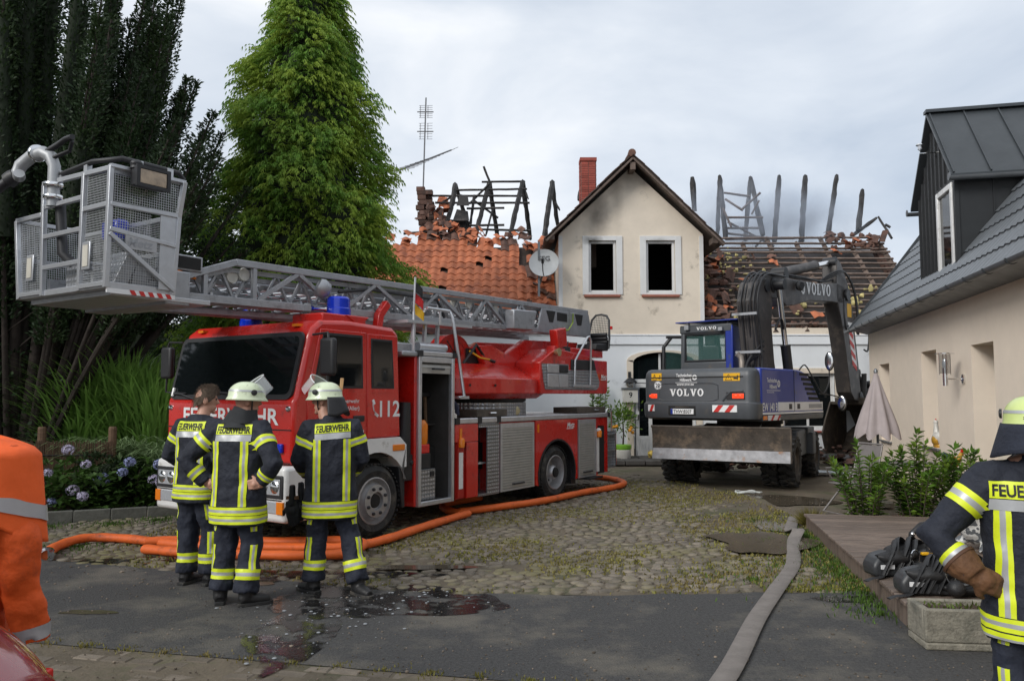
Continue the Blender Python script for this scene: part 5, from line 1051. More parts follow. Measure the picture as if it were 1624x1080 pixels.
# front mudguard with arch
def archpoly(x0, x1, z0, z1, cx, cz, r, n=16, xr=None):
    a0 = math.asin(max(-1, min(1, (z0 - cz) / r))); return [(x0, z0), (x0, z1 - .12), (x0 + .18, z1 - .01), (x1 - .12, z1), (x1, z1 - .1), (x1, z0 + .45 if xr else z0)] + ([(x1 - .09, z0 + .45)] if xr else []) + [(cx + r * math.cos(a), cz + r * math.sin(a)) for a in [(.36 if xr else a0) + (math.pi - a0 - (.36 if xr else a0)) * k / n for k in range(n + 1)]]
for y0, y1 in ((-.02, .42), (TW - .42, TW + .02)):
    m = M(); m.prism(archpoly(.36, 1.78, .36, 1.19, 1.25, .46, .56, xr=1), side, y0, y1); fe_ = T('mudguard', m, WHITE, bevel=.02)
    m = M(); m.prism([(1.74, .8), (1.66, .82), (1.72, .3), (1.78, .3)], side, y0 + .02, y1); [m.box((1.2 + .61 * math.cos(a) - .02, y0 + .03, .46 + .56 * math.sin(a) - .02), (1.2 + .61 * math.cos(a) + .02, y1, .46 + .56 * math.sin(a) + .02)) for a in ()]; m.build('splash_guard', BLACKP, fe_, bevel=.01)
    m = M(); yy_ = y0 - .012 if y0 < 1 else y1 - .01; m.box((1.52, yy_, 1.02), (1.74, yy_ + .022, 1.1)); m.build('indicator', AMBER, fe_, bevel=.01)
    m = M(); m.prism([(.7, .95), (1.75, .95), (1.75, .4), (1.8, .4), (1.8, 1.0), (.7, 1.0)], side, y0 + .05, y1); m.build('arch_liner', DARK, fe_)
# wheels
def wheel(x, y, s, front):
    r, wd = .44, .27; m = M(); o = (x, y, r); ax = (0, s, 0)
    m.lathe([(.27, -wd + .02), (.36, -wd), (.41, -wd + .03), (.438, -wd + .06), (.44, -wd / 2), (.438, -.06), (.41, -.03), (.36, .0), (.275, -.02), (.27, -.05)], 40, o, ax, caps=False)
    for k in range(46):
        a = 2 * math.pi * k / 46
        for h in (-.22, -.09): m.bar((x + .442 * math.cos(a), y + s * (h - .03), r + .442 * math.sin(a)), (x + .442 * math.cos(a + .05), y + s * (h + .07), r + .442 * math.sin(a + .05)), .03, .012, up=(math.cos(a), 0, math.sin(a)))
    wo = T('wheel', m, RUBBER, smooth=40)
    m = M()
    if front: m.lathe([(.29, -.06), (.285, -.012), (.27, -.008), (.262, -.05), (.24, -.075), (.2, -.03), (.195, .015), (.11, .02), (.105, -.02), (.0, -.02)], 32, o, ax, caps=False)
    else: m.lathe([(.29, -.06), (.285, -.012), (.27, -.008), (.255, -.06), (.235, -.19), (.12, -.2), (.115, -.05), (.09, -.02), (.0, -.02)], 32, o, ax, caps=False)
    m.build('rim', STEEL, wo, smooth=40)
    m = M(); m.lathe([(.085, -.019), (.08, .0), (.05, .005), (0, .005)], 20, o, ax, caps=False); m.build('hub_cap', DARK, wo, smooth=40)
    for k in range(8):
        a = 2 * math.pi * (k + .5) / 8; h = .016 if front else -.2; m = M(); m.lathe([(.021, 0), (.021, .02), (.012, .03)], 6, (x + .155 * math.cos(a), y + s * h, r + .155 * math.sin(a)), ax); m.build('wheel_nut', BLACKP, wo)
for x, fr_ in ((1.25, 1), (5.55, 0)):
    wheel(x, .0 if fr_ else .02, -1, fr_); wheel(x, TW - (.0 if fr_ else .02), 1, fr_)
    if not fr_:
        for y in (.33, TW - .33 - .27): m = M(); m.lathe([(.27, 0), (.43, .02), (.44, .05), (.44, .22), (.43, .25), (.27, .27)], 30, (x, y, .44), (0, 1, 0)); T('inner_tyre', m, RUBBER, smooth=40)
# equipment locker behind the cab
m = M(); m.box((1.98, .03, .28), (2.03, TW - .03, 2.22)); m.box((1.76, .5, .5), (1.98, TW - .5, 1.9)); m.box((2.03, .03, 2.17), (2.78, TW - .03, 2.22)); m.box((2.74, .03, .28), (2.78, TW - .03, 2.2)); m.box((2.03, 1.1, .3), (2.74, TW - .03, 2.17)); m.box((2.03, .04, .28), (2.74, 1.1, .31)); lk = T('locker_body', m, RED, bevel=.008)
m = M(); m.box((2.033, .95, .32), (2.735, 1.06, 2.16)); m.box((2.04, .3, 1.3), (2.73, .95, 1.32)); m.box((2.032, .06, .32), (2.037, .95, 2.165)); m.box((2.732, .06, .32), (2.738, .95, 2.165)); m.box((2.037, .06, 2.16), (2.732, .95, 2.168)); m.box((2.037, .06, .311), (2.732, .95, .318)); m.build('locker_interior', mat('locker_grey', (.05, .048, .046), r=.6, var=.2), lk)
m = M()
for a in [(2.03, 2.09, .27, 2.22), (2.72, 2.78, .27, 2.22), (2.09, 2.72, .27, .33), (2.09, 2.72, 2.14, 2.22)]: m.box((a[0], -.005, a[2]), (a[1], .06, a[3]))
m.build('locker_frame', ALU, lk, bevel=.008)
m = M(); m.lathe([(.055, 0), (.055, .62)], 14, (2.095, .07, 2.08), (1, 0, 0)); m.box((2.1, .02, 2.0), (2.71, .04, 2.1)); m.build('shutter_roll', SHUT, lk); m = M(); m.tube([(2.3, .0, 2.06), (2.3, -.03, 2.06), (2.52, -.03, 2.06), (2.52, .0, 2.06)], .014, 7); m.build('shutter_handle', BLACKP, lk)
m = M(); m.box((2.02, -.012, 2.225), (2.8, TW + .012, 2.29)); m.build('roof_rail', ALU, lk, bevel=.01)
m = M(); m.box((2.0, -.016, 2.222), (2.1, .05, 2.293)); m.box((2.72, -.016, 2.222), (2.81, .05, 2.293)); m.build('corner_cap', BLACKP, lk)
m = M(); m.box((1.71, .0, 2.21), (2.02, TW, 2.28)); m.box((1.72, .2, 2.28), (2.75, TW - .2, 2.40)); m.build('equipment_box', ALUG, lk, bevel=.02)
m = M(); m.cyl((2.2, .18, 2.36), (2.78, .18, 2.36), .06, 16); m.build('suction_pipe', ALU, lk, smooth=40)
# things stowed in the open locker
t = lambda x, y, z: FT.matrix_basis @ Vector((x, y, z))
def stowed(name, lab, cat, x, y, z): return thing(name, lab, cat, Matrix.Translation((-2.339, 8.572, 0)) @ Matrix.Rotation(rad(56.2), 4, 'Z') @ Vector((x, y, z)), rad(56.2))
q = stowed('warning_light', 'orange warning light on red base inside the open truck locker', 'warning light', 2.3, .2, .74); m = M(); m.box((-.1, -.1, 0), (.1, .1, .2)); m.build('base', BLACKP, q, bevel=.01); m = M(); m.box((-.09, -.09, .2), (.09, .09, .32)); m.build('housing', REDL, q, bevel=.01); m = M(); m.lathe([(.09, .32), (.1, .4), (.1, .58), (.06, .64), (0, .65)], 18); m.build('lens', AMBER, q, smooth=40)
q = stowed('tool_case', 'small chequer plate aluminium case on the locker floor', 'case', 2.12, .08, .335); m = M(); m.box((0, 0, 0), (.36, .4, .40)); m.build('case_body', DIA, q, bevel=.008); m = M(); m.box((.24, -.012, .3), (.32, .0, .37)); m.build('latch', BLACKP, q)
for i, x in enumerate((2.36, 2.6)): q = stowed(('shovel', 'pike_pole')[i], ('wooden shovel handle standing at the locker left side', 'dark wooden pike handle standing at the locker right side')[i], 'tool', x, .5 - .2 * i, .34); m = M(); m.cyl((0, 0, 0), (.02, .1, 1.15 + .25 * i), .025, 8); m.build('shaft', WOOD, q); m = M(); m.box((-.09, .06, 1.1 + .25 * i), (.11, .1, 1.16 + .25 * i)); m.build('grip', WOOD if i == 0 else BLACKP, q, bevel=.01)
# snorkel, side lamp
m = M(); m.tube([(1.88, .12, .8), (1.88, .12, 1.3), (1.88, .1, 1.62)], [.09, .09, .07], 10); T('air_intake', m, BLACKP, smooth=60); m = M(); m.box((1.8, .05, .62), (1.98, .3, .95)); m.lathe([(.03, 0), (.03, .02)], 10, (1.95, .05, .85), (0, -1, 0)); T('battery_box', m, BLACKP, bevel=.015)
# step bay with marker post
m = M(); m.box((2.86, .0, .30), (3.0, .02, 1.08)); m.box((2.84, .02, .28), (3.02, .1, 1.16)); mp2 = T('marker_post', m, REDD); m = M(); m.box((2.885, -.006, .42), (2.975, -.001, .92)); m.build('reflective_strip', WHITE, mp2); m = M(); m.lathe([(.045, 0), (.05, .1), (.03, .13)], 12, (2.93, -.01, .99)); m.build('side_lamp', AMBER, mp2, smooth=40); m = M(); m.box((2.8, .25, .28), (3.06, TW - .25, 1.3)); T('step_bay', m, DARK)
# rear body
m = M(); m.box((3.06, .03, .28), (3.34, TW - .03, 1.31)); m.box((3.86, .03, .28), (4.9, TW - .03, 1.31)); m.box((4.9, .03, 1.02), (6.2, TW - .03, 1.31)); m.box((6.2, .03, .28), (7.06, TW - .03, 1.31)); m.box((7.3, .03, .30), (7.45, TW - .03, 1.31)); m.box((2.8, .03, 1.08), (3.06, TW - .03, 1.31)); m.box((7.06, .5, .3), (7.3, TW - .5, 1.31)); m.box((7.06, .03, 1.16), (7.3, TW - .03, 1.31)); bd = T('body', m, RED, bevel=.006)
m = M(); m.box((4.9, .6, .4), (6.2, TW - .6, 1.02)); T('wheel_bay', m, DARK)
def arch2(r, n=18): return [(5.55 + r * 1.06 * math.cos(a), .42 + r * math.sin(a)) for a in [-.26 + (math.pi + .52) * k / n for k in range(n + 1)]]
for y0, y1, yf in ((-.004, .03, -.004), (TW - .03, TW + .004, TW)):
    A = arch2(.575); m = M(); m.prism([(6.24, .29), (6.24, 1.31), (4.87, 1.31), (4.87, .29)] + A[::-1], side, y0, y1); T('arch_panel', m, RED)
    m = M(); B = arch2(.545); m.prism(A + B[::-1], side, y0 - .012, y0 + .42 if yf < 1 else y1 + .012); T('arch_lip', m, BLACKP)
m = M(); m.box((3.06, -.004, .28), (3.33, .03, 1.05)); m.box((2.8, -.004, 1.06), (3.33, .03, 1.31)); T('front_panel', m, RED, bevel=.006)
m = M(); m.box((6.1, .05, .2), (6.25, .4, .8)); T('mud_flap', m, BLACKP)
# chequered alcove with steps
m = M(); m.box((3.34, .35, .28), (3.86, .37, 1.31)); m.box((3.34, .0, .27), (3.86, .35, .30)); m.box((3.34, .03, .30), (3.352, .35, 1.31)); al = T('step_alcove', m, DIA); m = M(); m.box((3.35, .06, .72), (3.6, .34, .745)); m.build('tread', ALU, al); m = M(); m.box((3.345, .0, 1.25), (3.86, .02, 1.31)); m.box((3.56, .0, .30), (3.86, .02, 1.25)); m.build('chequer_panel', DIA, al)
# roller shutters: every slat its own
SL_ = M(); SL_.prism([(0, 0), (.012, .004), (.012, .036), (0, .04), (-.012, .04), (-.012, 0)], lambda u, v, w_: (w_, -u, v), -.5, .5)
slat = SL_.mesh('slat'); slat.materials.append(SHUT)
for (x0, x1) in ((3.89, 4.83), (6.27, 6.92)):
    for yy, s in ((0, 1), (TW, -1)):
        m = M()
        for a in [(x0, x0 + .05, .28, 1.29), (x1 - .05, x1, .28, 1.29), (x0 + .05, x1 - .05, 1.22, 1.29), (x0 + .05, x1 - .05, .28, .31)]: m.box((a[0], min(yy - s * .008, yy + s * .03), a[2]), (a[1], max(yy - s * .008, yy + s * .03), a[3]))
        sf = T('roller_shutter', m, ALU)
        for k in range(22):
            o = piece('slat', slat, sf, ((x0 + x1) / 2, yy + s * .006, .315 + k * .0412), (0, 0, 0 if s > 0 else math.pi)); o.scale = (x1 - x0 - .1, 1, 1)
        m = M(); c_ = (x0 + x1) / 2; m.tube([(c_ - .15, yy, .375), (c_ - .14, yy - s * .035, .375), (c_ + .14, yy - s * .035, .375), (c_ + .15, yy, .375)], .013, 7); m.build('handle', BLACKP, sf)
def decal_metz(m, x0, z, h, y, sk=.2): m.text('Metz', lambda u, v: (x0 + u + (v) * sk, y, z + v), h, bold=.018); m.bar((x0 - .02, y + .001, z - h * .22), (x0 + h * 2.35, y + .001, z - h * .22), h * .14, .003, up=(0, 1, 0))
m = M(); decal_metz(m, 5.88, 1.17, .09, -.008); T('maker_lettering', m, PRW)
for x in (2.92, 4.95): m = M(); m.box((x - .025, -.012, 1.12), (x + .025, -.003, 1.25)); T('side_reflector', m, AMBER)
m = M(); m.box((2.79, -.012, 1.312), (7.47, .12, 1.39)); m.box((2.79, TW - .12, 1.312), (7.47, TW + .012, 1.39)); m.box((7.35, .12, 1.312), (7.47, TW - .12, 1.39)); T('deck_rail', m, ALU, bevel=.012)
[T('corner_cap', M().box((x - .05, -.016, 1.308), (x + .05, .1, 1.394)), BLACKP) for x in (2.84, 3.36, 3.84, 7.43)]
m = M(); m.box((2.8, .12, 1.33), (7.35, TW - .12, 1.365)); T('deck', m, DIA)
m = M(); m.box((6.96, -.002, .34), (7.05, .03, 1.1)); m.lathe([(.04, 0), (.045, .12), (.02, .14)], 12, (7.0, -.02, .98)); o = T('rear_marker', m, WHITE); m = M(); m.lathe([(.045, 0), (.05, .1), (.03, .13)], 12, (7.0, -.03, .96)); m.build('side_lamp', AMBER, o, smooth=40)
m = M(); m.box((7.07, .02, .3), (7.29, .5, 1.15)); T('rear_bay', m, DARK)
m = M(); m.box((6.5, -.1, .24), (7.0, .6, .27)); T('outrigger_plate', m, BLACKP)
m = M(); m.box((7.5, .1, .36), (7.8, .13, 1.04)); [m.box((7.46, .05, .36 + .3 * k), (7.84, TW - .1, .39 + .3 * k)) for k in range(3)]; m.box((7.46, .05, .36), (7.49, .1, 1.06)); m.box((7.8, .05, .36), (7.84, .1, 1.06)); T('rear_steps', m, DIA); m = M(); m.tube([(7.47, .08, 1.39), (7.55, .08, 1.46), (7.68, .08, 1.46), (7.72, .08, 1.38), (7.72, .08, 1.04)], .016, 7); T('rear_handrail', m, CHROME, smooth=60); m = M(); m.box((7.84, .06, .4), (7.87, .5, 1.0)); T('rear_lamp', m, REDL)
m = M(); m.cyl((4.2, .3, .33), (4.9, .3, .33), .12, 16); T('air_tank', m, DARK)
# turntable
CX, CY = 4.62, 1.18
m = M(); m.lathe([(.98, 1.365), (.98, 1.60)], 40, (CX, CY, 0)); T('turntable_ring', m, DIA, smooth=40); m = M(); m.lathe([(.93, 1.6), (.98, 1.62), (.98, 1.665), (.9, 1.67)], 40, (CX, CY, 0)); T('slewing_ring', m, DARK, smooth=40)
hull = [(3.02, .62), (3.3, .25), (3.95, .1), (4.85, .1), (5.55, .25), (5.62, .7), (5.62, 1.66), (5.55, 2.1), (4.85, 2.26), (3.95, 2.26), (3.3, 2.1), (3.02, 1.74)]
top = [(3.75, .8), (3.85, .62), (4.1, .55), (4.8, .55), (5.3, .62), (5.45, .8), (5.45, 1.56), (5.3, 1.74), (4.8, 1.81), (4.1, 1.81), (3.85, 1.74), (3.75, 1.56)]
sc_ = lambda P, k: [(CX + (x - CX) * k, CY + (y - CY) * k) for x, y in P]
m = M(); n_ = 12; L3 = [[(x, y, 1.66) for x, y in sc_(hull, .9)], [(x, y, 1.74) for x, y in hull], [(x, y, 1.97) for x, y in hull], [(x, y, 2.2) for x, y in top]]
m.add(sum(L3, []), [(a * n_ + j, a * n_ + (j + 1) % n_, (a + 1) * n_ + (j + 1) % n_, (a + 1) * n_ + j) for a in range(3) for j in range(n_)] + [tuple(range(n_))[::-1], tuple(range(3 * n_, 4 * n_))]); T('turntable_cover', m, RED, bevel=.012)
for x in (3.4, 3.9): m = M(); m.lathe([(.02, 0), (.02, .012)], 8, (x, .22 - (x - 3.3) * .2, 1.86), (0, -1, 0)); T('cover_bolt', m, DARK)
# ladder bearing arms, rams
for y in (.62, 1.62):
    m = M(); m.prism([(4.4, 2.15), (5.5, 2.05), (7.3, 2.45), (7.4, 2.72), (5.55, 2.66), (4.95, 2.4), (4.55, 2.52), (4.25, 2.5), (4.3, 2.3)], side, y, y + .12); T('bearing_arm', m, RED, bevel=.015)
    m = M(); m.tube([(4.35, y + .2, 2.05), (5.5, y + .2, 2.45)], [.1, .1], 12); m.tube([(5.4, y + .2, 2.42), (6.1, y + .2, 2.62)], .06, 10); T('lift_ram', m, REDD, smooth=60)
m = M(); m.box((4.5, .75, 2.18), (6.3, 1.6, 2.5)); T('bearing_block', m, REDD)
# generator / fan unit at the turntable front
m = M(); m.lathe([(.3, 0), (.3, .3)], 28, (3.85, .85, 2.36), (.35, 1, 0)); m.build('fan_housing', RED, FT, smooth=40); m = M(); [m.lathe([(r, 0), (r, .012)], 24, (3.84, .84, 2.36), (-.35, -1, 0), caps=False) for r in (.28, .2, .12, .05)]; [m.bar((3.84, .83, 2.36), (3.84 + .27 * math.cos(a), .83, 2.36 + .27 * math.sin(a)), .012) for a in [k * .785 for k in range(8)]]; T('fan_guard', m, BLACKP)
m = M(); m.box((4.05, .75, 2.18), (4.35, 1.5, 2.45)); m.tube([(3.9, .7, 2.2), (4.1, .6, 2.5), (4.4, .65, 2.3), (4.6, .6, 2.25)], .025, 7); T('generator', m, BLACKP); m = M(); m.tube([(4.0, .66, 2.4), (4.2, .6, 2.3), (4.5, .62, 2.28)], .015, 6); T('yellow_cable', m, PRY)
# control station
m = M(); m.prism([(5.22, 1.74), (7.58, 1.74), (7.64, 1.8), (7.64, 2.36), (7.1, 2.36), (6.9, 2.42), (5.9, 2.50), (5.7, 2.50), (5.22, 2.26)], side, .12, .62); stn = T('control_station', m, RED, bevel=.012)
m = M(); m.prism([(5.26, 2.24), (6.14, 2.25), (6.14, 2.15), (7.16, 2.17), (7.3, 1.96), (7.26, 1.86), (7.16, 1.81), (5.36, 1.81), (5.3, 2.0)], side, .108, .13); m.build('chequer_panel', DIA, stn)
m = M(); m.box((5.42, .095, 2.09), (5.8, .11, 2.23)); m.box((5.42, .09, 1.85), (5.78, .108, 2.07)); m.box((5.8, .09, 1.85), (6.1, .108, 2.07)); m.build('control_door', ALU, stn, bevel=.006); m = M(); m.box((5.82, .09, 2.1), (6.1, .112, 2.23)); m.prism([(6.22, 2.16), (7.16, 2.17), (7.08, 2.355), (6.24, 2.34)], side, .1, .125); m.build('dark_panel', BLACKP, stn, bevel=.01)
m = M(); decal_metz(m, 7.36, 2.02, .085, .108); m.build('maker_lettering', PRW, stn)
m = M(); m.prism([(5.55, 2.2), (5.9, 2.2), (6.1, 2.52), (5.72, 2.56)], side, .14, .3); m.box((6.4, .2, 2.42), (7.62, .45, 2.56)); m.build('station_arm', RED, stn, bevel=.015)
m = M(); m.lathe([(.07, 0), (.065, .03), (.03, .1), (.02, .14)], 18, (5.68, .02, 2.44), (0, 1, 0)); m.build('loud_hailer', mat('brass', (.6, .5, .3), r=.3, m=.8), stn, smooth=50)
m = M(); m.bar((5.98, .2, 2.54), (5.92, .2, 2.86), .32, .16, up=(0, 1, 0)); m.build('display_hood', RED, stn, bevel=.015); m = M(); m.box((6.02, .16, 2.42), (6.3, .3, 2.56)); m.tube([(6.25, .2, 2.5), (6.28, .2, 2.66)], .014, 6); m.build('control_lever', BLACKP, stn, bevel=.01)
m = M(); m.tube([(6.3, .08, 1.88), (6.32, .08, 2.32), (6.78, .08, 2.76), (6.86, .08, 2.78), (6.92, .08, 2.7), (6.88, .08, 1.9)], .02, 8); m.box((6.26, .07, 1.86), (7.1, .1, 1.9)); m.build('handrail', ALU, stn, smooth=60)
# operator seat
m = M(); m.prism([(6.75, 2.56), (7.25, 2.56), (7.28, 2.66), (7.22, 2.7), (6.78, 2.68)], side, .2, .62); st_ = T('operator_seat', m, BLACKP, bevel=.02); st_.location = (.5, -.05, 0); m = M(); [m.tube([(7.24 - .02 * k, .2, 2.66 + k * .07), (7.24 - .02 * k, .62, 2.66 + k * .07)], .04, 10) for k in range(4)]; m.build('cushion', BLACKP, st_, smooth=60)
fr2 = [(7.1, .44, 2.6), (7.26, .22, 2.8), (7.34, .26, 3.18), (7.37, .34, 3.27), (7.4, .5, 3.28), (7.36, .62, 3.2), (7.28, .62, 2.7)]
m = M(); m.tube([(7.22, .18, 2.6), (7.26, .18, 2.8), (7.33, .22, 3.16), (7.35, .28, 3.25), (7.36, .4, 3.28), (7.36, .52, 3.27), (7.34, .6, 3.18), (7.26, .64, 2.8), (7.22, .64, 2.6)], .022, 8); m.build('seat_frame', BLACKP, st_, smooth=60)
GR = meshmat('seat_grille', (.05, .05, .05), .035, .72); m = M(); m.quad((7.27, .2, 2.86), (7.27, .62, 2.86), (7.34, .59, 3.18), (7.355, .5, 3.25), (7.355, .3, 3.25), (7.34, .23, 3.18)); m.build('seat_grille', GR, st_, uv=lambda c: (c.y, c.z), recalc=False)
for y in (.18, .64): m = M(); m.box((7.31, y - .02, 2.98), (7.36, y + .02, 3.04)); m.build('side_lamp', REDL, st_)
# ladder set: nested rails (x from 7.55 to the tip at -1.1); z of rails rises to the rear
zb = lambda x: 2.675 + .018 * (x + 1.1); zt = lambda x: 3.17 + .02 * (x + .6)
LAD = M(); y0, y1 = .5, 1.86
for y in (y0, y1): LAD.bar((-1.1, y, zb(-1.1) + .035), (7.55, y, zb(7.55) + .035), .06, .085); LAD.bar((-.45, y, zt(-.45) - .03), (7.55, y, zt(7.55) - .03), .06, .075); LAD.bar((-.45, y, zt(-.45) - .03), (-1.05, y, 2.92), .06, .07); LAD.bar((-1.07, y, 2.95), (-1.07, y, zb(-1) + .07), .06, .06, up=(1, 0, 0))
lad = T('ladder', LAD, ALUG, bevel=.006)
for i, (yo, za_, zb2, xa, xb) in enumerate([(.09, .06, .40, -1.45, 7.3), (.18, .10, .33, -1.75, 7.0), (.27, .14, .27, -1.85, 6.6)]):
    m = M()
    for y in (y0 + yo, y1 - yo): m.bar((xa, y, zb(xa) + za_ - (.09 if i == 1 else 0)), (xb, y, zb(xb) + za_), .05, .06); m.bar((xa + 1.0, y, zb(xa) + zb2), (xb, y, zb(xb) + zb2 + .02), .05, .05); m.bar((xa + 1.0, y, zb(xa) + zb2), (xa, y, zb(xa) + za_ + .05), .05, .05)
    for k in range(22):
        x = xa + .3 + k * .38; 
        for y in (y0 + yo, y1 - yo): m.bar((x, y, zb(x) + za_), (x + .19, y, zb(x) + zb2), .025, .025); m.bar((x + .19, y, zb(x) + zb2), (x + .38, y, zb(x) + za_), .025, .025)
    sec = m.build('ladder_section', ALUG, lad)
rg = M(); rg.cyl((0, -.63, 0), (0, .63, 0), .017, 8); rgm = rg.mesh('rung'); rgm.materials.append(ALU)
for k in range(28): x = -1.0 + k * .305; piece('rung', rgm, lad, (x, CY, zb(x) + .1)); piece('rung', rgm, lad, (x + .1, CY, zb(x) + .26), sc=(1, .8, 1)) if k % 1 == 0 else 0
br_nodes = [(-.45, 0), (-.2, 0), (.55, 1), (.95, 0), (2.0, 1), (1.55, 0)]
xs = [(-.15, .42), (.42, 1.02), (1.16, 1.72), (1.72, 2.4), (2.5, 3.0), (3.0, 3.65), (3.8, 4.2), (4.2, 4.75), (4.95, 5.2), (5.2, 5.6)]
for y in (y0, y1):
    for i, (a, b) in enumerate(xs):
        m = M(); p, q = ((a, y, zb(a) + .07), (b, y, zt(b) - .06)) if i % 2 == 0 else ((a, y, zt(a) - .06), (b, y, zb(b) + .07)); m.bar(p, q, .045, .05, up=(0, 1, 0)); m.build('brace', ALUG, lad)
    for x in (-.2, -.82): m = M(); m.bar((x, y, zb(x) + .07), (x, y, (zt(x) - .06) if x > -.5 else 2.98), .045, .05, up=(1, 0, 0)); m.build('upright', ALUG, lad)
for (x, z, y) in [(-.42, 3.0, .62), (-.28, 3.04, .6), (3.9, 3.12, .62), (3.55, 3.1, .64), (4.6, 3.1, .62)]: m = M(); m.lathe([(.07, 0), (.075, .01), (.05, .02), (.075, .03), (.07, .04)], 18, (x, y, z), (0, -1, 0)); m.build('pulley', mat('pulley_grey', (.5, .49, .45), r=.5) if 'pulley_grey' not in bpy.data.materials else bpy.data.materials['pulley_grey'], lad, smooth=40)
for i in range(9):
    m = M(); y = .68 + .12 * i; zz = .14 + .03 * (i % 3); m.tube([(-.5 + .2 * i, y, zb(0) + zz), (3, y + .02, zb(3) + zz - .01), (7, y, zb(7) + zz)], .012 if i % 2 else .008, 5); m.build('cable', BLACKP if i % 2 else CHROME, lad)
m = M(); m.tube([(1.1, .53, zb(1) + .28), (1.6, .5, zb(1.6) + .36), (3.0, .5, zb(3) + .34), (3.2, .52, zb(3) + .1)], .022, 7); m.build('supply_hose', BLACKP, lad, smooth=60)
m = M(); m.lathe([(.1, 0), (.12, .05), (.1, .14), (.05, .17)], 16, (.72, .5, 3.03), (.8, -.4, -.5)); m.build('work_lamp', ALUG, lad, smooth=50)
m = M(); m.prism([(5.68, zb(5.7)), (7.62, zb(7.6) - .01), (7.62, zb(7.6) + .22), (7.55, zt(7.55) - .07), (5.83, zt(5.8) - .07)], side, .46, .495); m.prism([(5.68, zb(5.7)), (7.62, zb(7.6)), (7.55, zt(7.55) - .07), (5.83, zt(5.8) - .07)], side, 1.87, 1.9); pl_ = m.build('base_plate', ALUG, lad, bevel=.008)
for (a, b, c, d_) in [(5.98, 6.28, 6.2, 6.08), (7.0, 7.3, 7.24, 7.1)]: m = M(); m.prism([(a, zt(a) - .1), (b, zt(b) - .1), (c, zb(c) + .2), (d_, zb(d_) + .2)], side, .452, .459); m.build('opening', DARK, pl_)
m = M(); m.box((6.35, .452, 3.05), (6.7, .459, 3.2)); m.build('opening', DARK, pl_); m = M(); [m.tube([(6.9, .44, 3.22), (6.85, .42, 3.05), (6.68, .42, 2.9), (6.42, .42, 2.86 + k * .025)], .012, 6) for k in range(3)]; m.build('cable_loop', mat('green_yellow_cable', (.3, .42, .03), r=.5), pl_, smooth=60)
m = M(); m.prism([(4.72, zb(4.7) + .0), (5.3, zb(5.3)), (5.42, 3.13), (4.72, 3.1)], side, .3, .49); m.build('winch_box', ALUG, lad, bevel=.02)
# access platform and ladder beside the locker
m = M(); m.bar((1.95, .3, 2.68), (3.35, .3, 2.70), .35, .04, up=(0, 0, 1)); ap = T('access_walkway', m, ALU); m = M(); [m.bar((x, .2, 2.29), (x + .03, .2, 2.68), .045) for x in (2.12, 2.35, 2.62)]; m.tube([(2.3, .1, 2.88), (2.78, .1, 2.88), (2.8, .06, 2.8), (2.88, .02, 2.3), (3.0, .0, 1.7), (2.86, .0, 1.68)], .022, 8); m.tube([(2.58, .1, 2.88), (2.58, .1, 2.68)], .018, 7); m.build('walkway_rail', ALU, ap, smooth=50); m = M(); m.box((2.9, .0, 1.66), (3.12, .2, 1.7)); m.build('walkway_step', ALU, ap)
# rescue basket
def bk(u, v, w_): return (u, w_, v)
bx0, bx1, by0, by1 = -1.98, -1.32, .29, 1.98; bz = 2.68
bas = T('basket_floor', M().box((bx0, by0, bz), (bx1, by1, bz + .06)).box((bx0 + .1, by0 + .1, bz - .05), (bx1 + .5, by1 - .1, bz)), ALU, bevel=.006)
bas.name = 'basket'
def P(x, y, z, t=.035): return None
def posts(lst, mt=ALU, w=.045, nm='basket_post'):
    m = M(); [m.bar(a, b, w, w) for a, b in lst]; return m.build(nm, mt, bas, bevel=.004)
tb = .04                                             # the walls lean outwards towards the top
xo = lambda z: bx0 - .0; zt1 = 3.8
fz = lambda z: by0 - .02 * (z - bz); 
posts([((bx0, .29, bz), (bx0, .27, zt1))]); posts([((bx0, .74, bz), (bx0, .72, zt1))]); posts([((bx0, 1.43, bz), (bx0, 1.48, zt1))]); posts([((bx0, 1.9, bz), (bx0, 2.02, 3.5))]); posts([((bx1, .29, bz), (bx1 + .03, .27, 3.45)), ((bx1 + .03, .27, 3.45), (bx1 + .05, .22, zt1))]); posts([((bx1, 1.9, bz), (bx1, 2.02, 3.5))])
m = M(); [m.bar((bx0, a, z), (bx0, b, z + dz), .04, .045) for (a, b, z, dz) in [(.27, 1.5, 3.78, .03), (.28, .73, 3.45, 0), (1.43, .74, 3.57, 0), (1.43, .74, 3.27, 0), (1.43, .74, 2.96, 0), (1.5, 2.02, 3.5, 0), (1.43, 1.9, bz + .04, 0), (.29, .74, bz + .04, 0)]]; m.build('front_rail', ALU, bas, bevel=.004)
m = M(); [m.bar((a, .27, z), (b, .27, z2), .04, .045, up=(0, 1, 0)) for (a, b, z, z2) in [(bx0, bx1 + .03, 3.45, 3.46), (bx0, bx1 + .05, 3.80, 3.80), (bx0, bx1, 3.22, 3.16), (bx0, bx1, 3.18, 2.72)]]; m.build('side_rail', ALU, bas, bevel=.004)
m = M(); [m.bar((a, 2.0, z), (b, 2.0, z), .04, .045, up=(0, 1, 0)) for (a, b, z) in [(bx0, bx1, 3.5), (bx0, bx1, 3.1)]]; [m.bar((bx1, a, z), (bx1, b, z), .04, .045) for (a, b, z) in [(.27, 2.0, 3.45), (.3, 1.9, 3.1), (.3, 1.9, 2.74)]]; m.build('rear_rail', ALU, bas, bevel=.004)
MESH = meshmat('wire_grille', (.42, .43, .44), .024, .76)
def panel(nm, uvf, *p): M().quad(*p).build(nm, MESH, bas, recalc=False, uv=uvf)
fy_, sx_ = (lambda c: (c.y, c.z)), (lambda c: (c.x, c.z))
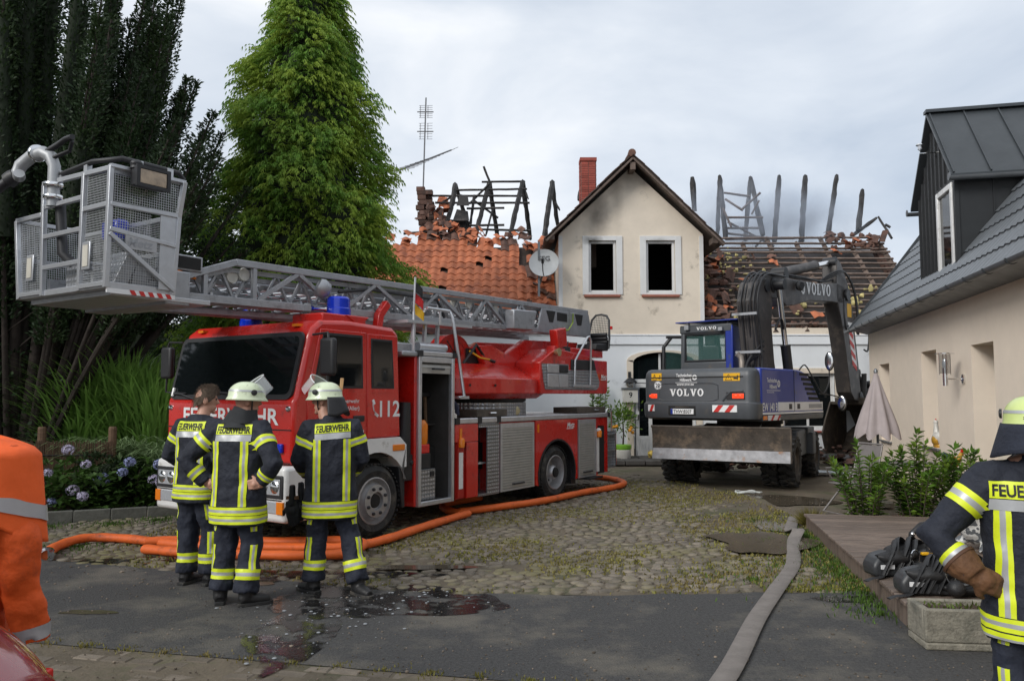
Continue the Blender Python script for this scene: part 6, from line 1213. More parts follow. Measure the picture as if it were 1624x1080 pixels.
panel('mesh_panel', fy_, (bx0 + .01, .3, bz + .06), (bx0 + .01, .73, bz + .06), (bx0 + .01, .72, 3.44), (bx0 + .01, .29, 3.44)); panel('mesh_panel', fy_, (bx0 + .01, .29, 3.47), (bx0 + .01, .72, 3.47), (bx0 + .01, .72, 3.76), (bx0 + .01, .29, 3.76)); panel('mesh_panel', fy_, (bx0 + .01, 1.45, bz + .06), (bx0 + .01, 1.88, bz + .06), (bx0 + .01, 2.0, 3.48), (bx0 + .01, 1.5, 3.48))
panel('mesh_panel', sx_, (bx0 + .03, .285, bz + .06), (bx1 - .02, .285, bz + .06), (bx1 - .01, .28, 3.2), (bx0 + .03, .28, 3.2)); panel('mesh_panel', sx_, (bx0 + .03, .26, 3.48), (bx1 + .03, .25, 3.48), (bx1 + .04, .25, 3.78), (bx0 + .03, .26, 3.78)); panel('mesh_panel', sx_, (bx0 + .03, .285, 3.22), (bx0 + .42, .285, 3.2), (bx0 + .42, .28, 3.43), (bx0 + .03, .28, 3.43)); panel('mesh_panel', sx_, (bx0 + .03, 1.92, bz + .06), (bx1 - .02, 1.92, bz + .06), (bx1 - .01, 2.0, 3.48), (bx0 + .03, 2.0, 3.48)); panel('mesh_panel', fy_, (bx1, .3, bz + .06), (bx1, 1.9, bz + .06), (bx1, 1.98, 3.43), (bx1, .28, 3.43))
m = M(); m.bar((bx0 - .01, .27, 3.80), (bx1 + .06, .235, 3.8), .03, .07, up=(0, 1, 0)); m.box((bx1 - .16, .262, 2.72), (bx1 + .01, .272, 3.44)); m.box((bx0 - .012, .27, 3.74), (bx0 + .2, .28, 3.82)); m.build('sheet_panel', ALU, bas)
m = M(); m.box((-1.83, .25, 3.06), (-1.52, .262, 3.2)); pl = m.build('name_plate', mat('plate_grey', (.42, .42, .43), r=.4, m=.4), bas); m = M(); m.text('Metz', lambda u, v: (-1.81 + u + v * .25, .247, 3.085 + v), .085, .24, .018); m.build('maker_lettering', ALUG, pl)
for (y, z) in ((.62, 3.0), (1.68, 2.98)): m = M(); m.box((bx0 - .02, y - .07, z - .13), (bx0 - .008, y + .07, z + .13)); lw_ = m.build('reflector_frame', ALU, bas, bevel=.006); m = M(); m.box((bx0 - .026, y - .045, z - .1), (bx0 - .021, y + .045, z + .1)); m.build('reflector_field', mat('cream_reflector', (.55, .52, .45), r=.4) if 'cream_reflector' not in bpy.data.materials else bpy.data.materials['cream_reflector'], bas)
m = M(); m.box((bx0, .272, bz - .045), (bx1 + .02, .285, bz + .0)); kb = m.build('warning_edge', PRW, bas)
for k in range(5): m = M(); x = bx0 + .24 + k * .09; m.prism([(x, bz - .044), (x + .045, bz - .044), (x + .02, bz - .002), (x - .025, bz - .002)], bk, .266, .271); m.build('warning_stripe', PRR, bas)
m = M(); m.prism([(bx0 + .16, 2.76), (bx0 + .3, 2.76), (bx0 + .42, 3.06), (bx0 + .3, 3.08)], bk, .45, .8); m.box((bx0 + .1, .9, 2.74), (bx0 + .4, 1.2, 3.0)); m.prism([(bx1 - .3, 2.76), (bx1 - .14, 2.76), (bx1 - .1, 3.05), (bx1 - .22, 3.05)], bk, .5, .9); m.build('folding_seat', DIA, bas, bevel=.008)
m = M(); m.tube([(bx0 + .05, 1.26, 3.6), (bx0 + .08, 1.24, 3.1), (bx0 + .2, 1.0, 2.85), (bx0 + .5, .8, 2.82)], .05, 10); m.build('supply_hose', BLACKP, bas, smooth=60)
m = M(); m.tube([(bx0 + .02, 1.4, 3.86), (bx0 + .02, .62, 3.9), (bx0 + .12, .3, 3.9), (bx1, .24, 3.88), (bx1 + .05, .23, 3.82)], .026, 8); m.build('hand_rail', BLACKP, bas, smooth=60); m = M(); [m.box((bx0 - .0, y - .03, 3.8), (bx0 + .05, y + .03, 3.9)) for y in (1.2, .72)]; [m.box((x - .03, .22, 3.8), (x + .03, .28, 3.9)) for x in (bx0 + .25, bx1 - .1)]; m.build('rail_clamp', ALU, bas)
m = M(); m.lathe([(.06, -.0), (.05, .03), (.06, .06), (.03, .09)], 14, (-1.78, .2, 3.8)); m.box((-1.82, .12, 3.64), (-1.5, .22, 3.82)); fld = m.build('floodlight', BLACKP, bas, bevel=.01); m = M(); m.box((-1.79, .108, 3.665), (-1.53, .121, 3.795)); m.build('lamp_glass', mat('warm_glass', (.36, .27, .18), r=.15, var=.25, vs=12, coat=.5), bas); m = M(); m.box((-1.83, .10, 3.63), (-1.49, .122, 3.66)); m.box((-1.83, .10, 3.80), (-1.49, .122, 3.83)); m.box((-1.83, .10, 3.66), (-1.795, .122, 3.80)); m.box((-1.525, .10, 3.66), (-1.49, .122, 3.80)); m.build('lamp_rim', BLACKP, bas)
# water cannon on the basket front
m = M(); m.tube([(bx0 - .02, 1.26, 3.55), (bx0 - .02, 1.26, 3.95), (bx0 - .04, 1.3, 4.05), (bx0 - .06, 1.4, 4.1), (bx0 - .1, 1.55, 4.08), (bx0 - .14, 1.68, 4.0), (bx0 - .16, 1.7, 3.92), (bx0 - .16, 1.66, 3.88), (bx0 - .18, 1.62, 3.9)], [.058, .058, .062, .066, .062, .062, .058, .058, .05], 14); mo = m.build('water_cannon', mat('cannon_grey', (.36, .37, .38), r=.45, m=.3), bas, smooth=60)
m = M(); [m.lathe([(.085, 0), (.09, .01), (.09, .03), (.085, .04)], 18, p, a) for p, a in (((bx0 - .02, 1.26, 3.62), (0, 0, 1)), ((bx0 - .08, 1.46, 4.1), (0, 1, 0)), ((bx0 - .02, 1.26, 3.74), (0, 0, 1)))]; m.build('clamp_ring', CHROME, bas, smooth=40)
m = M(); d_ = Vector((-.35, .72, -.52)).normalized(); p0 = Vector((bx0 - .16, 1.72, 3.9)); m.lathe([(.07, 0), (.08, .04), (.08, .1), (.05, .12), (.05, .28), (.065, .3), (.075, .38), (.08, .44), (.06, .45), (.055, .4)], 18, p0, d_); m.build('nozzle', BLACKP, bas, smooth=40); m = M(); m.tube([(bx0 - .08, 1.36, 4.08), (bx0 - .02, 1.2, 4.16), (bx0, 1.1, 4.2), (bx0, .98, 4.2)], .028, 8); m.tube([(bx0 - .08, 1.3, 4.0), (bx0 + .05, 1.12, 4.1), (bx0 + .02, 1.02, 4.17)], .02, 7); m.build('steering_handle', BLACKP, bas, smooth=60)
m = M(); m.box((-1.22, .45, 2.97), (-.88, .75, 3.13)); lb = T('camera_box', m, ALUG, bevel=.01); m = M(); m.box((-1.19, .44, 2.99), (-.91, .452, 3.11)); m.build('lens_window', DARK, lb); m = M(); m.box((-1.32, .4, 2.6), (-1.05, 1.9, 2.95)); T('basket_pivot', m, ALUG, bevel=.015); m = M(); m.tube([(-1.3, .5, 2.9), (-1.15, .46, 2.95), (-.9, .55, 2.92)], .02, 6); T('orange_cable', m, AMBER)
m = M(); m.box((-1.5, 1.0, 3.3), (-1.36, 1.3, 3.5)); T('blue_bag', m, BLUEL, bas, bevel=.03)
# flag, stowed boxes and couplings on the deck: things of their own
q = stowed('german_flag', 'small black red and gold flag on a short pole at the locker', 'flag', 2.1, .16, 2.3); q.scale = (1.35, 1.35, 1.15); m = M(); m.cyl((0, 0, 0), (0, 0, .45), .014, 8); m.cyl((0, 0, .45), (.02, 0, .85), .01, 6); m.build('pole', ALU, q)
fl = [mat('flag_black', (.01, .01, .01)), mat('flag_red', (.55, .01, .01)), mat('flag_gold', (.75, .42, .01))]
for k in range(3):
    m = M(); m.grid(lambda u, v: (.02 + u * .17 * (1 - .3 * (1 - (k + v) / 3)), .025 * math.sin(u * 7 + v), .86 - (k + v) * .135 - u * .2), 8, 5); m.build('flag_band', fl[k], q, recalc=False)
OLDW = mat('old_dark_wood', (.075, .06, .045), r=.75, var=.3, vs=7, bump=.3, bs=40)
for i, (x, lab) in enumerate([(3.5, 'flat old wooden block box on the deck beside the turntable'), (6.5, 'flat old wooden block box at the rear end of the truck deck')]):
    q = stowed('wooden_box', lab, 'box', x, .14, 1.39); m = M(); m.box((0, 0, 0), (.78 + .3 * i, .5, .11)); m.build('box_body', OLDW, q, bevel=.008); m = M(); m.tube([(.3 + .35 * i, 0, .06), (.3 + .35 * i, -.02, .06), (.45 + .35 * i, -.02, .06), (.45 + .35 * i, 0, .06)], .01, 6); m.build('grip', CHROME, q)
q = stowed('branch_pipe', 'metal branch pipe coupling lying on the truck deck', 'nozzle', 4.62, .2, 1.47); m = M(); m.lathe([(.05, 0), (.075, .01), (.075, .06), (.04, .08), (.03, .4), (.05, .42)], 16, (0, 0, 0), (.55, .8, -.1)); m.build('pipe', mat('brass_old', (.4, .35, .22), r=.4, m=.7), q, smooth=40)
q = stowed('blue_hose_bundle', 'dark blue hose bundle with white coupling on the truck deck', 'hose', 3.0, .3, 1.42); m = M(); m.tube([(-.15, 0, 0), (-.1, 0, .18), (.05, .02, .24), (.18, .0, .12), (.2, -.02, 0)], [.05, .06, .06, .06, .04], 9); m.build('hose_loop', mat('navy_hose', (.015, .02, .05), r=.6), q, smooth=60); m = M(); m.lathe([(.09, 0), (.09, .05), (.06, .08), (.06, .12)], 14, (-.1, -.14, -.03)); m.build('coupling', CER, q, smooth=40)
# ------------------------------------------------------------------ wheeled excavator
DGREY = mat('digger_grey', (.066, .072, .080), r=.42, var=.1, vs=4, dirt=((.11, .095, .08), .18, 3)); DBLUE = mat('digger_blue', (.014, .036, .27), r=.35, var=.06, vs=3, coat=.3, dirt=((.06, .07, .12), .12, 4))
BOOM = mat('boom_brown_grey', (.052, .046, .044), r=.5, var=.15, vs=4, dirt=((.12, .10, .085), .25, 4)); DIRTY = mat('dirty_steel', (.06, .048, .038), r=.75, var=.3, vs=5, bump=.3, dirt=((.15, .11, .075), .3, 4)); WORN = mat('worn_steel', (.20, .20, .21), r=.5, m=.3, var=.2, vs=6, dirt=((.2, .10, .045), .2, 5))
ux, uy = 4.95, 16.5; UA = math.atan2(.75, .66)
EX = thing('excavator', 'blue and grey wheeled excavator seen from behind with raised boom and bucket', 'excavator', (ux, uy, 0), UA)
KA = math.atan2(.875, .485) - UA; KM = Matrix.Translation((-.02, .12, 0)) @ Matrix.Rotation(KA, 4, 'Z')
def E(name, m, mt, p=None, ch=False, **k):
    if ch: m.v = [tuple(KM @ Vector(v)) for v in m.v]
    return m.build(name, mt, p or EX, **k)
# undercarriage
m = M(); m.box((-1.7, -.45, .55), (1.7, .45, .95)); m.box((-1.35, -.95, .4), (-1.05, .95, .6)); m.box((1.05, -.95, .4), (1.35, .95, .6)); m.box((-.5, -1.15, .5), (.55, -.45, 1.02)); m.box((-.5, .45, .5), (.55, 1.15, 1.02)); E('undercarriage', m, DGREY, ch=True, bevel=.03)
m = M(); m.lathe([(.62, .95), (.62, 1.12), (.66, 1.13), (.66, 1.24)], 30); E('slewing_ring', m, DARK, smooth=40)
m = M(); m.prism([(-1.3, 1.0), (-.9, 1.13), (-.9, 1.16), (-1.35, 1.05)], lambda u, v, w_: (u, w_, v), -.55, .55); E('cover_plate', m, WORN, ch=True, bevel=.01)
m = M(); m.box((.5, -1.2, .92), (1.3, -.5, 1.05)); m.box((.6, -1.28, .5), (.95, -1.02, .95)); m.box((.5, .5, .92), (1.3, 1.2, 1.05)); E('step_box', m, DGREY, ch=True, bevel=.02)
def dwheel(x, y, s):
    r, wd = .47, .27; m = M(); o = (x, y, r); ax = (0, s, 0)
    m.lathe([(.27, -wd), (.38, -wd - .01), (.43, -wd + .04), (.44, -wd / 2), (.43, -.04), (.38, .01), (.29, .0), (.26, -.04)], 36, o, ax, caps=False)
    for k in range(20):
        a = 2 * math.pi * k / 20
        for (h0, h1, da) in ((-.13, .0, .0), (-.13, -.27, .157)):
            c, q = math.cos(a + da), math.sin(a + da); c2, q2 = math.cos(a + da + .14), math.sin(a + da + .14)
            m.bar((x + .452 * c, y + s * h0, r + .452 * q), (x + .445 * c2, y + s * h1, r + .445 * q2), .06, .06, up=(c, 0, q))
    wo = E('wheel', m, RUBBER, ch=True, smooth=35); m = M(); m.lathe([(.29, -.03), (.27, -.01), (.25, -.05), (.23, -.13), (.14, -.14), (.13, -.04), (.0, -.03)], 26, o, ax, caps=False); E('rim', m, DIRTY, wo, ch=True, smooth=40)
    for k in range(8): a = 6.283 * k / 8; m = M(); m.lathe([(.02, 0), (.02, .03)], 6, (x + .18 * math.cos(a), y - s * .135, r + .18 * math.sin(a)), ax); E('wheel_nut', m, DIRTY, wo, ch=True)
for x in (-1.2, 1.2):
    for y, s in ((-1.25, -1), (-.93, -1), (1.25, 1), (.93, 1)): dwheel(x, y, s)
# dozer blade (dirt-worn) behind
bl = [(-2.3, 1.12), (-2.24, 1.14), (-2.2, 1.0), (-2.17, .86), (-2.18, .74), (-2.26, .52), (-2.3, .52), (-2.245, .74), (-2.25, .86), (-2.27, 1.0)]
m = M(); m.prism(bl, lambda u, v, w_: (u, w_, v), -1.32, 1.22); bo = E('dozer_blade', m, DIRTY, ch=True, bevel=.006)
m = M(); m.prism([(-2.262, .72), (-2.315, .52), (-2.302, .515), (-2.25, .718)], lambda u, v, w_: (u, w_, v), -1.31, 1.21); E('cutting_edge', m, WORN, bo, ch=True); m = M(); m.cyl((-2.28, -1.33, 1.125), (-2.28, 1.23, 1.125), .025, 8); m.bar((-2.28, -1.325, .52), (-2.28, -1.325, 1.12), .06, .025, up=(0, 1, 0)); E('blade_rim', m, DIRTY, bo, ch=True)
m = M(); [m.bar((-1.6, y, .6), (-2.2, y * 1.2, .72), .16, .14) for y in (-.45, .45)]; m.tube([(-1.5, 0, .85), (-2.2, 0, .9)], .06, 10); E('blade_arm', m, DGREY, ch=True)
# counterweight: rounded rear shell
def shell(m, zs, x0, x1, hw, r, n=6):
    pl = lambda e: [(x1, -hw + e), (x0 + r, -hw + e)] + [(x0 + r + (r - e) * math.cos(a), -hw + r + (r - e) * math.sin(a)) for a in [math.pi * 1.5 - math.pi / 2 * k / n for k in range(1, n + 1)]] + [(x0 + r + (r - e) * math.cos(a), hw - r + (r - e) * math.sin(a)) for a in [math.pi - math.pi / 2 * k / n for k in range(n)]] + [(x0 + r, hw - e), (x1, hw - e)]
    rings = [[(x, y, z) for x, y in pl(e)] for z, e in zs]; k = len(rings[0]); m.add(sum(rings, []), [(a * k + j, a * k + (j + 1) % k, (a + 1) * k + (j + 1) % k, (a + 1) * k + j) for a in range(len(rings) - 1) for j in range(k)] + [tuple(range(k))[::-1], tuple(range((len(rings) - 1) * k, len(rings) * k))])
m = M(); shell(m, [(1.26, .1), (1.29, .02), (1.36, .0), (1.52, -.005), (1.56, -.002), (1.575, .025), (1.60, .03), (2.05, .03), (2.14, .045), (2.20, .09), (2.215, .16)], -2.33, -2.0, 1.17, .18); cw = E('counterweight', m, DGREY, smooth=50)
rear = lambda y, z, d=0: (-2.302 - d, y, z)
def R2(m, y0, y1, z0, z1, d, d2): m.box((-2.302 - d2, y0, z0), (-2.302 - d, y1, z1))
m = M(); R2(m, -.95, .95, 2.04, 2.06, -.03, .006); E('rear_crease', m, DARK, cw)
m = M(); pts = [rear(.86 * math.cos(a) * .62 + .16, 1.78 + .155 * math.sin(a), .0) for a in [k * 6.283 / 30 for k in range(30)]]; P_ = [rear(.16 + .62 * max(-1, min(1, 1.25 * math.cos(a))), 1.775 + .165 * max(-1, min(1, 1.3 * math.sin(a))), .001) for a in [k * 6.283 / 30 for k in range(31)]]; m.tube(P_, .009, 5); E('badge_outline', m, DGREY, cw)
# slab-serif letters for the maker's name
def slab(m, word, fn, h, x0, w_, gap, t=.2):
    x = x0
    def bx(a, b, c, d): m.quad(fn(a, c), fn(b, c), fn(b, d), fn(a, d))
    def pl(*P): m.quad(*[fn(u, v) for u, v in P])
    for ch in word:
        s = w_ * t * 1.25; e_ = h * .13
        if ch == 'V':
            pl((x + .02 * w_, h), (x + .02 * w_ + s * 1.35, h), (x + w_ * .5 + s * .55, 0), (x + w_ * .5 - s * .55, 0)); pl((x + w_ * .98 - s * .9, h), (x + w_ * .98, h), (x + w_ * .5 + s * .45, 0), (x + w_ * .5 - s * .2, 0)); bx(x - .08 * w_, x + .42 * w_, h - e_, h); bx(x + .66 * w_, x + 1.06 * w_, h - e_, h)
        elif ch == 'L': bx(x + .12 * w_, x + .12 * w_ + s * 1.2, 0, h); bx(x, x + .52 * w_, h - e_, h); bx(x, x + .9 * w_, 0, e_); bx(x + .76 * w_, x + .9 * w_, 0, h * .36)
        else:
            k = 24; o = len(m.v); vs = []
            for q in range(k):
                a = q * 6.2832 / k; vs += [fn(x + w_ * .5 + w_ * .52 * math.cos(a), h / 2 + h * .53 * math.sin(a)), fn(x + w_ * .5 + w_ * .24 * math.cos(a), h / 2 + h * .38 * math.sin(a))]
            m.add(vs, [(2 * q, 2 * ((q + 1) % k), 2 * ((q + 1) % k) + 1, 2 * q + 1) for q in range(k)])
        x += w_ + gap
m = M(); slab(m, 'VOLVO', lambda u, v: rear(.53 - u, 1.70 + v, .003), .135, 0, .118, .026); m.build('maker_lettering', PRW, cw)
def gear(m, fn, r):
    k = 12; P_ = []
    for q in range(k * 4): a = q * 6.2832 / (k * 4); P_.append(fn((r if q % 4 < 2 else r * .82) * math.cos(a), (r if q % 4 < 2 else r * .82) * math.sin(a)))
    I = [fn(r * .5 * math.cos(q * 6.2832 / (k * 4)), r * .5 * math.sin(q * 6.2832 / (k * 4))) for q in range(k * 4)]; n_ = k * 4; m.add(P_ + I, [(q, (q + 1) % n_, n_ + (q + 1) % n_, n_ + q) for q in range(n_)]); [m.quad(fn(a - .08 * r, -.3 * r), fn(a + .08 * r, -.3 * r), fn(a + .08 * r, .3 * r), fn(a - .08 * r, .3 * r)) for a in (-.2 * r, .2 * r)]; m.quad(fn(-.2 * r, -.06 * r), fn(.2 * r, -.06 * r), fn(.2 * r, .06 * r), fn(-.2 * r, .06 * r))
def relief(m, f, s):
    m.text('Technisches', lambda u, v: f(u, v), .075 * s, .40 * s, .018, y=.12 * s); m.text('Hilfswerk', lambda u, v: f(u, v), .075 * s, .30 * s, .018, x=.1 * s, y=.015 * s); gear(m, lambda u, v: f(.475 * s + u, .10 * s + v), .065 * s); m.quad(f(-.02 * s, -.02 * s), f(.54 * s, -.02 * s), f(.54 * s, -.012 * s), f(-.02 * s, -.012 * s))
m = M(); relief(m, lambda u, v: rear(.40 - u, 1.965 + v, .003), .82); m.text('www.thw.de', lambda u, v: rear(.39 - u, v, .003), .05, .36, .018, y=1.90); m.build('relief_agency_lettering', PRW, cw)
m = M(); m.lathe([(.085, .0), (.085, .006)], 26, rear(.80, 1.905, -.03), (-1, 0, 0)); m.v = [(v[0] - .03, v[1], v[2]) for v in m.v]; sp = m.build('speed_disc', PRW, cw); m = M(); m.text('20', lambda u, v: rear(.80 - u, 1.86 + v, .008), .09, .1, .018, align='c'); m.tube([rear(.8 + .078 * math.cos(a), 1.905 + .078 * math.sin(a), .007) for a in [k * .2618 for k in range(25)]], .004, 4); m.build('speed_number', INK, sp)
for y0, y1, z0 in ((.72, .94, 2.0), (-.89, -.57, 1.975)):
    m = M(); R2(m, y0, y1, z0, z0 + .14, -.03, .004); wl = m.build('warning_sticker', PRY, cw); m = M(); c_ = (y0 + y1) / 2; w_ = (y1 - y0)
    for a, b in (((.12, .1), (.32, .85)), ((.32, .85), (.52, .1)), ((.12, .1), (.52, .1))): m.bar(rear(y1 - a[0] * w_, z0 + a[1] * .14, .006), rear(y1 - b[0] * w_, z0 + b[1] * .14, .006), .007, .003, up=(1, 0, 0))
    m.bar(rear(y1 - .32 * w_, z0 + .045, .006), rear(y1 - .32 * w_, z0 + .085, .006), .008, .003, up=(1, 0, 0)); m.bar(rear(y1 - .62 * w_, z0 + .045, .006), rear(y1 - .82 * w_, z0 + .045, .006), .03, .003, up=(1, 0, 0)); m.bar(rear(y1 - .86 * w_, z0 + .02, .006), rear(y1 - .86 * w_, z0 + .1, .006), .018, .003, up=(1, 0, 0)); m.build('warning_symbol', INK, wl)
for y0, y1 in ((.80, 1.02), (-.98, -.62)):
    m = M(); R2(m, y0, y1, 1.63, 1.77, -.03, -.005 if y0 > 0 else .006); tl = m.build('tail_light', BLACKP, cw, bevel=.01); m = M(); a_ = y0 + .02; R2(m, a_, a_ + (y1 - y0) * .62, 1.655, 1.745, -.02, .002 if y0 > 0 else .012); m.build('lamp_glass', glow('lit_tail_lamp', (1, .07, .02), .35) if 'lit_tail_lamp' not in bpy.data.materials else bpy.data.materials['lit_tail_lamp'], tl, bevel=.008)
    for k in range(2): m = M(); m.ell(rear(a_ + .07 + k * .08, 1.7, .012 if y0 < 0 else .002), (.012, .03, .03)); m.build('reflector', bpy.data.materials['lit_tail_lamp'], tl, smooth=80)
m = M(); P_ = [rear(-.55, 1.61, .0), rear(-.62, 1.7, .0), rear(-.72, 1.78, .0), rear(-.95, 1.79, .0)]; m.tube(P_, .02, 6); E('lamp_hood', m, DGREY, cw)
for y0, y1, mir in ((.86, 1.0, 0), (-.84, -.36, 1)):
    m = M(); R2(m, y0, y1, 1.41, 1.535, -.0, .042); ws_ = m.build('warning_board', PRW, cw)
    for k in range(2 if mir else 1): m = M(); a = y1 - (.02 if mir else .03) - k * .22; m.quad(*[rear(y, z, .046) for y, z in ((a, 1.412), (a - .1, 1.412), (a - .2 if mir else a + .0, 1.533), (a - .1 if mir else a + .09, 1.533))][:4]) if mir else m.quad(rear(a, 1.412, .046), rear(a - .06, 1.412, .046), rear(a - .11, 1.533, .046), rear(a - .05, 1.533, .046)); m.build('warning_stripe', PRR, ws_)
m = M(); R2(m, -.02, .56, 1.34, 1.52, -.0, .036); E('plate_recess', m, DARK, cw, bevel=.01); m = M(); R2(m, .02, .5, 1.36, 1.46, .03, .05); npz = m.build('number_plate', PRW, cw, bevel=.004); m = M(); m.text('THW:8507', lambda u, v: rear(.44 - u, 1.378 + v, .053), .068, .38, .018); m.build('plate_lettering', INK, npz); m = M(); R2(m, .455, .498, 1.362, 1.458, .0505, .0515); m.build('plate_band', DBLUE, npz)
m = M(); R2(m, .12, .4, 1.485, 1.505, .03, .05); E('plate_lamp', m, DIRTY, cw)
# right side: blue engine hood, sloping forward
sidep = lambda u, v, w_: (u, -1.175 + w_, v)
m = M(); m.prism([(-2.02, 1.36), (1.0, 1.36), (.98, 1.5), (.35, 2.02), (.1, 2.16), (-.2, 2.215), (-2.02, 2.215)], lambda u, v, w_: (u, w_, v), -1.165, -.05); hood = E('engine_hood', m, DBLUE, bevel=.04, seg=3)
m = M(); m.prism([(-2.02, 1.36), (-.2, 1.36), (-.2, 2.215), (-2.02, 2.215)], lambda u, v, w_: (u, w_, v), -.04, 1.165); E('engine_deck', m, DGREY, bevel=.04, seg=3)
m = M(); m.prism([(-2.0, 1.24), (.95, 1.24), (1.0, 1.3), (1.0, 1.355), (-2.0, 1.355)], lambda u, v, w_: (u, w_, v), -1.17, 1.1); E('main_frame', m, DGREY, bevel=.02)
m = M(); m.box((-.53, -1.169, 1.37), (-.515, -1.16, 2.2)); m.build('panel_gap', DARK, hood)
m = M(); m.box((-1.3, -1.171, 1.42), (-.54, -1.163, 1.585)); m.box((-.505, -1.171, 1.42), (.96, -1.163, 1.585)); m.box((-2.0, -1.171, 1.365), (.98, -1.163, 1.40)); m.build('white_band', PRW, hood)
m = M(); m.text('EW 140 B', lambda u, v: (-1.99 + u, -1.169, 1.43 + v), .15, .66, .018); m.build('type_lettering', PRW, hood); m = M(); relief(m, lambda u, v: (-1.78 + u, -1.169, 1.82 + v), 1.1); m.text('Bundesanstalt', lambda u, v: (-1.78 + u, -1.169, 1.76 + v), .02, .3, .01); m.build('relief_agency_lettering', PRW, hood)
for x, w_ in ((-.8, .14), (-.4, .14)): m = M(); m.box((x, -1.174, 1.45), (x + w_, -1.166, 1.55)); m.build('latch', BLACKP, hood)
m = M(); m.box((.2, -1.174, 1.46), (.9, -1.166, 1.54)); m.build('grey_plate', ALUG, hood)
for k in range(6): z = 1.63 + k * .095; xe = .98 - (z - 1.5) * 1.16; m = M(); m.prism([(xe - .62 + k * .02, z), (xe - .04, z - .01), (xe - .1, z + .045), (xe - .62 + k * .02, z + .055)], lambda u, v, w_: (u, w_, v), -1.172, -1.16); m.build('air_vent', DARK, hood)
m = M(); m.box((-1.98, -1.18, 1.27), (-1.82, -1.165, 1.34)); E('side_lamp', m, AMBER); m = M(); m.box((-1.78, -1.18, 1.255), (-1.25, -1.172, 1.35)); ws_ = E('warning_board', m, PRW)
for k in range(2): m = M(); a = -1.68 + k * .28; m.quad((a, -1.183, 1.256), (a + .09, -1.183, 1.256), (a + .19, -1.183, 1.349), (a + .1, -1.183, 1.349)); m.build('warning_stripe', PRR, ws_)
for P_, c_, r_ in (([(-.1, -1.1, 2.2), (.1, -1.15, 2.32), (.4, -1.2, 2.05), (.75, -1.25, 1.75), (1.0, -1.3, 2.0), (1.0, -1.3, 2.4)], (1.0, -1.32, 2.42), .2), ([(.7, -1.2, 1.75), (1.1, -1.3, 1.72), (1.4, -1.35, 1.68)], (1.45, -1.4, 1.55), .17)):
    m = M(); m.tube(smoothpath(P_, 4), .014, 7); mi = E('mirror_arm', m, BLACKP, smooth=60); m = M(); m.ell(c_, (.06, .1, r_), 16, 10, lambda v: Vector((max(-.4, v.x), v.y, v.z))); m.build('mirror', BLACKP, mi, smooth=60); m = M(); m.ell((c_[0] - .03, c_[1], c_[2]), (.012, .085, r_ * .88), 16, 10); m.build('mirror_glass', CHROME, mi, smooth=60)
# cab on the left
cx0, cx1, cy0, cy1, cz1 = -.55, 1.15, .12, 1.22, 3.12
m = M()
for a, b in [((cx0, cy0, 2.1), (cx0 + .02, cy0, cz1)), ((cx0, cy1, 2.1), (cx0 + .02, cy1 - .02, cz1)), ((cx1 + .1, cy0, 1.4), (cx1 - .15, cy0, cz1)), ((cx1 + .1, cy1, 1.4), (cx1 - .15, cy1 - .02, cz1)), ((.25, cy1, 1.4), (.22, cy1 - .02, cz1))]: m.bar(a, b, .1, .1, up=(1, 0, 0))
m.box((cx0 - .05, cy0 - .05, 3.02), (cx1 - .08, cy1 + .05, 3.2)); m.box((cx0 - .03, cy0 - .03, 1.36), (cx1 + .15, cy1 + .03, 1.95)); m.box((cx0 - .04, cy0 - .04, 1.95), (cx0 + .06, cy1 + .04, 2.42)); cb = E('driver_cab', m, DGREY, bevel=.03)
m = M(); m.box((cx0 - .02, cy0 - .06, 2.0), (cx0 + .38, cy0 + .02, 3.14)); m.box((cx0 - .045, cy0 - .065, 2.2), (cx0 - .0, cy0 + .1, 3.16)); m.build('cab_side', DBLUE, cb, bevel=.02)
m = M(); m.box((cx0 - .1, cy0 - .2, 3.25), (cx1 + .1, cy1 + .12, 3.275)); m.build('roof_guard', DBLUE, cb, bevel=.008); m = M(); [m.cyl((x, y, 3.18), (x, y, 3.25), .02, 6) for x in (cx0 + .1, cx1 - .2) for y in (cy0 + .1, cy1 - .1)]; m.box((cx0 - .12, .25, 3.05), (cx0 - .05, .34, 3.12)); m.box((cx0 - .12, 1.02, 3.1), (cx0 - .05, 1.12, 3.2)); m.build('roof_lamp', ALUG, cb)
m = M(); slab(m, 'VOLVO', lambda u, v: (cx0 - .056, .86 - u, 3.085 + v), .065, 0, .075, .018); m.build('maker_lettering', PRW, cb)
PANE = tinted('cab_glass', (.10, .22, .20), .22)
m = M(); m.box((cx0 + .0, cy0 + .08, 2.42), (cx0 + .012, cy1 - .06, 3.02)); m.build('rear_window', PANE, cb); m = M(); m.tube([(cx0 - .02, cy0 + .1, 2.44), (cx0 - .02, cy1 - .08, 2.44), (cx0 - .02, cy1 - .08, 3.0), (cx0 - .02, cy0 + .1, 3.0), (cx0 - .02, cy0 + .1, 2.44)], .025, 6); m.build('window_seal', BLACKP, cb)
m = M(); m.box((cx0 + .1, cy1 - .02, 1.96), (.2, cy1 - .01, 3.02)); m.box((.28, cy1 - .02, 1.6), (cx1 - .1, cy1 - .01, 3.02)); m.box((cx1 - .1, cy0 + .05, 1.95), (cx1 - .09, cy1 - .05, 3.02)); m.box((.0, cy0, 1.95), (cx1 - .1, cy0 + .01, 3.02)); m.build('side_window', PANE, cb)
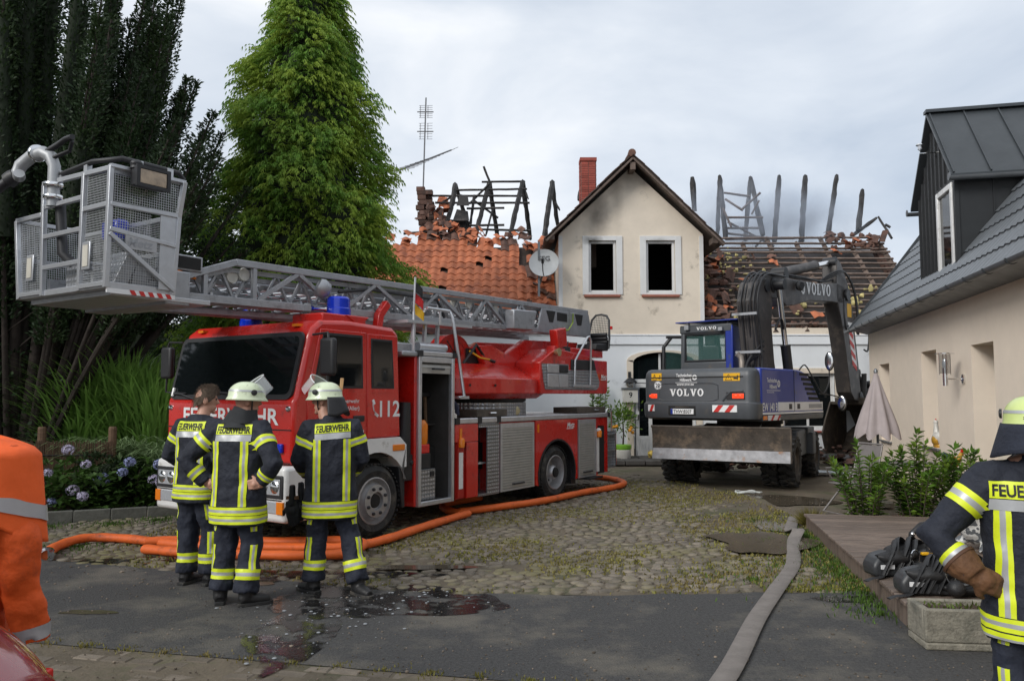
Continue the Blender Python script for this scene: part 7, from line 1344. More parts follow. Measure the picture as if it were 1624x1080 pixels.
m = M(); m.bar((.25, cy1, 1.42), (-.35, cy1 + .62, 1.42), .06, .06); m.bar((.25, cy1, 3.0), (-.3, cy1 + .56, 3.0), .06, .06); m.bar((.25, cy1, 1.42), (.25, cy1, 3.0), .06, .06, up=(1, 0, 0)); m.bar((-.35, cy1 + .62, 1.42), (-.33, cy1 + .6, 2.8), .07, .07, up=(1, 0, 0)); m.bar((-.33, cy1 + .6, 2.78), (-.2, cy1 + .48, 3.0), .07, .07, up=(1, 0, 0)); dr = m.build('cab_door', BLACKP, cb, bevel=.02); m = M(); m.quad((.22, cy1 + .03, 1.95), (-.33, cy1 + .6, 1.95), (-.31, cy1 + .58, 2.78), (-.2, cy1 + .47, 2.98), (.22, cy1 + .03, 2.98)); m.build('door_pane', PANE, dr); m = M(); m.prism([(0, 0), (1, 0), (1, .5), (0, .5)], lambda u, v, w_: (.22 - .55 * u, cy1 + .03 + .57 * u + w_, 1.45 + v), -.01, .01); m.build('door_panel', DBLUE, dr)
m = M(); m.box((-.35, .42, 1.9), (.15, .9, 2.05)); m.prism([(-.38, 2.0), (-.2, 2.0), (-.3, 2.75), (-.42, 2.75)], lambda u, v, w_: (u, w_, v), .45, .87); m.prism([(-.42, 2.76), (-.33, 2.76), (-.35, 2.98), (-.42, 2.98)], lambda u, v, w_: (u, w_, v), .54, .78); m.build('driver_seat', BLACKP, cb, bevel=.03)
m = M(); m.tube([(-.95, -.3, 2.2), (-.95, -.3, 2.36), (-.9, -.26, 2.47), (-.95, -.2, 2.54)], .055, 12); E('exhaust', m, mat('exhaust_steel', (.3, .26, .22), r=.5, m=.4), smooth=60)
# boom, stick, bucket in the plane y = -.3
BY0, BY1 = -.52, -.12
bpl = lambda u, v, w_: (u, w_, v)
m = M(); m.prism([(-.55, 1.7), (.35, 1.7), (.12, 2.4), (.02, 3.2), (.1, 3.62), (-.08, 4.05), (-.3, 4.12), (-.62, 3.98), (-.78, 3.6), (-.62, 2.6)], bpl, BY0, BY1); bm1 = E('boom', m, BOOM, bevel=.025)
m = M(); m.prism([(-.28, 4.12), (.02, 4.2), (1.2, 4.25), (2.6, 4.3), (4.0, 4.46), (4.5, 4.42), (4.6, 4.15), (4.4, 3.98), (3.6, 3.96), (2.2, 3.86), (1.3, 3.68), (.85, 3.62), (.55, 3.75), (.15, 3.72), (-.12, 3.85)], bpl, BY0 + .02, BY1 - .02); bm2 = E('upper_boom', m, BOOM, bevel=.02)
m = M(); slab(m, 'VOLVO', lambda u, v: (2.0 + u, BY0 + .012, 4.0 + v + u * .055), .27, 0, .26, .05); gear(m, lambda u, v: (1.78 + u, BY0 + .012, 4.08 + v), .12); m.build('maker_lettering', PRW, bm2)
[E('boom_pin', M().lathe(pr_, 18, o_2, (0, -1, 0)), BLACKP, bm2, smooth=40) for pr_, o_2 in (([(.16, -.06), (.16, .0), (.1, .02)], (.2, BY0, 4.0)), ([(.13, -.06), (.13, .03)], (-.2, BY0, 3.95)), ([(.15, 0), (.15, .05)], (4.6, BY0, 4.22)))]; m = M(); m.lathe([(.1, 0), (.12, .06), (.08, .1)], 14, (1.45, BY0 - .01, 4.12), (-.3, -1, 0)); E('work_lamp', m, BLACKP, bm2, smooth=40)
# rams
def ram(p, q, r, f, parent, mt=BOOM):
    p, q = Vector(p), Vector(q); c = p.lerp(q, f); m = M(); m.tube([p, p.lerp(q, .06), c - (q - p) * .02, c], [r * .9, r, r, r * 1.12], 14); o = E('ram_barrel', m, mt, parent, smooth=50); m = M(); m.cyl(c, q, r * .55, 12); m.build('ram_rod', CHROME, o, smooth=60); [M().cyl(e - Vector((0, r * 1.4, 0)), e + Vector((0, r * 1.4, 0)), r * 1.1, 14).build('ram_eye', BLACKP, o, smooth=40) for e in (p, q)]
ram((.62, -.62, 2.0), (.2, -.6, 4.0), .1, .38, bm1, BLACKP); ram((.62, .0, 2.0), (.25, .0, 3.9), .1, .38, bm1, BLACKP); ram((.95, -.32, 4.36), (4.08, -.32, 5.0), .11, .66, bm2)
m = M(); m.prism([(.75, 4.22), (1.15, 4.24), (1.05, 4.42), (.9, 4.42)], bpl, BY0 + .06, BY1 - .06); E('ram_bracket', m, BOOM, bm2)
# stick
SY0, SY1 = -.5, -.14
m = M(); m.prism([(4.2, 4.15), (4.3, 4.98), (4.42, 5.06), (4.62, 4.98), (5.15, 4.4), (5.35, 3.9), (5.7, 2.5), (5.8, 1.75), (5.65, 1.55), (5.3, 1.6), (5.05, 1.8), (4.75, 2.9), (4.5, 3.6)], bpl, SY0, SY1); stk = E('stick', m, BOOM, bevel=.02); stk.location.x = -.28
m = M(); m.prism([(4.95, 3.55), (5.28, 3.55), (5.56, 2.45), (5.24, 2.45)], bpl, SY0 - .006, SY0 + .002); wb_ = m.build('warning_board', PRW, stk)
for k in range(4): m = M(); z = 3.4 - k * .26; xl = 4.95 + (3.55 - z) * .26; m.quad(*[(u, SY0 - .009, v) for u, v in ((xl, z), (xl + .33, z - .16), (xl + .33, z - .29), (xl, z - .13))]); m.build('warning_stripe', PRR, wb_)
m = M(); m.box((4.95, SY0 - .006, 3.68), (5.25, SY0 + .002, 4.02)); st2 = m.build('warning_sticker', PRY, stk)
ram((4.95, -.32, 4.55), (5.95, -.32, 2.3), .085, .5, stk); m = M(); m.tube([(6.12, -.32, 2.3), (6.5, -.32, 1.98)], .06, 8); m.bar((6.1, SY0, 2.28), (6.0, SY0, 1.62), .12, .05, up=(1, 0, 0)); m.bar((6.5, -.32, 2.05), (6.45, -.32, 1.5), .3, .1, up=(1, 0, 0)); m.lathe([(.1, 0), (.1, .46)], 16, (6.5, -.55, 2.0), (0, 1, 0)); E('bucket_link', m, BLACKP, stk)
m = M(); m.lathe([(.11, 0), (.13, .03), (.06, .06)], 14, (5.75, SY0, 1.68), (0, -1, 0)); E('stick_pin', m, BLACKP, stk, smooth=40)
# bucket: curved shell with side cheeks, lip and teeth, mouth towards the yard
m = M(); outer = [(5.1, 1.56), (5.9, 1.52), (6.4, 1.35), (6.5, .9), (6.1, .4), (5.4, .16), (4.7, .2)]; inner = [(5.12, 1.48), (5.86, 1.44), (6.3, 1.3), (6.4, .92), (6.05, .47), (5.4, .235), (4.7, .24)]
m.prism(outer + inner[::-1], bpl, -.9, .22)
for y in (-.92, .2): m.prism(outer + [(4.45, .75), (4.7, 1.1)], bpl, y, y + .04)
bk_ = E('bucket', m, DIRTY, bevel=.008); bk_.location.x = .24; m = M(); m.box((4.48, -.92, .17), (4.8, .24, .23)); m.build('bucket_lip', WORN, bk_)
for k in range(6): m = M(); y = -.88 + k * .2; m.prism([(4.65, .23), (4.65, .15), (4.22, .17), (4.22, .19)], bpl, y, y + .11); m.build('tooth', WORN, bk_)
m = M(); m.box((5.1, -.7, 1.5), (6.0, .1, 1.66)); m.build('quick_coupler', DIRTY, bk_, bevel=.02)
# hydraulic hoses
for k in range(7):
    y = -.62 + .0 * k; o = -.06 * k; yk = -.56 + .065 * k; P_ = [(-.62, yk, 2.05), (-.72 - .03 * (k % 3), yk, 2.6), (-.84 - .04 * (k % 2), yk, 3.2), (-.88 - .03 * (k % 3), yk, 3.65), (-.66, yk, 4.08 + .03 * (k % 3)), (-.2, yk, 4.24 + .03 * (k % 3)), (.3, yk, 4.27), (.8, yk * .8 - .06, 4.3)]
    m = M(); P_ = [(x + (.14 if z > 2.5 and x < -.5 else 0), y, z - (.05 if z > 4 else 0)) for x, y, z in P_]; m.tube(smoothpath(P_, 5), .021, 7); E('hydraulic_hose', m, BLACKP, bm1, smooth=70)
for k in range(3): m = M(); P_ = [(-.9 - .1 * k, -.2 - .12 * k, 2.2), (-.72 - .06 * k, -.4, 2.42), (-.5, -.56, 2.6 + .1 * k)]; m.tube(smoothpath(P_, 4), .028, 7); E('hydraulic_hose', m, BLACKP, bm1, smooth=70)
for k in range(3): m = M(); P_ = [(3.6, -.3, 4.42), (4.05, -.5, 4.6 + .05 * k), (4.6, -.58, 4.75), (5.2, -.6, 4.4 - .05 * k), (5.45, -.6, 3.7 - .2 * k), (5.4, -.54, 3.4)]; m.tube(smoothpath(P_, 5), .022, 6); E('hydraulic_hose', m, BLACKP, stk, smooth=70)
for P_ in ([(4.3, -.56, 4.1), (4.15, -.6, 3.7), (4.25, -.6, 3.35), (4.6, -.54, 3.45)], [(5.6, -.56, 3.9), (6.1, -.56, 3.4), (6.0, -.56, 2.9), (5.75, -.54, 2.9)], [(.5, -.6, 2.9), (.15, -.66, 3.3), (-.1, -.64, 3.05)], [(1.0, -.4, 4.34), (2.2, -.38, 4.4), (3.4, -.38, 4.44), (4.2, -.42, 4.6)], [(1.0, -.24, 4.34), (2.2, -.24, 4.4), (3.6, -.24, 4.5)]): m = M(); m.tube(smoothpath(P_, 5), .024, 7); E('hydraulic_hose', m, BLACKP, bm2, smooth=70)
for z, x in ((3.3, -.9), (2.55, -.76)): m = M(); m.box((x - .04, -.62, z), (x + .0, -.1, z + .05)); E('hose_clamp', m, ALUG, bm1)
# ------------------------------------------------------------------ people
SKIN = mat('skin', (.50, .27, .19), r=.5, var=.06, vs=30); HAIR = mat('brown_hair', (.10, .068, .045), r=.7, var=.3, vs=90, bump=.5, bs=250)
NAVY = mat('navy_turnout', (.0125, .0155, .026), r=.8, var=.2, vs=9, bump=.9, bs=17); NAVYT = mat('navy_trousers', (.015, .019, .033), r=.82, var=.22, vs=9, bump=.9, bs=15)
HELM = mat('phosphor_helmet', (.66, .74, .52), r=.35, var=.07, vs=14, coat=.3, dirt=((.25, .27, .18), .16, 22)); BOOT = mat('boot_leather', (.014, .014, .015), r=.5, var=.2, vs=30, bump=.2)
GLOVE = mat('brown_glove', (.13, .06, .025), r=.75, var=.3, vs=18, bump=.3); GLOVEB = mat('black_glove', (.015, .016, .018), r=.7, var=.2, vs=20)
HIVIS = mat('hivis_orange', (.85, .12, .015), r=.7, var=.06, vs=6, bump=.5, bs=9); ORNG = mat('orange_coverall', (.72, .10, .012), r=.75, var=.10, vs=5, bump=.8, bs=11, dirt=((.35, .05, .01), .15, 4))
VISOR = tinted('visor', (.75, .78, .8), .35); LEATH = mat('neck_leather', (.012, .012, .014), r=.6, var=.2)
def sell(cx, cy, z, rx, ry, n, p=2.4):
    o = []
    for j in range(n):
        a = 6.28318 * j / n; c, s = math.cos(a), math.sin(a); o.append((cx + rx * math.copysign(abs(c) ** (2 / p), c), cy + ry * math.copysign(abs(s) ** (2 / p), s), z))
    return o
def loft(m, rings):
    k = len(rings[0]); m.add(sum(rings, []), [(a * k + j, a * k + (j + 1) % k, (a + 1) * k + (j + 1) % k, (a + 1) * k + j) for a in range(len(rings) - 1) for j in range(k)] + [tuple(range(k))[::-1], tuple(range((len(rings) - 1) * k, len(rings) * k))])
def hand(m, w, d, palm_n, s=1.0, curl=.5, fat=1.0):
    """wrist w, direction d towards the fingers, palm normal; five separate unequal fingers"""
    w = Vector(w); d = Vector(d).normalized(); n_ = Vector(palm_n); n_ = (n_ - d * n_.dot(d)).normalized(); x = d.cross(n_)
    for k in range(4):
        a = w + x * (k - 1.5) * .020 * s; m.tube([w - d * .02 + x * (k - 1.5) * .012 * s, a + d * .05 * s, a + d * .095 * s], [.020 * fat * s, .017 * fat * s, .0125 * fat * s], 8)
        L_ = (.072, .082, .077, .060)[k] * s; p = a + d * .09 * s; dd = d.copy()
        pts = [p - d * .012, p]
        for seg in (.45, .33, .26): dd = (dd * math.cos(curl * .75) + n_ * math.sin(curl * .75)).normalized(); p = p + dd * L_ * seg; pts.append(p)
        m.tube(pts, [.0105 * fat * s, .0105 * fat * s, .0098 * fat * s, .0088 * fat * s, .0065 * fat * s], 7)
    b = w + d * .025 * s - x * .03 * s; q = b + (d * .6 - x * .7 + n_ * .35).normalized() * .045 * s; r_ = q + (d * .85 - x * .15 + n_ * .5).normalized() * .032 * s
    m.tube([w + d * .01, b, q, r_], [.017 * fat * s, .0145 * fat * s, .0115 * fat * s, .0085 * fat * s], 8)
    m.ell(w + d * .045 * s, (.030 * fat * s,) * 3, 10, 7)
class Person:
    def __init__(s, label, loc, rz, J, coat, trousers, group='firefighters'):
        s.t = thing('person', label, 'person', loc, rz, group); s.J = J; g = lambda k: Vector(J[k]); s.coat_b = s.tr_b = None
        hz = J.get('head', (0, .02, 1.64)); hv = Vector(hz); yaw = J.get('yaw', 0); tilt = J.get('tilt', 0)
        s.HM = Matrix.Translation(hv) @ Matrix.Rotation(yaw, 4, 'Z') @ Matrix.Rotation(tilt, 4, 'X'); hm = lambda x, y, z: s.HM @ Vector((x, y, z))
        b = M(); o = len(b.v)
        b.ell((0, 0, .02), (.076, .097, .112), 18, 14, lambda v: Vector((v.x * (1 - .12 * max(0, -v.z)), v.y, v.z))); b.ell((0, .022, -.055), (.058, .072, .062), 14, 10); b.tube([(0, .088, .03), (0, .112, -.012), (0, .092, -.022)], [.009, .0155, .012], 8); b.ell((0, .088, -.055), (.026, .012, .007), 10, 6); b.ell((0, .084, -.067), (.022, .012, .007), 10, 6); b.ell((0, .078, -.098), (.024, .02, .018), 10, 7); b.ell((0, .082, .045), (.055, .014, .010), 12, 6)
        for q in (-1, 1): b.ell((q * .079, -.008, -.005), (.010, .022, .034), 10, 8)
        b.v = b.v[:o] + [tuple(s.HM @ Vector(v)) for v in b.v[o:]]
        b.tube([(0, -.02, 1.40), hv + Vector((0, -.02, -.11)), hv + Vector((0, -.005, -.03))], [.075, .058, .055], 12)
        loft(b, [sell(0, 0, z, rx, ry, 18) for z, rx, ry in ((.86, .14, .10), (1.0, .145, .10), (1.2, .155, .105), (1.38, .165, .10), (1.47, .10, .07), (1.5, .05, .05))])
        for q in 'lr':
            b.tube([g('sh' + q), g('el' + q), g('wr' + q)], [.055, .045, .032], 10); hip = Vector(((.09 if q == 'r' else -.09), 0, .92)); b.tube([hip, g('kn' + q), g('an' + q), g('an' + q) + Vector((0, 0, -.02))], [.09, .065, .042, .042], 10); f = (g('to' + q) - g('an' + q)); b.tube([g('an' + q) + Vector((0, 0, -.03)), g('an' + q) + f * .9 + Vector((0, 0, -.035))], [.04, .025], 8)
            if J.get('hand' + q): h_ = J['hand' + q]; hand(b, g('wr' + q), h_[0], h_[1], curl=h_[2] if len(h_) > 2 else .5)
        me = remesh(b, 'body', .0075, 2); me.polygons.foreach_set('use_smooth', [True] * len(me.polygons)); s.body = link('body', me, SKIN, s.t)
        e = M(); [e.ell(hm(q * .031, .083, .022), (.0125, .012, .0105), 10, 8) for q in (-1, 1)]; e.build('eyes', mat('eye_dark', (.03, .025, .02), r=.15) if 'eye_dark' not in bpy.data.materials else bpy.data.materials['eye_dark'], s.t, smooth=80)
        # jacket
        m = M(); loft(m, [sell(J.get('cx', lambda z: 0)(z), J.get('cy', lambda z: 0)(z), z, rx, ry, 24) for z, rx, ry in coat['rings']])
        for q in 'lr':
            sx = .06 if q == 'r' else -.06; w_ = Vector(J.get('sl' + q, J['wr' + q])); el = g('el' + q); sh = g('sh' + q); ce = w_.lerp(el, .04)
            m.tube([Vector((sx, sh.y, sh.z + .01)), sh, sh.lerp(el, .5), el, el.lerp(ce, .5), ce], [.075, .092, .084, .076, .072, J.get('cuffr', .060)], 14)
        if coat.get('collar', 1): m.tube([(0, -.005, 1.43), (0, 0, coat.get('ctop', 1.53))], [.115, .082], 16)
        s.cm = remesh(m, 'jacket', .0145, 2, coat.get('wr', .034), coat.get('ws', .12)); s.cm.polygons.foreach_set('use_smooth', [True] * len(s.cm.polygons)); s.coat = link('jacket', s.cm, coat['mat'], s.t); s.cb = BVHTree.FromPolygons([v.co for v in s.cm.vertices], [p.vertices for p in s.cm.polygons])
        m = M(); loft(m, [sell(0, 0, z, rx, ry, 20) for z, rx, ry in ((.74, .165, .125), (.85, .185, .14), (1.0, .18, .135))])
        for q in 'lr':
            hip = Vector(((.088 if q == 'r' else -.088), 0, .86)); kn, an = g('kn' + q), g('an' + q); bt = an + Vector((0, 0, .02))
            m.tube([hip, hip.lerp(kn, .5), kn, kn.lerp(bt, .45), kn.lerp(bt, .9), bt], [.108, .102, .092, .09, .098, .096], 14)
        s.tm = remesh(m, 'trousers', .0145, 2, .042, .10); s.tm.polygons.foreach_set('use_smooth', [True] * len(s.tm.polygons)); s.tro = link('trousers', s.tm, trousers, s.t); s.tb = BVHTree.FromPolygons([v.co for v in s.tm.vertices], [p.vertices for p in s.tm.polygons])
        for q in 'lr':
            an, to = g('an' + q), g('to' + q); f = (to - an); f.z = 0; f.normalize(); m = M(); z0 = an.z - .09
            m.tube([an + Vector((0, 0, .12)), an + Vector((0, 0, .0)), an - f * .015 + Vector((0, 0, -.045))], [.062, .06, .055], 12); m.tube([an - f * .05 + Vector((0, 0, -.045)), an + f * .05 + Vector((0, 0, -.035)), an + f * .13 + Vector((0, 0, -.05)), an + f * .19 + Vector((0, 0, -.055))], [.042, .052, .046, .032], 12); m.v = [(v[0], v[1], max(v[2], z0 + .012)) for v in m.v]
            me = remesh(m, 'boot', .009, 2); me.polygons.foreach_set('use_smooth', [True] * len(me.polygons)); bo = link('boot', me, BOOT, s.t); x = Vector((f.y, -f.x, 0)); m = M(); L_ = [(-.07, .035), (-.03, .045), (.05, .042), (.12, .05), (.18, .045), (.215, .022)]; P_ = [(an + f * a + x * w) for a, w in L_] + [(an + f * a - x * w) for a, w in L_[::-1]]; n_ = len(P_); m.add([(p.x, p.y, z0) for p in P_] + [(p.x, p.y, z0 + .028) for p in P_], [tuple(range(n_))[::-1], tuple(range(n_, 2 * n_))] + [(i, (i + 1) % n_, n_ + (i + 1) % n_, n_ + i) for i in range(n_)]); m.build('sole', RUBBER, bo, bevel=.004)
    def patch(s, name, mats, fn, nu, nv, b, parent, off=.004, midx=None, maxd=2.0):
        """fn(u,v) -> (origin, direction): printed or sewn-on strip laid on the cloth"""
        m = M(); P = []
        for j in range(nv + 1):
            for i in range(nu + 1):
                o, d = fn(i / nu, j / nv); h = b.ray_cast(Vector(o), Vector(d).normalized(), maxd); P.append(h[0] + (h[1] if h[1].dot(-Vector(d)) > 0 or maxd < .5 else -h[1]) * off if h[0] else None)
        idx = {}; 
        for k, p in enumerate(P):
            if p is not None: idx[k] = len(m.v); m.v.append(tuple(p))
        for j in range(nv):
            for i in range(nu):
                q = [j * (nu + 1) + i, j * (nu + 1) + i + 1, (j + 1) * (nu + 1) + i + 1, (j + 1) * (nu + 1) + i]
                if all(k in idx for k in q) and max((P[q[0]] - P[q[2]]).length, (P[q[1]] - P[q[3]]).length) < .09: m.f.append([idx[k] for k in q]); m.mi.append(midx(i, j) if midx else 0)
        if m.f: return m.build(name, mats, parent, smooth=60)
    YS = lambda s, nv: (lambda i, j: 1 if nv // 3 <= j < nv - nv // 3 else 0)
    def stripe_ring(s, z0, z1, a0=0, a1=6.2832, c=(0, 0), b=None, parent=None, nu=60, mats=None):
        s.patch('reflective_stripe', mats or [YELLOW, SILVER], lambda u, v: ((c[0] + .7 * math.cos(a0 + (a1 - a0) * u), c[1] + .7 * math.sin(a0 + (a1 - a0) * u), z0 + (z1 - z0) * v), (-math.cos(a0 + (a1 - a0) * u), -math.sin(a0 + (a1 - a0) * u), 0)), nu, 6, b or s.cb, parent or s.coat, midx=s.YS(6))
    def stripe_vert(s, x0, x1, z0, z1, back=-1, b=None, parent=None, mats=None):
        s.patch('reflective_stripe', mats or [YELLOW, SILVER], lambda u, v: ((x0 + (x1 - x0) * u, back * 1.0, z0 + (z1 - z0) * v), (0, -back, 0)), 6, 30, b or s.cb, parent or s.coat, midx=lambda i, j: 1 if 2 <= i < 4 else 0)
    def stripe_limb(s, p, q, t0, t1, b, parent, mats=None, a0=0, a1=6.2832, one=None):
        p, q = Vector(p), Vector(q); x, y, d = frame_of(q - p)
        s.patch('reflective_stripe', mats or [YELLOW, SILVER], lambda u, v: (p.lerp(q, t0 + (t1 - t0) * v), x * math.cos(a0 + (a1 - a0) * u) + y * math.sin(a0 + (a1 - a0) * u)), 30, 6, b, parent, midx=one or s.YS(6), maxd=.16)
    def back_text(s, x0, x1, z0, z1, mats=(YELLOW, SILVER), zg=.055, slant=0, back=-1):
        f = lambda u, v: ((x0 + (x1 - x0) * u, back, z0 + (z1 - z0) * v + slant * (u - .5)), (0, -back, 0))
        pt = s.patch('name_panel', [YELLOW], f, 16, 5, s.cb, s.coat, .005); s.patch('silver_band', [SILVER], lambda u, v: ((x0 + (x1 - x0) * u, back, z0 - zg + (zg - .004) * v + slant * (u - .5)), (0, -back, 0)), 16, 3, s.cb, s.coat, .005)
        vs, fs, tw = TEXT('FEUERWEHR', .03); w_ = (x1 - x0) * .93; xa = x0 + (x1 - x0) * .035; hh = (z1 - z0) * .7; m = M(); ok = []
        for a, c in vs:
            x = xa + a / tw * w_; h = s.cb.ray_cast(Vector((x, back, z0 + (z1 - z0) * .15 + c / .729 * hh + slant * ((x - x0) / (x1 - x0) - .5))), Vector((0, -back, 0)), 2)
            ok.append(h[0] is not None); m.v.append(tuple(h[0] + Vector((0, back * .0085, 0))) if h[0] else (0, 0, 0))
        for f_ in fs:
            if all(ok[i] for i in f_): m.f.append(list(f_)); m.mi.append(0)
        m.build('lettering', INK, pt or s.coat, recalc=False)
    def turnout(s, panel=(-.16, .16, 1.37, 1.455), vx=(-.13, .13), hem=(.665, .73, .735, .80), slant=0, sleeves=True):
        s.stripe_ring(hem[0], hem[1]); s.stripe_ring(hem[2], hem[3]); s.back_text(*panel, slant=slant)
        for x in vx: s.stripe_vert(x - .031, x + .031, hem[3] + .004, panel[2] - .056)
        for x in (-.12, .12): s.stripe_vert(x - .03, x + .03, hem[3] + .004, 1.36, back=1)
        for q in 'lr':
            sh, el, wr = (Vector(s.J[k + q]) for k in ('sh', 'el', 'wr')); s.stripe_limb(sh, el, .30, .52, s.cb, s.coat); s.stripe_limb(el, wr, .42, .68, s.cb, s.coat)
            kn, an = Vector(s.J['kn' + q]), Vector(s.J['an' + q]); s.stripe_limb(kn, an, .52, .72, s.tb, s.tro)
            sg = 1 if q == 'r' else -1; hip = Vector((.088 * sg, 0, .86))
            s.patch('reflective_stripe', [YELLOW, SILVER], lambda u, v: ((lambda c: (c + Vector((sg * .5, -.55 + (u - .5) * .08, 0))))(hip.lerp(kn, .35 + v * .65) if v < .6 else kn.lerp(an, (v - .6) * 1.25)), (-sg * .5, .55, 0)), 6, 24, s.tb, s.tro, midx=lambda i, j: 1 if 2 <= i < 4 else 0)
    def helmet(s, visor_up=True, cloth=LEATH, flap=True, arc=2.5, vis=True):
        hm = s.HM @ Matrix.Translation((0, -.005, .045)); m = M()
        def dome(u, v):
            a = 6.28318 * u; e = v * 1.5; r = math.cos(e) ** .8; x, y = .128 * r * math.sin(a), .155 * r * math.cos(a); z = .125 * math.sin(e) ** .95
            if v < .14: k = (1 - v / .14); x *= 1 + .10 * k; y *= 1 + (.15 if math.cos(a) > 0 else .09) * k; z = -.032 * k
            return hm @ Vector((x, y, z))
        m.grid(dome, 32, 16, True); n_ = len(m.v); m.f.append([n_ - 32 + i for i in range(32)]); m.mi.append(0); h = m.build('helmet', HELM, s.t, smooth=60); so = h.modifiers.new('s', 'SOLIDIFY'); so.thickness = .005
        m = M(); m.grid(lambda u, v: hm @ Vector((1.012 * .128 * math.cos(.30 + v * .13) ** .8 * math.sin(6.28318 * u), 1.012 * .155 * math.cos(.30 + v * .13) ** .8 * math.cos(6.28318 * u), .125 * math.sin(.30 + v * .13) ** .95)), 40, 3, True); m.build('helmet_band', SILVER, h, smooth=80)
        if vis:
            m = M(); a0, tl = (.55, 1.0) if visor_up else (0, 0)
            VM = hm @ Matrix.Translation((0, .02, .03)) @ Matrix.Rotation(.72 if visor_up else .1, 4, 'X')
            m.grid(lambda u, v: VM @ Vector((.150 * math.sin((u - .5) * 2.5), .02 + .158 * math.cos((u - .5) * 2.5), .055 - .135 * v)), 18, 5); vz = m.build('visor', VISOR, h, smooth=80, recalc=False); m = M(); m.tube([VM @ Vector((.152 * math.sin((u / 12 - .5) * 2.6), .02 + .160 * math.cos((u / 12 - .5) * 2.6), .055)) for u in range(13)], .006, 6); m.build('visor_rim', mat('visor_rim_grey', (.6, .62, .62), r=.4) if 'visor_rim_grey' not in bpy.data.materials else bpy.data.materials['visor_rim_grey'], vz, smooth=80)
        [M().lathe([(.024, 0), (.024, .010), (.012, .014)], 14, hm @ Vector((q * .128, .035, .035)), (hm.to_3x3() @ Vector((q, 0, 0)))).build('visor_hinge', BLACKP, h, smooth=40) for q in (-1, 1)]
        if flap:
            m = M(); m.grid(lambda u, v: hm @ Vector(((.138 + .05 * v * flap) * math.sin(3.1416 + (u - .5) * arc), (.165 + .06 * v * flap) * math.cos(3.1416 + (u - .5) * arc), -.01 - (.15 + .02 * math.sin(u * 9)) * v)), 26, 7); fl = m.build('neck_guard', cloth, h, smooth=80, recalc=False); so = fl.modifiers.new('s', 'SOLIDIFY'); so.thickness = .008
        m = M(); m.tube([hm @ Vector((q * .1, .03, -.01)) if k == 0 else hm @ Vector((q * .074, .035, -.1)) if k == 1 else hm @ Vector((0, .055, -.165)) for q, k in ((-1, 0), (-1, 1), (1, 2), (1, 1), (1, 0))], .007, 6); m.build('chin_strap', BLACKP, h)
    def hair(s):
        hm = s.HM; m = M(); m.grid(lambda u, v: hm @ Vector((.0795 * math.cos(v * 1.52) ** .75 * math.sin(6.2832 * u), -.004 + .1005 * math.cos(v * 1.52) ** .75 * math.cos(6.2832 * u) * (.97 if math.cos(6.2832 * u) > 0 else 1), (-.012 + .09 * max(0, math.cos(6.2832 * u) - .25) - .07 * max(0, -math.cos(6.2832 * u) - .15)) * (1 - v) + .142 * math.sin(v * 1.52) + .003 * math.sin(u * 90) * (1 - v))), 60, 14, True); h = m.build('hair', HAIR, s.t, smooth=80)
        P, D = [], []
        for _ in range(1700):
            u, v = R.random(), R.random() ** .8 * .95; c = math.cos(6.2832 * u); p = Vector((.083 * math.cos(v * 1.52) ** .75 * math.sin(6.2832 * u), -.004 + .105 * math.cos(v * 1.52) ** .75 * c, (-.008 + .09 * max(0, c - .25) - .07 * max(0, -c - .15)) * (1 - v) + .146 * math.sin(v * 1.52))); P.append(hm @ p); d = Vector((p.x, p.y + .03, p.z * .4 - .03)).normalized(); D.append(hm.to_3x3() @ (d * .5 + Vector((R.gauss(0, .3), R.gauss(.1, .3), R.gauss(-.2, .4)))))
        leaves('hair_strands', P, D, .024, .0035, HAIR, h)
RN = [(.645, .235, .172), (.70, .236, .172), (.85, .226, .165), (1.0, .216, .155), (1.15, .222, .15), (1.3, .23, .145), (1.4, .212, .13), (1.46, .165, .11), (1.5, .11, .09)]
COAT = dict(rings=RN, mat=NAVY)
def joints(**k):
    J = dict(shl=(-.185, -.01, 1.425), shr=(.185, -.01, 1.425), ell=(-.30, -.06, 1.15), elr=(.30, -.06, 1.15), wrl=(-.30, .12, .95), wrr=(.30, .12, .95), knl=(-.11, .02, .5), knr=(.11, .02, .5), anl=(-.12, -.02, .09), anr=(.12, -.02, .09), tol=(-.15, .16, .05), tor=(.15, .16, .05)); J.update(k); return J
# left: bare-headed man turned towards the others
J = joints(yaw=-.75, tilt=-.08, head=(.02, .05, 1.655), wrl=(-.22, .2, 1.0), ell=(-.31, -.04, 1.16), wrr=(.2, .22, 1.0), handl=((.6, .5, -.2), (.4, 0, -.4)), handr=((-.6, .5, -.2), (-.4, 0, -.4)), anl=(-.11, .0, .09), anr=(.12, .05, .09), tol=(-.12, .2, .05), tor=(.16, .24, .05), knr=(.11, .06, .5))
p1 = Person('bare-headed firefighter with short brown hair, leftmost of the talking group', (-2.86, 7.25, 0), rad(-22), J, dict(COAT, rings=[(z + (.10 if z < .9 else .02), rx * .97, ry) for z, rx, ry in RN]), NAVYT)
p1.hair(); p1.turnout(panel=(-.15, .15, 1.385, 1.47), hem=(.785, .845, .85, .91))
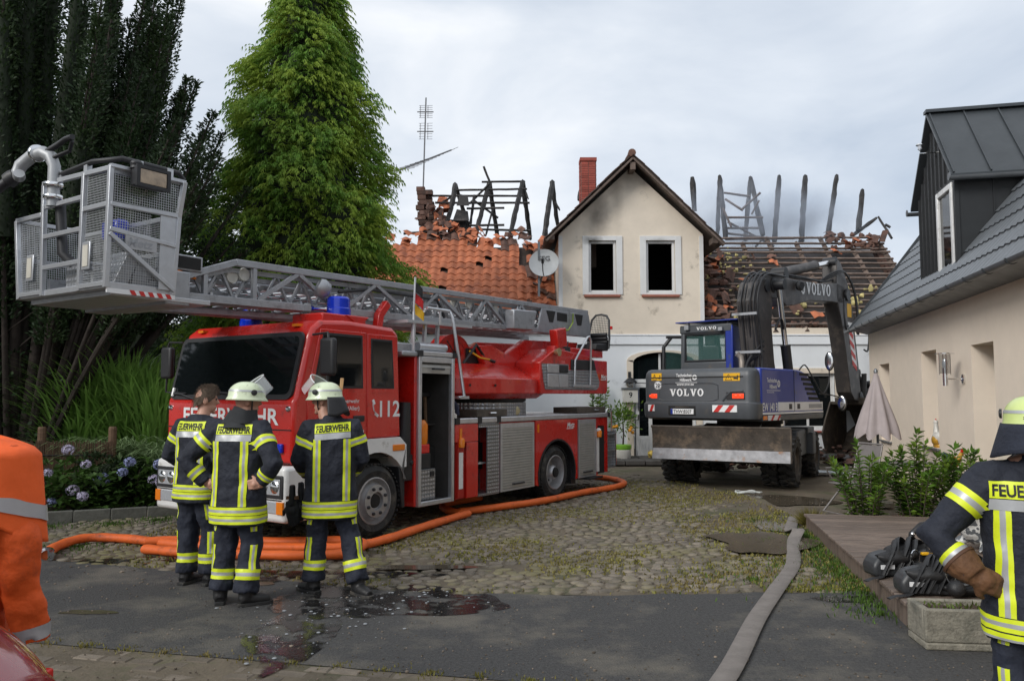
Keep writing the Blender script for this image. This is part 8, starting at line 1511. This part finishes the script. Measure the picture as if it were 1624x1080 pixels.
# middle: helmet with neck cloth, hands on hips
J = joints(yaw=-.95, tilt=-.05, head=(.04, .03, 1.65), ell=(-.43, -.10, 1.17), elr=(.36, -.13, 1.15), wrl=(-.25, -.06, .985), wrr=(.235, -.10, .99), handl=((.8, -.25, -.1), (.1, 1, .1), .45), handr=((-.8, -.2, -.1), (.1, 1, .1), .45), anl=(-.125, -.03, .09), anr=(.115, -.06, .09), tol=(-.2, .14, .05), tor=(.27, .06, .05))
p2 = Person('helmeted firefighter standing with hands on hips, middle of the talking group', (-2.27, 6.62, 0), rad(-8), J, COAT, NAVYT)
mat('hood_cloth', (.03, .032, .035), r=.9, var=.2); p2.helmet(True, flap=False); p2.turnout(panel=(-.15, .15, 1.385, 1.465), vx=(-.145, .105))
m = M(); m.tube([(0, -.03, 1.42), (0, -.015, 1.5), (.03, .01, 1.58)], [.13, .10, .092], 14); m.grid(lambda u, v: ((.15 - .045 * v) * math.cos(6.283 * u) * (1 + .05 * math.sin(u * 25)) + .03 * v, -.01 + (.125 - .02 * v) * math.sin(6.283 * u), 1.475 + .11 * v), 24, 6, True); me_ = m.build('hood', bpy.data.materials['hood_cloth'], p2.t, smooth=80)
# right of the three: profile to the left, gloves in hand, leg back
J = joints(yaw=1.15, tilt=-.02, head=(-.06, .045, 1.655), ell=(-.27, .04, 1.15), elr=(.27, .0, 1.15), wrl=(-.2, .24, 1.0), wrr=(.16, .26, 1.0), handl=((.4, .5, -.6), (.5, .2, -.1), .8), handr=((-.7, .4, -.2), (-.2, -.2, -.6), .7), anl=(-.13, .04, .09), anr=(.245, -.10, .09), tol=(-.26, .2, .05), tor=(.33, -.24, .05), knl=(-.11, .06, .5), knr=(.17, .0, .5))
p3 = Person('helmeted bespectacled firefighter in profile holding gloves, rightmost of the talking group', (-1.585, 6.95, 0), rad(12), J, COAT, NAVYT)
p3.helmet(True, LEATH, flap=.9, arc=2.2); p3.turnout(panel=(-.135, .165, 1.385, 1.465), vx=(-.115, .135), slant=.02)
hm = p3.HM; m = M()
for q in (-1, 1): m.tube([hm @ Vector((q * .033 + .022 * math.cos(a), .102, .02 + .017 * math.sin(a))) for a in [k * .5236 for k in range(13)]], .0022, 5); m.tube([hm @ Vector((q * .055, .1, .024)), hm @ Vector((q * .081, .0, .02))], .0022, 5)
m.build('glasses', BLACKP, p3.t)
m = M(); m.bar(p3.HM @ Vector((.03, -.14, .09)), p3.HM @ Vector((.035, -.15, .2)), .035, .03); m.build('wooden_tag', mat('pale_wood', (.45, .27, .12), r=.6, var=.2), p3.t, bevel=.004)
def gloves_pair(loc, rz, mt, label):
    t = thing('work_gloves', label, 'gloves', loc, rz); m = M(); m.tube([(0, 0, .12), (0, 0, .03), (0, .0, -.05)], [.05, .06, .055], 10, sy=.5); hand(m, (0, 0, -.04), (0.1, 0, -1), (0, 1, 0), 1.25, .35, 1.25); me = remesh(m, 'glove', .008, 2); me.polygons.foreach_set('use_smooth', [True] * len(me.polygons)); link('glove', me, mt, t)
    m = M(); m.tube([(.07, .03, .14), (.075, .03, .05), (.08, .03, -.02)], [.05, .065, .055], 10, sy=.5); hand(m, (.08, .03, -.02), (-.2, 0, -1), (0, 1, 0), 1.25, .5, 1.25); me = remesh(m, 'glove', .008, 2); me.polygons.foreach_set('use_smooth', [True] * len(me.polygons)); link('glove', me, mt, t); m = M(); m.box((-.05, -.034, .0), (.06, -.028, .03)); m.build('strap', GLOVE, t)
gloves_pair((-1.93, 7.0, .80), rad(10), GLOVEB, 'pair of dark work gloves hanging from a firefighter hand')
m = None
# far right: back view, gloved fist on hip
J = joints(yaw=-.25, tilt=0, head=(.02, .03, 1.60), ell=(-.445, -.03, 1.08), wrl=(-.30, -.14, .93), elr=(.44, -.05, 1.1), wrr=(.27, .05, .95), shl=(-.185, -.01, 1.38), shr=(.185, -.01, 1.38), handr=((-.8, .2, -.1), (.1, 1, .1), .5))
RN4 = [(z * .965 - .0, rx * 1.02, ry * 1.03) for z, rx, ry in RN]
p4 = Person('helmeted firefighter with brown leather gloves seen from behind at the right edge', (2.41, 3.68, 0), rad(-17), J, dict(rings=RN4, mat=NAVY, ctop=1.49), NAVYT)
p4.t.scale = (.965, .965, .962); p4.helmet(False, mat('neck_cloth', (.016, .02, .034), r=.85, var=.25, bump=.4, bs=80), flap=1.0, arc=4.2, vis=False); p4.turnout(panel=(-.215, .13, 1.285, 1.365), vx=(-.165, .09), hem=(.60, .665, .672, .735))
next(o for o in p4.t.children if o.name.startswith('helmet')).data.materials[0] = mat('lime_helmet', (.60, .70, .26), r=.35, var=.05, vs=10, coat=.3)
hm = p4.HM; m = M(); [m.quad(*[hm @ Vector((-.045 + a, -.158 + .0, .055 + b)) for a, b in ((x, z), (x + w_, z), (x + w_, z + .004), (x, z + .004))]) for x, z, w_ in ((0, .01, .03), (0, .002, .04), (.005, -.006, .026))]; m.build('helmet_print', INK, p4.t)
w_, el = Vector(J['wrl']), Vector(J['ell']); m = M(); m.tube([el.lerp(w_, .62), el.lerp(w_, .8), w_ + (w_ - el).normalized() * .01], [.086, .078, .058], 14); hand(m, w_, (.8, .1, -.42), (.25, .8, -.3), 1.15, .75, 1.35); me = remesh(m, 'glove', .007, 2, .008, .04); me.polygons.foreach_set('use_smooth', [True] * len(me.polygons)); gl = link('glove', me, GLOVE, p4.t); m = M(); m.tube([el.lerp(w_, .6), el.lerp(w_, .66)], [.09, .089], 14); m.build('glove_cuff', mat('cuff_leather', (.09, .04, .02), r=.7, var=.2), gl, smooth=60)
# far left: orange coverall with high-visibility vest, mostly out of frame
J = joints(head=(-.07, .05, 1.65), elr=(.27, -.02, 1.12), wrr=(.30, .04, .82), ell=(-.29, 0, 1.15), handr=((.05, .1, -1), (-1, .1, 0), .5), handl=((0, .1, -1), (1, .1, 0), .5), wrl=(-.3, .05, .92), slr=(.31, .05, .64), cuffr=.08)
p5 = Person('worker in orange coverall and orange vest cut off at the left edge', (-2.345, 3.42, 0), rad(-10), J, dict(rings=[(z, rx * .93, ry * .93) for z, rx, ry in RN if z > .8] and [(.78, .19, .15)] + [(z, rx * .93, ry * .93) for z, rx, ry in RN if z > .8], mat=ORNG, wr=.075, ws=.2), ORNG, 'people in orange')
p5.hair(); GREYR = mat('grey_reflective', (.42, .42, .44), r=.4, m=.2, var=.06); 
for q in 'r': el, wr = Vector(J['elr']), Vector(J['slr']); p5.stripe_limb(el, wr, .80, .97, p5.cb, p5.coat, mats=[GREYR], one=lambda i, j: 0)
def vest(u, v):                                      # stiff tabard lying over the shoulders, open at the neck
    a = 6.28318 * u; c, s_ = math.cos(a), math.sin(a); w_ = v * 1.25
    if w_ < 1: z = 1.12 + .345 * w_; rx = .335 - .03 * w_ + .016 * math.sin(a * 4 + 1) * (1 - w_); ry = .205 - .03 * w_ + .012 * math.sin(a * 6) * (1 - w_); z -= .05 * (1 - w_) * math.sin(a * 3 + .6)
    else: k = (w_ - 1) / .25; z = 1.465 + .06 * k ** .8; rx = .305 - .20 * k; ry = .175 - .07 * k
    return (rx * math.copysign(abs(c) ** .7, c), ry * math.copysign(abs(s_) ** .7, s_) - .005, z + .006 * math.sin(a * 7 + v * 9))
m = M(); m.grid(vest, 64, 24, True); ve = m.build('safety_vest', HIVIS, p5.t, smooth=70); so = ve.modifiers.new('s', 'SOLIDIFY'); so.thickness = .006
def vb(v0, v1):
    m = M(); m.grid(lambda u, v: (lambda p: (p[0] * 1.02, p[1] * 1.02, p[2]))(vest(u, v0 + (v1 - v0) * v)), 64, 4, True); m.build('reflective_stripe', GREYR, ve, smooth=70)
vb(.20, .34)


# ------------------------------------------------------------------ breathing sets on the deck
BA = mat('harness_black', (.014, .014, .015), r=.55, var=.2, vs=20, bump=.2); BAG = mat('shell_grey', (.035, .037, .04), r=.4, var=.1)
def ba(loc, rz, label, hoop):
    t = thing('breathing_apparatus', label, 'breathing apparatus', loc, rz, 'breathing sets on the deck'); t.scale = (1.18, 1.18, 1.12)
    m = M(); m.lathe([(.02, -.2), (.06, -.18), (.08, -.13), (.085, .18), (.06, .24), (.03, .26), (.025, .32)], 20, (0, .04, .12), (1, 0, 0)); m.build('air_cylinder', BA, t, smooth=60)
    m = M(); m.prism([(-.40, .0), (-.41, .08), (-.36, .15), (-.26, .17), (-.15, .15), (.0, .18), (.2, .16), (.3, .12), (.33, .02), (.2, .0)], lambda u, v, w_: (u, w_ - .02 * math.sin(u * 9), v), -.14, .02); m.build('back_plate', BAG, t, bevel=.025)
    m = M(); W_ = lambda v: v * (1 + .14 * math.sin(7 * v.x + 3 * v.z) + .1 * math.sin(11 * v.y)); m.ell((-.22, -.12, .13), (.15, .06, .06), 18, 12, W_); m.ell((.24, -.08, .07), (.16, .08, .06), 18, 12, W_); m.ell((.04, -.13, .05), (.22, .08, .045), 18, 12, W_); m.build('harness_pad', BA, t, smooth=70)
    for k in range(9): a = R.uniform(-.3, .12); m = M(); m.tube(smoothpath([(a - .1, -.16, .02), (a, -.14, .16 + .05 * R.random()), (a + .12, .0, .22 + .04 * R.random()), (a + .28, .06, .12), (a + .34, -.1, .04)], 5), .022, 6, sy=.35); m.build('strap', BA, t, smooth=60)
    if hoop: m = M(); m.tube([(.02, .06, .17), (.03, .06, .27), (.1, .05, .34), (.2, .05, .35), (.29, .04, .27), (.31, .04, .16)], .022, 9); m.build('hoop_handle', BA, t, smooth=60); m = M(); [m.ell(p, (.018,) * 3) for p in ((.03, .05, .27), (.28, .03, .28))]; m.build('hoop_joint', CHROME, t, smooth=60)
    m = M(); m.box((-.36, -.162, .06), (-.26, -.152, .09)); m.box((.2, -.165, .06), (.24, -.158, .12)); m.build('white_tag', PRW, t)
    if hoop: m = M(); m.box((-.05, -.17, .155), (.06, -.145, .175)); m.box((.14, -.165, .15), (.2, -.14, .17)); m.build('yellow_mark', PRY, t, bevel=.004)
    m = M(); m.tube([(-.12 + .03 * math.cos(a), -.19, .15 + .05 * math.sin(a)) for a in [k * .5236 for k in range(13)]], .006, 5); m.cyl((.0, -.16, .2), (.12, -.15, .2), .012, 8); m.build('buckle', CHROME, t, smooth=60)
    m = M(); m.lathe([(.05, 0), (.055, .03), (.04, .07), (.02, .08)], 16, (-.1, -.2, .06), (-.3, -1, .3)); m.tube(smoothpath([(-.1, -.2, .07), (.05, -.25, .12), (.2, -.2, .1), (.3, -.1, .14)], 6), .014, 7); m.build('lung_demand_valve', BA, t, smooth=50)
    m = M(); m.tube(smoothpath([(-.3, -.12, .04), (-.38, -.18, .012), (-.46, -.2, .008), (-.52, -.22, -.005)], 5), .02, 6, sy=.25); m.build('waist_strap', BA, t, smooth=60)
ba((3.46, 6.9, .2), rad(8), 'black breathing set with hoop handle and yellow marks, rear one on the deck', True)
ba((3.44, 6.22, .2), rad(-4), 'black breathing set with blue bag, front one nearer the trough', False)
m = M(); clods(m, [(R.gauss(0, .06), R.gauss(0, .04), .07) for _ in range(6)], .07, .11); o = m.build('blue_bag', mat('navy_bag', (.012, .016, .04), r=.7, var=.2, bump=.3), smooth=70); o.location = (3.78, 6.15, .24); tag(o, 'dark navy cloth bag lying on the front breathing set', 'bag')

# ------------------------------------------------------------------ red car, only its rounded rear corner in frame
CARP = mat('car_red', (.26, .010, .012), r=.25, var=.03, coat=1, dirt=((.3, .05, .05), .08, 4))
car = thing('parked_car', 'red car with only its rounded corner visible at the bottom left edge', 'car', (-3.49, 2.12, 0), 0)
def carsec(x):                                       # half width and height profile along the car, x from nose (-2) to tail (+2)
    top_ = 0.80 + .16 * max(0, min(1, (x + 2.0) / .9)) if x < -.9 else 1.0
    return top_
xs_ = [-2.0, -1.95, -1.7, -1.2, -.6, 0, .6, 1.0, 1.2, 1.35, 1.5, 1.6, 1.7, 1.78, 1.85, 1.9, 1.94, 1.97, 1.99]; rings = []
for i, x in enumerate(xs_):
    e_ = (abs(x) / 2.0) ** 6; hw = .84 - .26 * e_; zt_ = (.80 + .2 * min(1, (x + 2) / 1.0)) if x < -1 else 1.04 - .22 * max(0, (x - 1.5) / .5) ** 2; zb_ = .24 + .14 * e_; n_ = 48
    rings.append([(x, hw * math.copysign(abs(math.cos(a)) ** .45, math.cos(a)), (zt_ + zb_) / 2 + (zt_ - zb_) / 2 * math.copysign(abs(math.sin(a)) ** .55, math.sin(a))) for a in [6.28318 * j / n_ for j in range(n_)]])
m = M(); loft(m, rings); m.build('body', CARP, car, smooth=50)
m = M(); loft(m, [[(x * k + .0, y * (.9 if k < 1 else 1), z) for x, y in ((-.95, -.74), (1.55, -.74), (1.55, .74), (-.95, .74))] for z, k in ((.98, 1), (1.25, .86), (1.42, .7), (1.45, .62))]); m.build('cabin_glass', GLASS, car, bevel=.06, seg=3)
m = M(); m.box((-.62, -.6, 1.43), (.95, .6, 1.47)); m.build('roof', CARP, car, bevel=.03)
for x in (-1.25, 1.25):
    for y, s in ((-.80, -1), (.80, 1)): m = M(); m.lathe([(.2, -.2), (.3, -.2), (.31, -.1), (.3, 0), (.2, .0), (.0, -.03)], 28, (x, y, .31), (0, s, 0)); w_o = m.build('wheel', RUBBER, car, smooth=40); m = M(); m.lathe([(.2, .004), (.12, -.01), (.05, .012), (0, .012)], 20, (x, y, .31), (0, s, 0), caps=False); m.build('rim', STEEL, w_o, smooth=40)
for y in (-.45, .45): m = M(); m.box((1.93, y - .13, .72), (1.965, y + .13, .8)); m.build('tail_light', REDL, car, bevel=.01)
m = M(); m.box((1.95, -.26, .5), (1.985, .26, .61)); m.build('number_plate', PRW, car)
